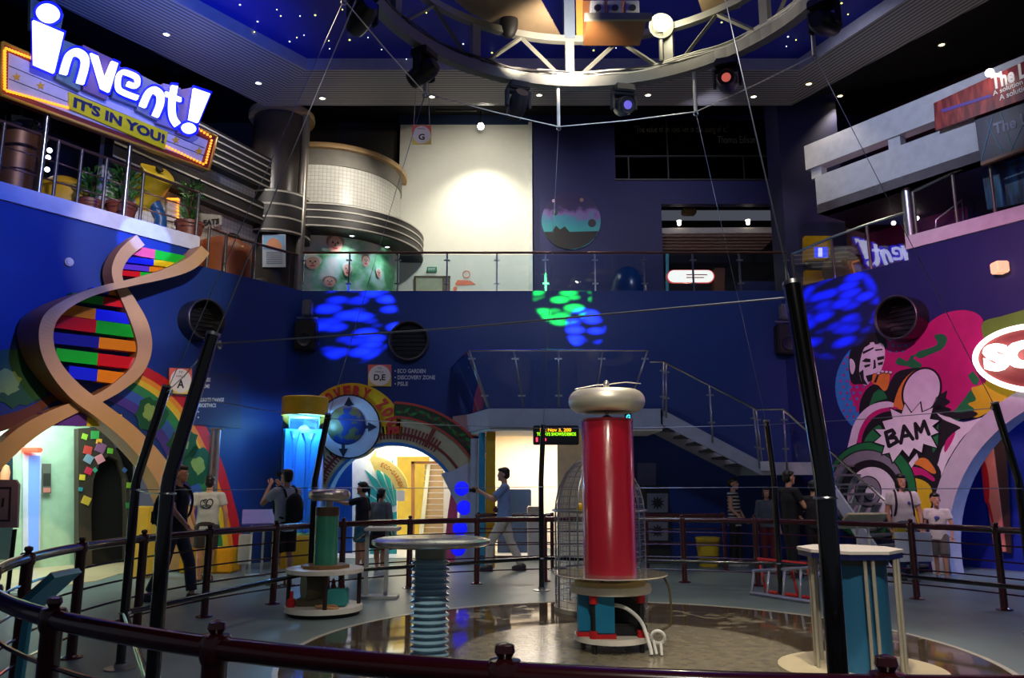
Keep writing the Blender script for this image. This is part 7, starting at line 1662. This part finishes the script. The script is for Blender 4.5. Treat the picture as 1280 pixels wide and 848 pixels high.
# 2 dark clothed figure behind the poles, walking right
p = px_pos(213,752); t, f = person('person in dark clothes walking behind the two thick left poles', p, R(-100), pheight(213,583,p), (((-.06,-.1,-.26),(-.06,-.02,-.5)),((.06,.12,-.25),(.06,.3,-.42))), ((.24,.05),(-.26,.06)), fab('tee_black',(24,24,30)), fab('trousers_slate',(56,60,72)), HBR, .65, 1.9, (50,52,58), head_pitch=-.1)
backpack(f, 'dark navy backpack on the person behind the left poles', fab('bag_navy',(26,32,64)))
# 3 man with black backpack taking a photograph
p = px_pos(352,733); t, f = person('person in white T-shirt and long black shorts raising a camera, black backpack on', p, R(52), pheight(352,588,p), (((-.08,.2,-.18),(.10,.3,.08)),((.08,.2,-.2),(-.08,.3,.06))), ((.05,.0),(-.08,.02)), fab('tee_white',(196,204,214)), fab('shorts_black',(22,22,26)), HB, .62, .98, (80,66,54), head_pitch=.1, build=1.06, sandals=True, shirt_len=.08)
backpack(f, 'black backpack on the person taking a photograph by the tank', fab('bag_black',(20,22,24)))
mb = MB(); c = f['hd'](0,.19,.02); mb.bbox(c, (.11,.05,.07), .012, Matrix.Rotation(R(52),3,'Z')); solo(mb, 'compact_camera', M_blackm, 'small black camera held up by the person with the black backpack', 'camera')
# 4 woman pointing
p = px_pos(450,722); t, f = person('person in a black top and teal shorts pointing left beside the gateway', p, R(78), pheight(450,604,p), (((-.03,.25,-.06),(.02,.5,.0)),((.05,-.03,-.27),(.03,.08,-.48))), ((.03,.0),(-.04,.01)), fab('top_black',(24,24,34)), fab('shorts_teal',(40,110,130)), HB, .75, .6, (200,200,204), hair_style='tail', female=True, shirt_len=.04)
# 5 person in grey shirt
p = px_pos(474,719); t, f = person('person in a loose grey shirt and black skirt standing before the fan leaf panel', p, R(-28), pheight(474,612,p), (((-.06,0,-.27),(-.05,.1,-.48)),((.06,0,-.27),(.05,.1,-.48))), ((.03,.0),(-.03,.01)), fab('shirt_grey',(118,120,124)), fab('skirt_black',(26,24,28)), HB, 1.5, .62, (206,206,210), hair_style='tail', female=True, skirt=True, build=1.12, shirt_len=.08)
# 6 man walking with a camera
p = px_pos(630,714); t, f = person('person in light blue shirt and cream trousers walking left with a raised camera', p, R(88), pheight(632,586,p), (((-.03,.2,-.2),(.08,.43,-.06)),((.04,.18,-.22),(-.08,.43,-.08))), ((.26,.09),(-.3,.05)), fab('shirt_blue',(128,152,196)), fab('trousers_cream',(206,196,180)), HBR, .8, 1.95, (60,58,60), head_pitch=-.05, shirt_len=.0)
mb = MB(); c = f['sh'][0][2].lerp(f['sh'][1][2],.5)+V((-.11,0,.02)); mb.bbox(c, (.07,.14,.09), .012); mb.cyl(c+V((-.03,0,0)), c+V((-.09,0,0)), .035); solo(mb, 'camera', M_blackm, 'dark camera held by the walking person in the light blue shirt', 'camera')
mb = MB(); k = f['back'](0,.14,1.02); mb.bbox(k, (.1,.2,.12), .03); solo(mb, 'waist_pouch', fab('pouch_maroon',(90,44,50)), 'maroon pouch at the waist of the person in cream trousers', 'pouch')
# 7 striped top
def striped():
    m = bpy.data.materials.new('striped_cloth'); m.use_nodes = True; nt = m.node_tree; b = nt.nodes['Principled BSDF']; b.inputs['Roughness'].default_value = .8
    tc = nt.nodes.new('ShaderNodeTexCoord'); wv = nt.nodes.new('ShaderNodeTexWave'); wv.bands_direction = 'Z'; wv.inputs['Scale'].default_value = 4.6; wv.inputs['Distortion'].default_value = 1.2; nt.links.new(tc.outputs['Object'], wv.inputs['Vector'])
    r_ = nt.nodes.new('ShaderNodeValToRGB'); r_.color_ramp.interpolation = 'CONSTANT'; e = r_.color_ramp; e.elements[0].color = (*lin((24,22,26)),1); e.elements[1].position = .5; e.elements[1].color = (*lin((196,190,180)),1)
    nt.links.new(wv.outputs['Fac'], r_.inputs[0]); nt.links.new(r_.outputs[0], b.inputs['Base Color']); return m
p = px_pos(921,708); t, f = person('person in a black and white striped sleeveless top under the stair', p, R(-125), pheight(921,599,p), (((-.05,.02,-.27),(-.04,.14,-.47)),((.05,.02,-.27),(.02,.2,-.44))), ((.05,.0),(-.05,.02)), striped(), fab('trousers_black',(20,18,22)), HBR, .1, 1.85, (190,186,180), female=True, hair_style='short', shirt_len=.1)
# 8 dark T-shirt, profile
p = px_pos(993,722); t, f = person('person in a black T-shirt facing right under the stair landing', p, R(-75), pheight(993,590,p), (((-.06,.08,-.26),(-.03,.25,-.4)),((.06,.12,-.25),(.05,.34,-.36))), ((.04,.0),(-.05,.01)), fab('tee_black2',(18,17,20)), fab('trousers_dark',(26,24,28)), HB, .62, 1.9, (60,56,56))
# 9 dark companion
p = px_pos(1024,724); t, f = person('person in dark clothes turned away beside the person in the black T-shirt', p, R(-20), pheight(1024,602,p), (((-.06,.1,-.25),(-.02,.26,-.2)),((.06,.14,-.2),(.02,.3,-.02))), ((.04,.0),(-.04,.01)), fab('jacket_dark',(24,22,28)), fab('trousers_dark', ()), HB, 1.6, 1.9, (50,48,52))
mb = MB(); c = f['sh'][1][2]+V((.0,.03,.09)); mb.bbox(c, (.15,.02,.1), .006, Matrix.Rotation(R(30),3,'Z')); solo(mb, 'folded_leaflet', M_sgnw, 'white leaflet held by the person in dark clothes', 'leaflet')
# 10 grey and dark red figure
p = px_pos(963,712); t, f = person('person in a grey top and dark red trousers behind the far right pole', p, R(170), pheight(963,610,p), (hang(-1), hang(1)), ((.03,.0),(-.03,.01)), fab('top_greyblue',(84,88,96)), fab('trousers_red',(96,26,34)), HBR, 1.7, 1.9, (50,44,44), female=True, hair_style='bob')
# 11 mother
p = px_pos(1137,726); t, f = person('person in a white T-shirt with dark backpack straps standing beside the boy', p, R(165), pheight(1137,595,p), (((-.07,0,-.27),(-.06,.08,-.5)),((.07,0,-.27),(.05,.1,-.49))), ((.04,.0),(-.05,.01)), fab('tee_white2',(206,202,206)), fab('trousers_blue',(62,76,110)), HB, .62, 1.9, (70,60,64), female=True, hair_style='bob', build=1.1, head_yaw=.15, hs=1.06, shirt_len=.06)
backpack(f, 'dark backpack worn by the person in white next to the boy', fab('bag_plum',(34,26,40)))
mb = MB(); c = f['back'](-.02,.14,1.28); mb.ell(f['back'](-.07,.134,1.27), (.028,.008,.028)); mb.build('shirt_badge', mat('badge_blue',(90,90,170),.6), t)
sb = px_pos(1156,727); mb = MB(); a = at(1131,662,sb.y-.55); mb.bbox(at(1142,684,sb.y-.5), (.62,.03,.46), .006, Matrix.Rotation(R(6),3,'Z')); solo(mb, 'white_carrier_board', mat('board_white_blue',(206,214,230),.5), 'large white folder carried in front of the person with backpack straps', 'folder')
mb = MB(); c = at(1124,668,sb.y-.35); mb.bbox(c, (.18,.06,.26), .02, Matrix.Rotation(R(20),3,'Y')); solo(mb, 'yellow_pouch', mat('pouch_yellow',(206,180,30),.5), 'yellow pouch beside the white folder', 'pouch')
# 12 boy
p = px_pos(1179,726); t, f = person('boy in a white T-shirt and grey shorts stepping beside the person in white', p, R(150), pheight(1176,620,p), (((-.07,.02,-.26),(-.06,.1,-.48)),((.07,.0,-.26),(.06,.04,-.49))), ((.2,.06),(-.2,.04)), fab('tee_white3',(210,206,208)), fab('shorts_grey',(94,92,90)), HB, .62, .95, (70,78,92), hair_style='fringe', hs=1.22, head_yaw=.3, build=1.0, shirt_len=.06)
mb = MB(); mb.ell(f['back'](.0,.14,1.27), (.05,.008,.03)); mb.build('shirt_badge', mat('badge_blue', ()), t)
# ================================================================ light
w = bpy.data.worlds.new('world'); S.world = w; w.use_nodes = True
w.node_tree.nodes['Background'].inputs[0].default_value = (.5,.55,.7,1); w.node_tree.nodes['Background'].inputs[1].default_value = .12
# white wall wash
spot('wash_light', LW+V((0,-.35,-.1)), (LW.x+.1,21.3,6.0), 600, (255,246,226), 100, .9, .1)
# flood lamp
point('flood_light', FL+V((0,-.25,0)), 38, (255,243,210), .12)
spot('flood_down', FL+V((0,-.3,-.2)), (1.1,7.8,0), 950, (255,240,214), 70, .8, .15)
# rooms
area('mint_room_light', WLm.w(-5.2,3.3,-1.5), WLm.w(-5.2,0,-1.6), 200, (235,255,240), 3, 1.2)
area('eco_room_light', (-2.4,YB+1.4,2.85), (-2.4,YB+1.6,0), 170, (255,246,225), 2.2, 1.4)
area('staff_room_light', (.6,18.6,zs-.05), (.6,18.6,0), 120, (255,244,230), 1.6, 1.4)
area('arch_room_light', WR.w(5.5,3.5,-2.2), WR.w(5.5,0,-2.2), 160, (170,190,255), 2, 1.5)
spot('poster_light', WR.w(3.6,3.3,-.6), WR.w(3.9,1.4,-1.5), 60, (255,190,170), 50, .6, .1)
point('tank_light', (tx,ty,zc0-.25), 60, (190,235,255), .12)
# downlights
for p in DL: spot('downlight_light', p-V((0,0,.05)), p-V((0,0,5)), 120, (255,236,210), 95, .7, .06)
point('shop_light', (5.2,22.6,7.0), 40, (255,235,215), .1)
spot('banner_light', BANL, BP.p(1255,110), 60, (255,245,235), 80, .8, .05)
point('plum_light', WR.w(2.2,7.5,-1.4), 90, (255,170,200), .1)
# moving head washes and gobos
def gobo(name, loc, target, power, color, size, scale, seed, blend=.3):
    o = spot(name, loc, target, power, (255,255,255), size, blend, .01); l = o.data; l.color = (1,1,1); l.use_nodes = True; nt = l.node_tree; em = nt.nodes['Emission']
    tc = nt.nodes.new('ShaderNodeTexCoord'); sx = nt.nodes.new('ShaderNodeSeparateXYZ'); nt.links.new(tc.outputs['Normal'], sx.inputs[0])
    dx = nt.nodes.new('ShaderNodeMath'); dx.operation = 'DIVIDE'; dy = nt.nodes.new('ShaderNodeMath'); dy.operation = 'DIVIDE'
    nt.links.new(sx.outputs['X'], dx.inputs[0]); nt.links.new(sx.outputs['Z'], dx.inputs[1]); nt.links.new(sx.outputs['Y'], dy.inputs[0]); nt.links.new(sx.outputs['Z'], dy.inputs[1])
    cb = nt.nodes.new('ShaderNodeCombineXYZ'); nt.links.new(dx.outputs[0], cb.inputs[0]); nt.links.new(dy.outputs[0], cb.inputs[1]); cb.inputs[2].default_value = seed
    mp = nt.nodes.new('ShaderNodeMapping'); mp.inputs['Rotation'].default_value = (0,0,R(80)); mp.inputs['Scale'].default_value = (scale*.5, scale*1.25, 1); nt.links.new(cb.outputs[0], mp.inputs[0])
    vo = nt.nodes.new('ShaderNodeTexVoronoi'); vo.feature = 'SMOOTH_F1'; vo.inputs['Scale'].default_value = 1; vo.inputs['Smoothness'].default_value = .2; nt.links.new(mp.outputs[0], vo.inputs['Vector'])
    mr = nt.nodes.new('ShaderNodeMapRange'); mr.inputs['From Min'].default_value = .66; mr.inputs['From Max'].default_value = .22; nt.links.new(vo.outputs['Distance'], mr.inputs['Value'])
    em.inputs['Color'].default_value = (*lin(color),1); nt.links.new(mr.outputs[0], em.inputs['Strength']); return o
def ahead(a, tgt, k=.55):
    p = qp(a,QZ0-.42); return p+(V(tgt)-p).normalized()*k
g0 = ahead(141, WB.p(440,402)); g1 = ahead(77, WB.p(712,380)); g2 = ahead(46, WR.p(1046,388))
gobo('gobo_blue_left', g0, WB.p(446,400), 26000, (36,66,255), 15, 30, 1.0)
gobo('gobo_green', g1, WB.p(703,370), 24000, (20,230,60), 13, 30, 2.0)
gobo('gobo_blue_mid', g1+V((.2,0,0)), WB.p(732,410), 16000, (36,66,255), 9, 30, 3.0)
gobo('gobo_blue_right', g2, WR.p(1046,388), 22000, (36,66,255), 16, 30, 4.0)
# washes on the walls, plus fill spots added where no fixture shows
spot('wash_left_wall', ahead(170,WLm.p(70,330)), WLm.p(70,330), 1500, (60,100,255), 46, .9, .1)
spot('wash_helix', qp(200,QZ0-.4), WLm.p(190,325), 2000, (255,238,210), 22, .5, .08)
spot('wash_right_wall', ahead(13,WR.p(1150,500)), WR.p(1190,430), 1250, (255,165,210), 60, .9, .1)
spot('theatre_wash', DL[3]-V((0,.3,.3)), (-4.6,19.2,8.6), 800, (255,246,230), 46, .8, .1)
spot('theatre_wash_left', DL[0]-V((0,0,.2)), WG.w(1.5,8.6), 500, (255,246,235), 60, .8, .1)
spot('sign_front', (-3.2,6.5,9.9), SP.p(140,150), 1300, (225,225,255), 36, .8, .1)
spot('coil_front', qp(262,QZ0-.3), (TX,TY,1.4), 430, (255,238,214), 40, .8, .1)
spot('drum_front', qp(300,QZ0-.3), (BX,BY,.6), 1300, (255,238,220), 40, .8, .1)
spot('white_wall_fill', (-.6,16.2,9.9), (-.9,21.3,8.6), 800, (255,248,230), 85, .9, .1)
spot('upper_back_light', (4.5,15.4,9.8), (4.2,21.3,8.6), 320, (225,225,255), 80, .9, .1)
spot('band_light', (3.5,11,9.6), WR.w(3.2,8.5), 700, (225,232,255), 50, .9, .1)
for a_ in (-1.55,-1.1,-.6): spot('canopy_light', (DC[0]+2.4*cos(a_),DC[1]+2.4*sin(a_),7.68), (DC[0]+2.05*cos(a_),DC[1]+2.05*sin(a_),6.2), 60, (240,248,255), 110, .8, .05)
spot('dark_wall_light', (-3.5,16.5,10.2), (-4,21.9,10.8), 260, (255,240,220), 70, .9, .1)
spot('helix_low', qp(200,QZ0-.45), WLm.p(170,590), 2000, (255,220,176), 34, .8, .1)
spot('soffit_blue', (-4.6,10.6,7.0), (-6.5,13.2,10.1), 800, (60,110,255), 80, .9, .1)
spot('soffit_warm', (.8,9.5,7.6), (.8,15.8,10.1), 500, (255,235,215), 100, .9, .1)
spot('insulator_front', qp(250,QZ0-.3), (IX,D_,.8), 700, (245,245,255), 30, .8, .1)
spot('slab_beam', ahead(185,WLm.p(178,308)), WLm.p(180,304), 6500, (95,125,255), 8, .3, .02)
spot('added_front_fill', (.5,-2.2,9.9), (1.6,7.2,.4), 2600, (255,244,228), 44, .8, .15)  # added unseen spot, brightens the arena objects from the front
spot('pillar_front', (.6,9.6,7.4), (PLX,PLD,9.3), 600, (255,240,220), 22, .8, .1)
spot('right_people', (3.0,7.6,9.9), (7.0,13.9,.9), 1700, (255,236,225), 26, .8, .1)
spot('wash_back', (1,8,7.0), (1,17,3.2), 340, (190,215,255), 90, .9, .3)
area('added_ceiling_fill', (1,7.85,8.6), (1,7.85,11), 190, (120,140,255), 3, 3)  # added lamp without a fitting, lifts the blue ceiling
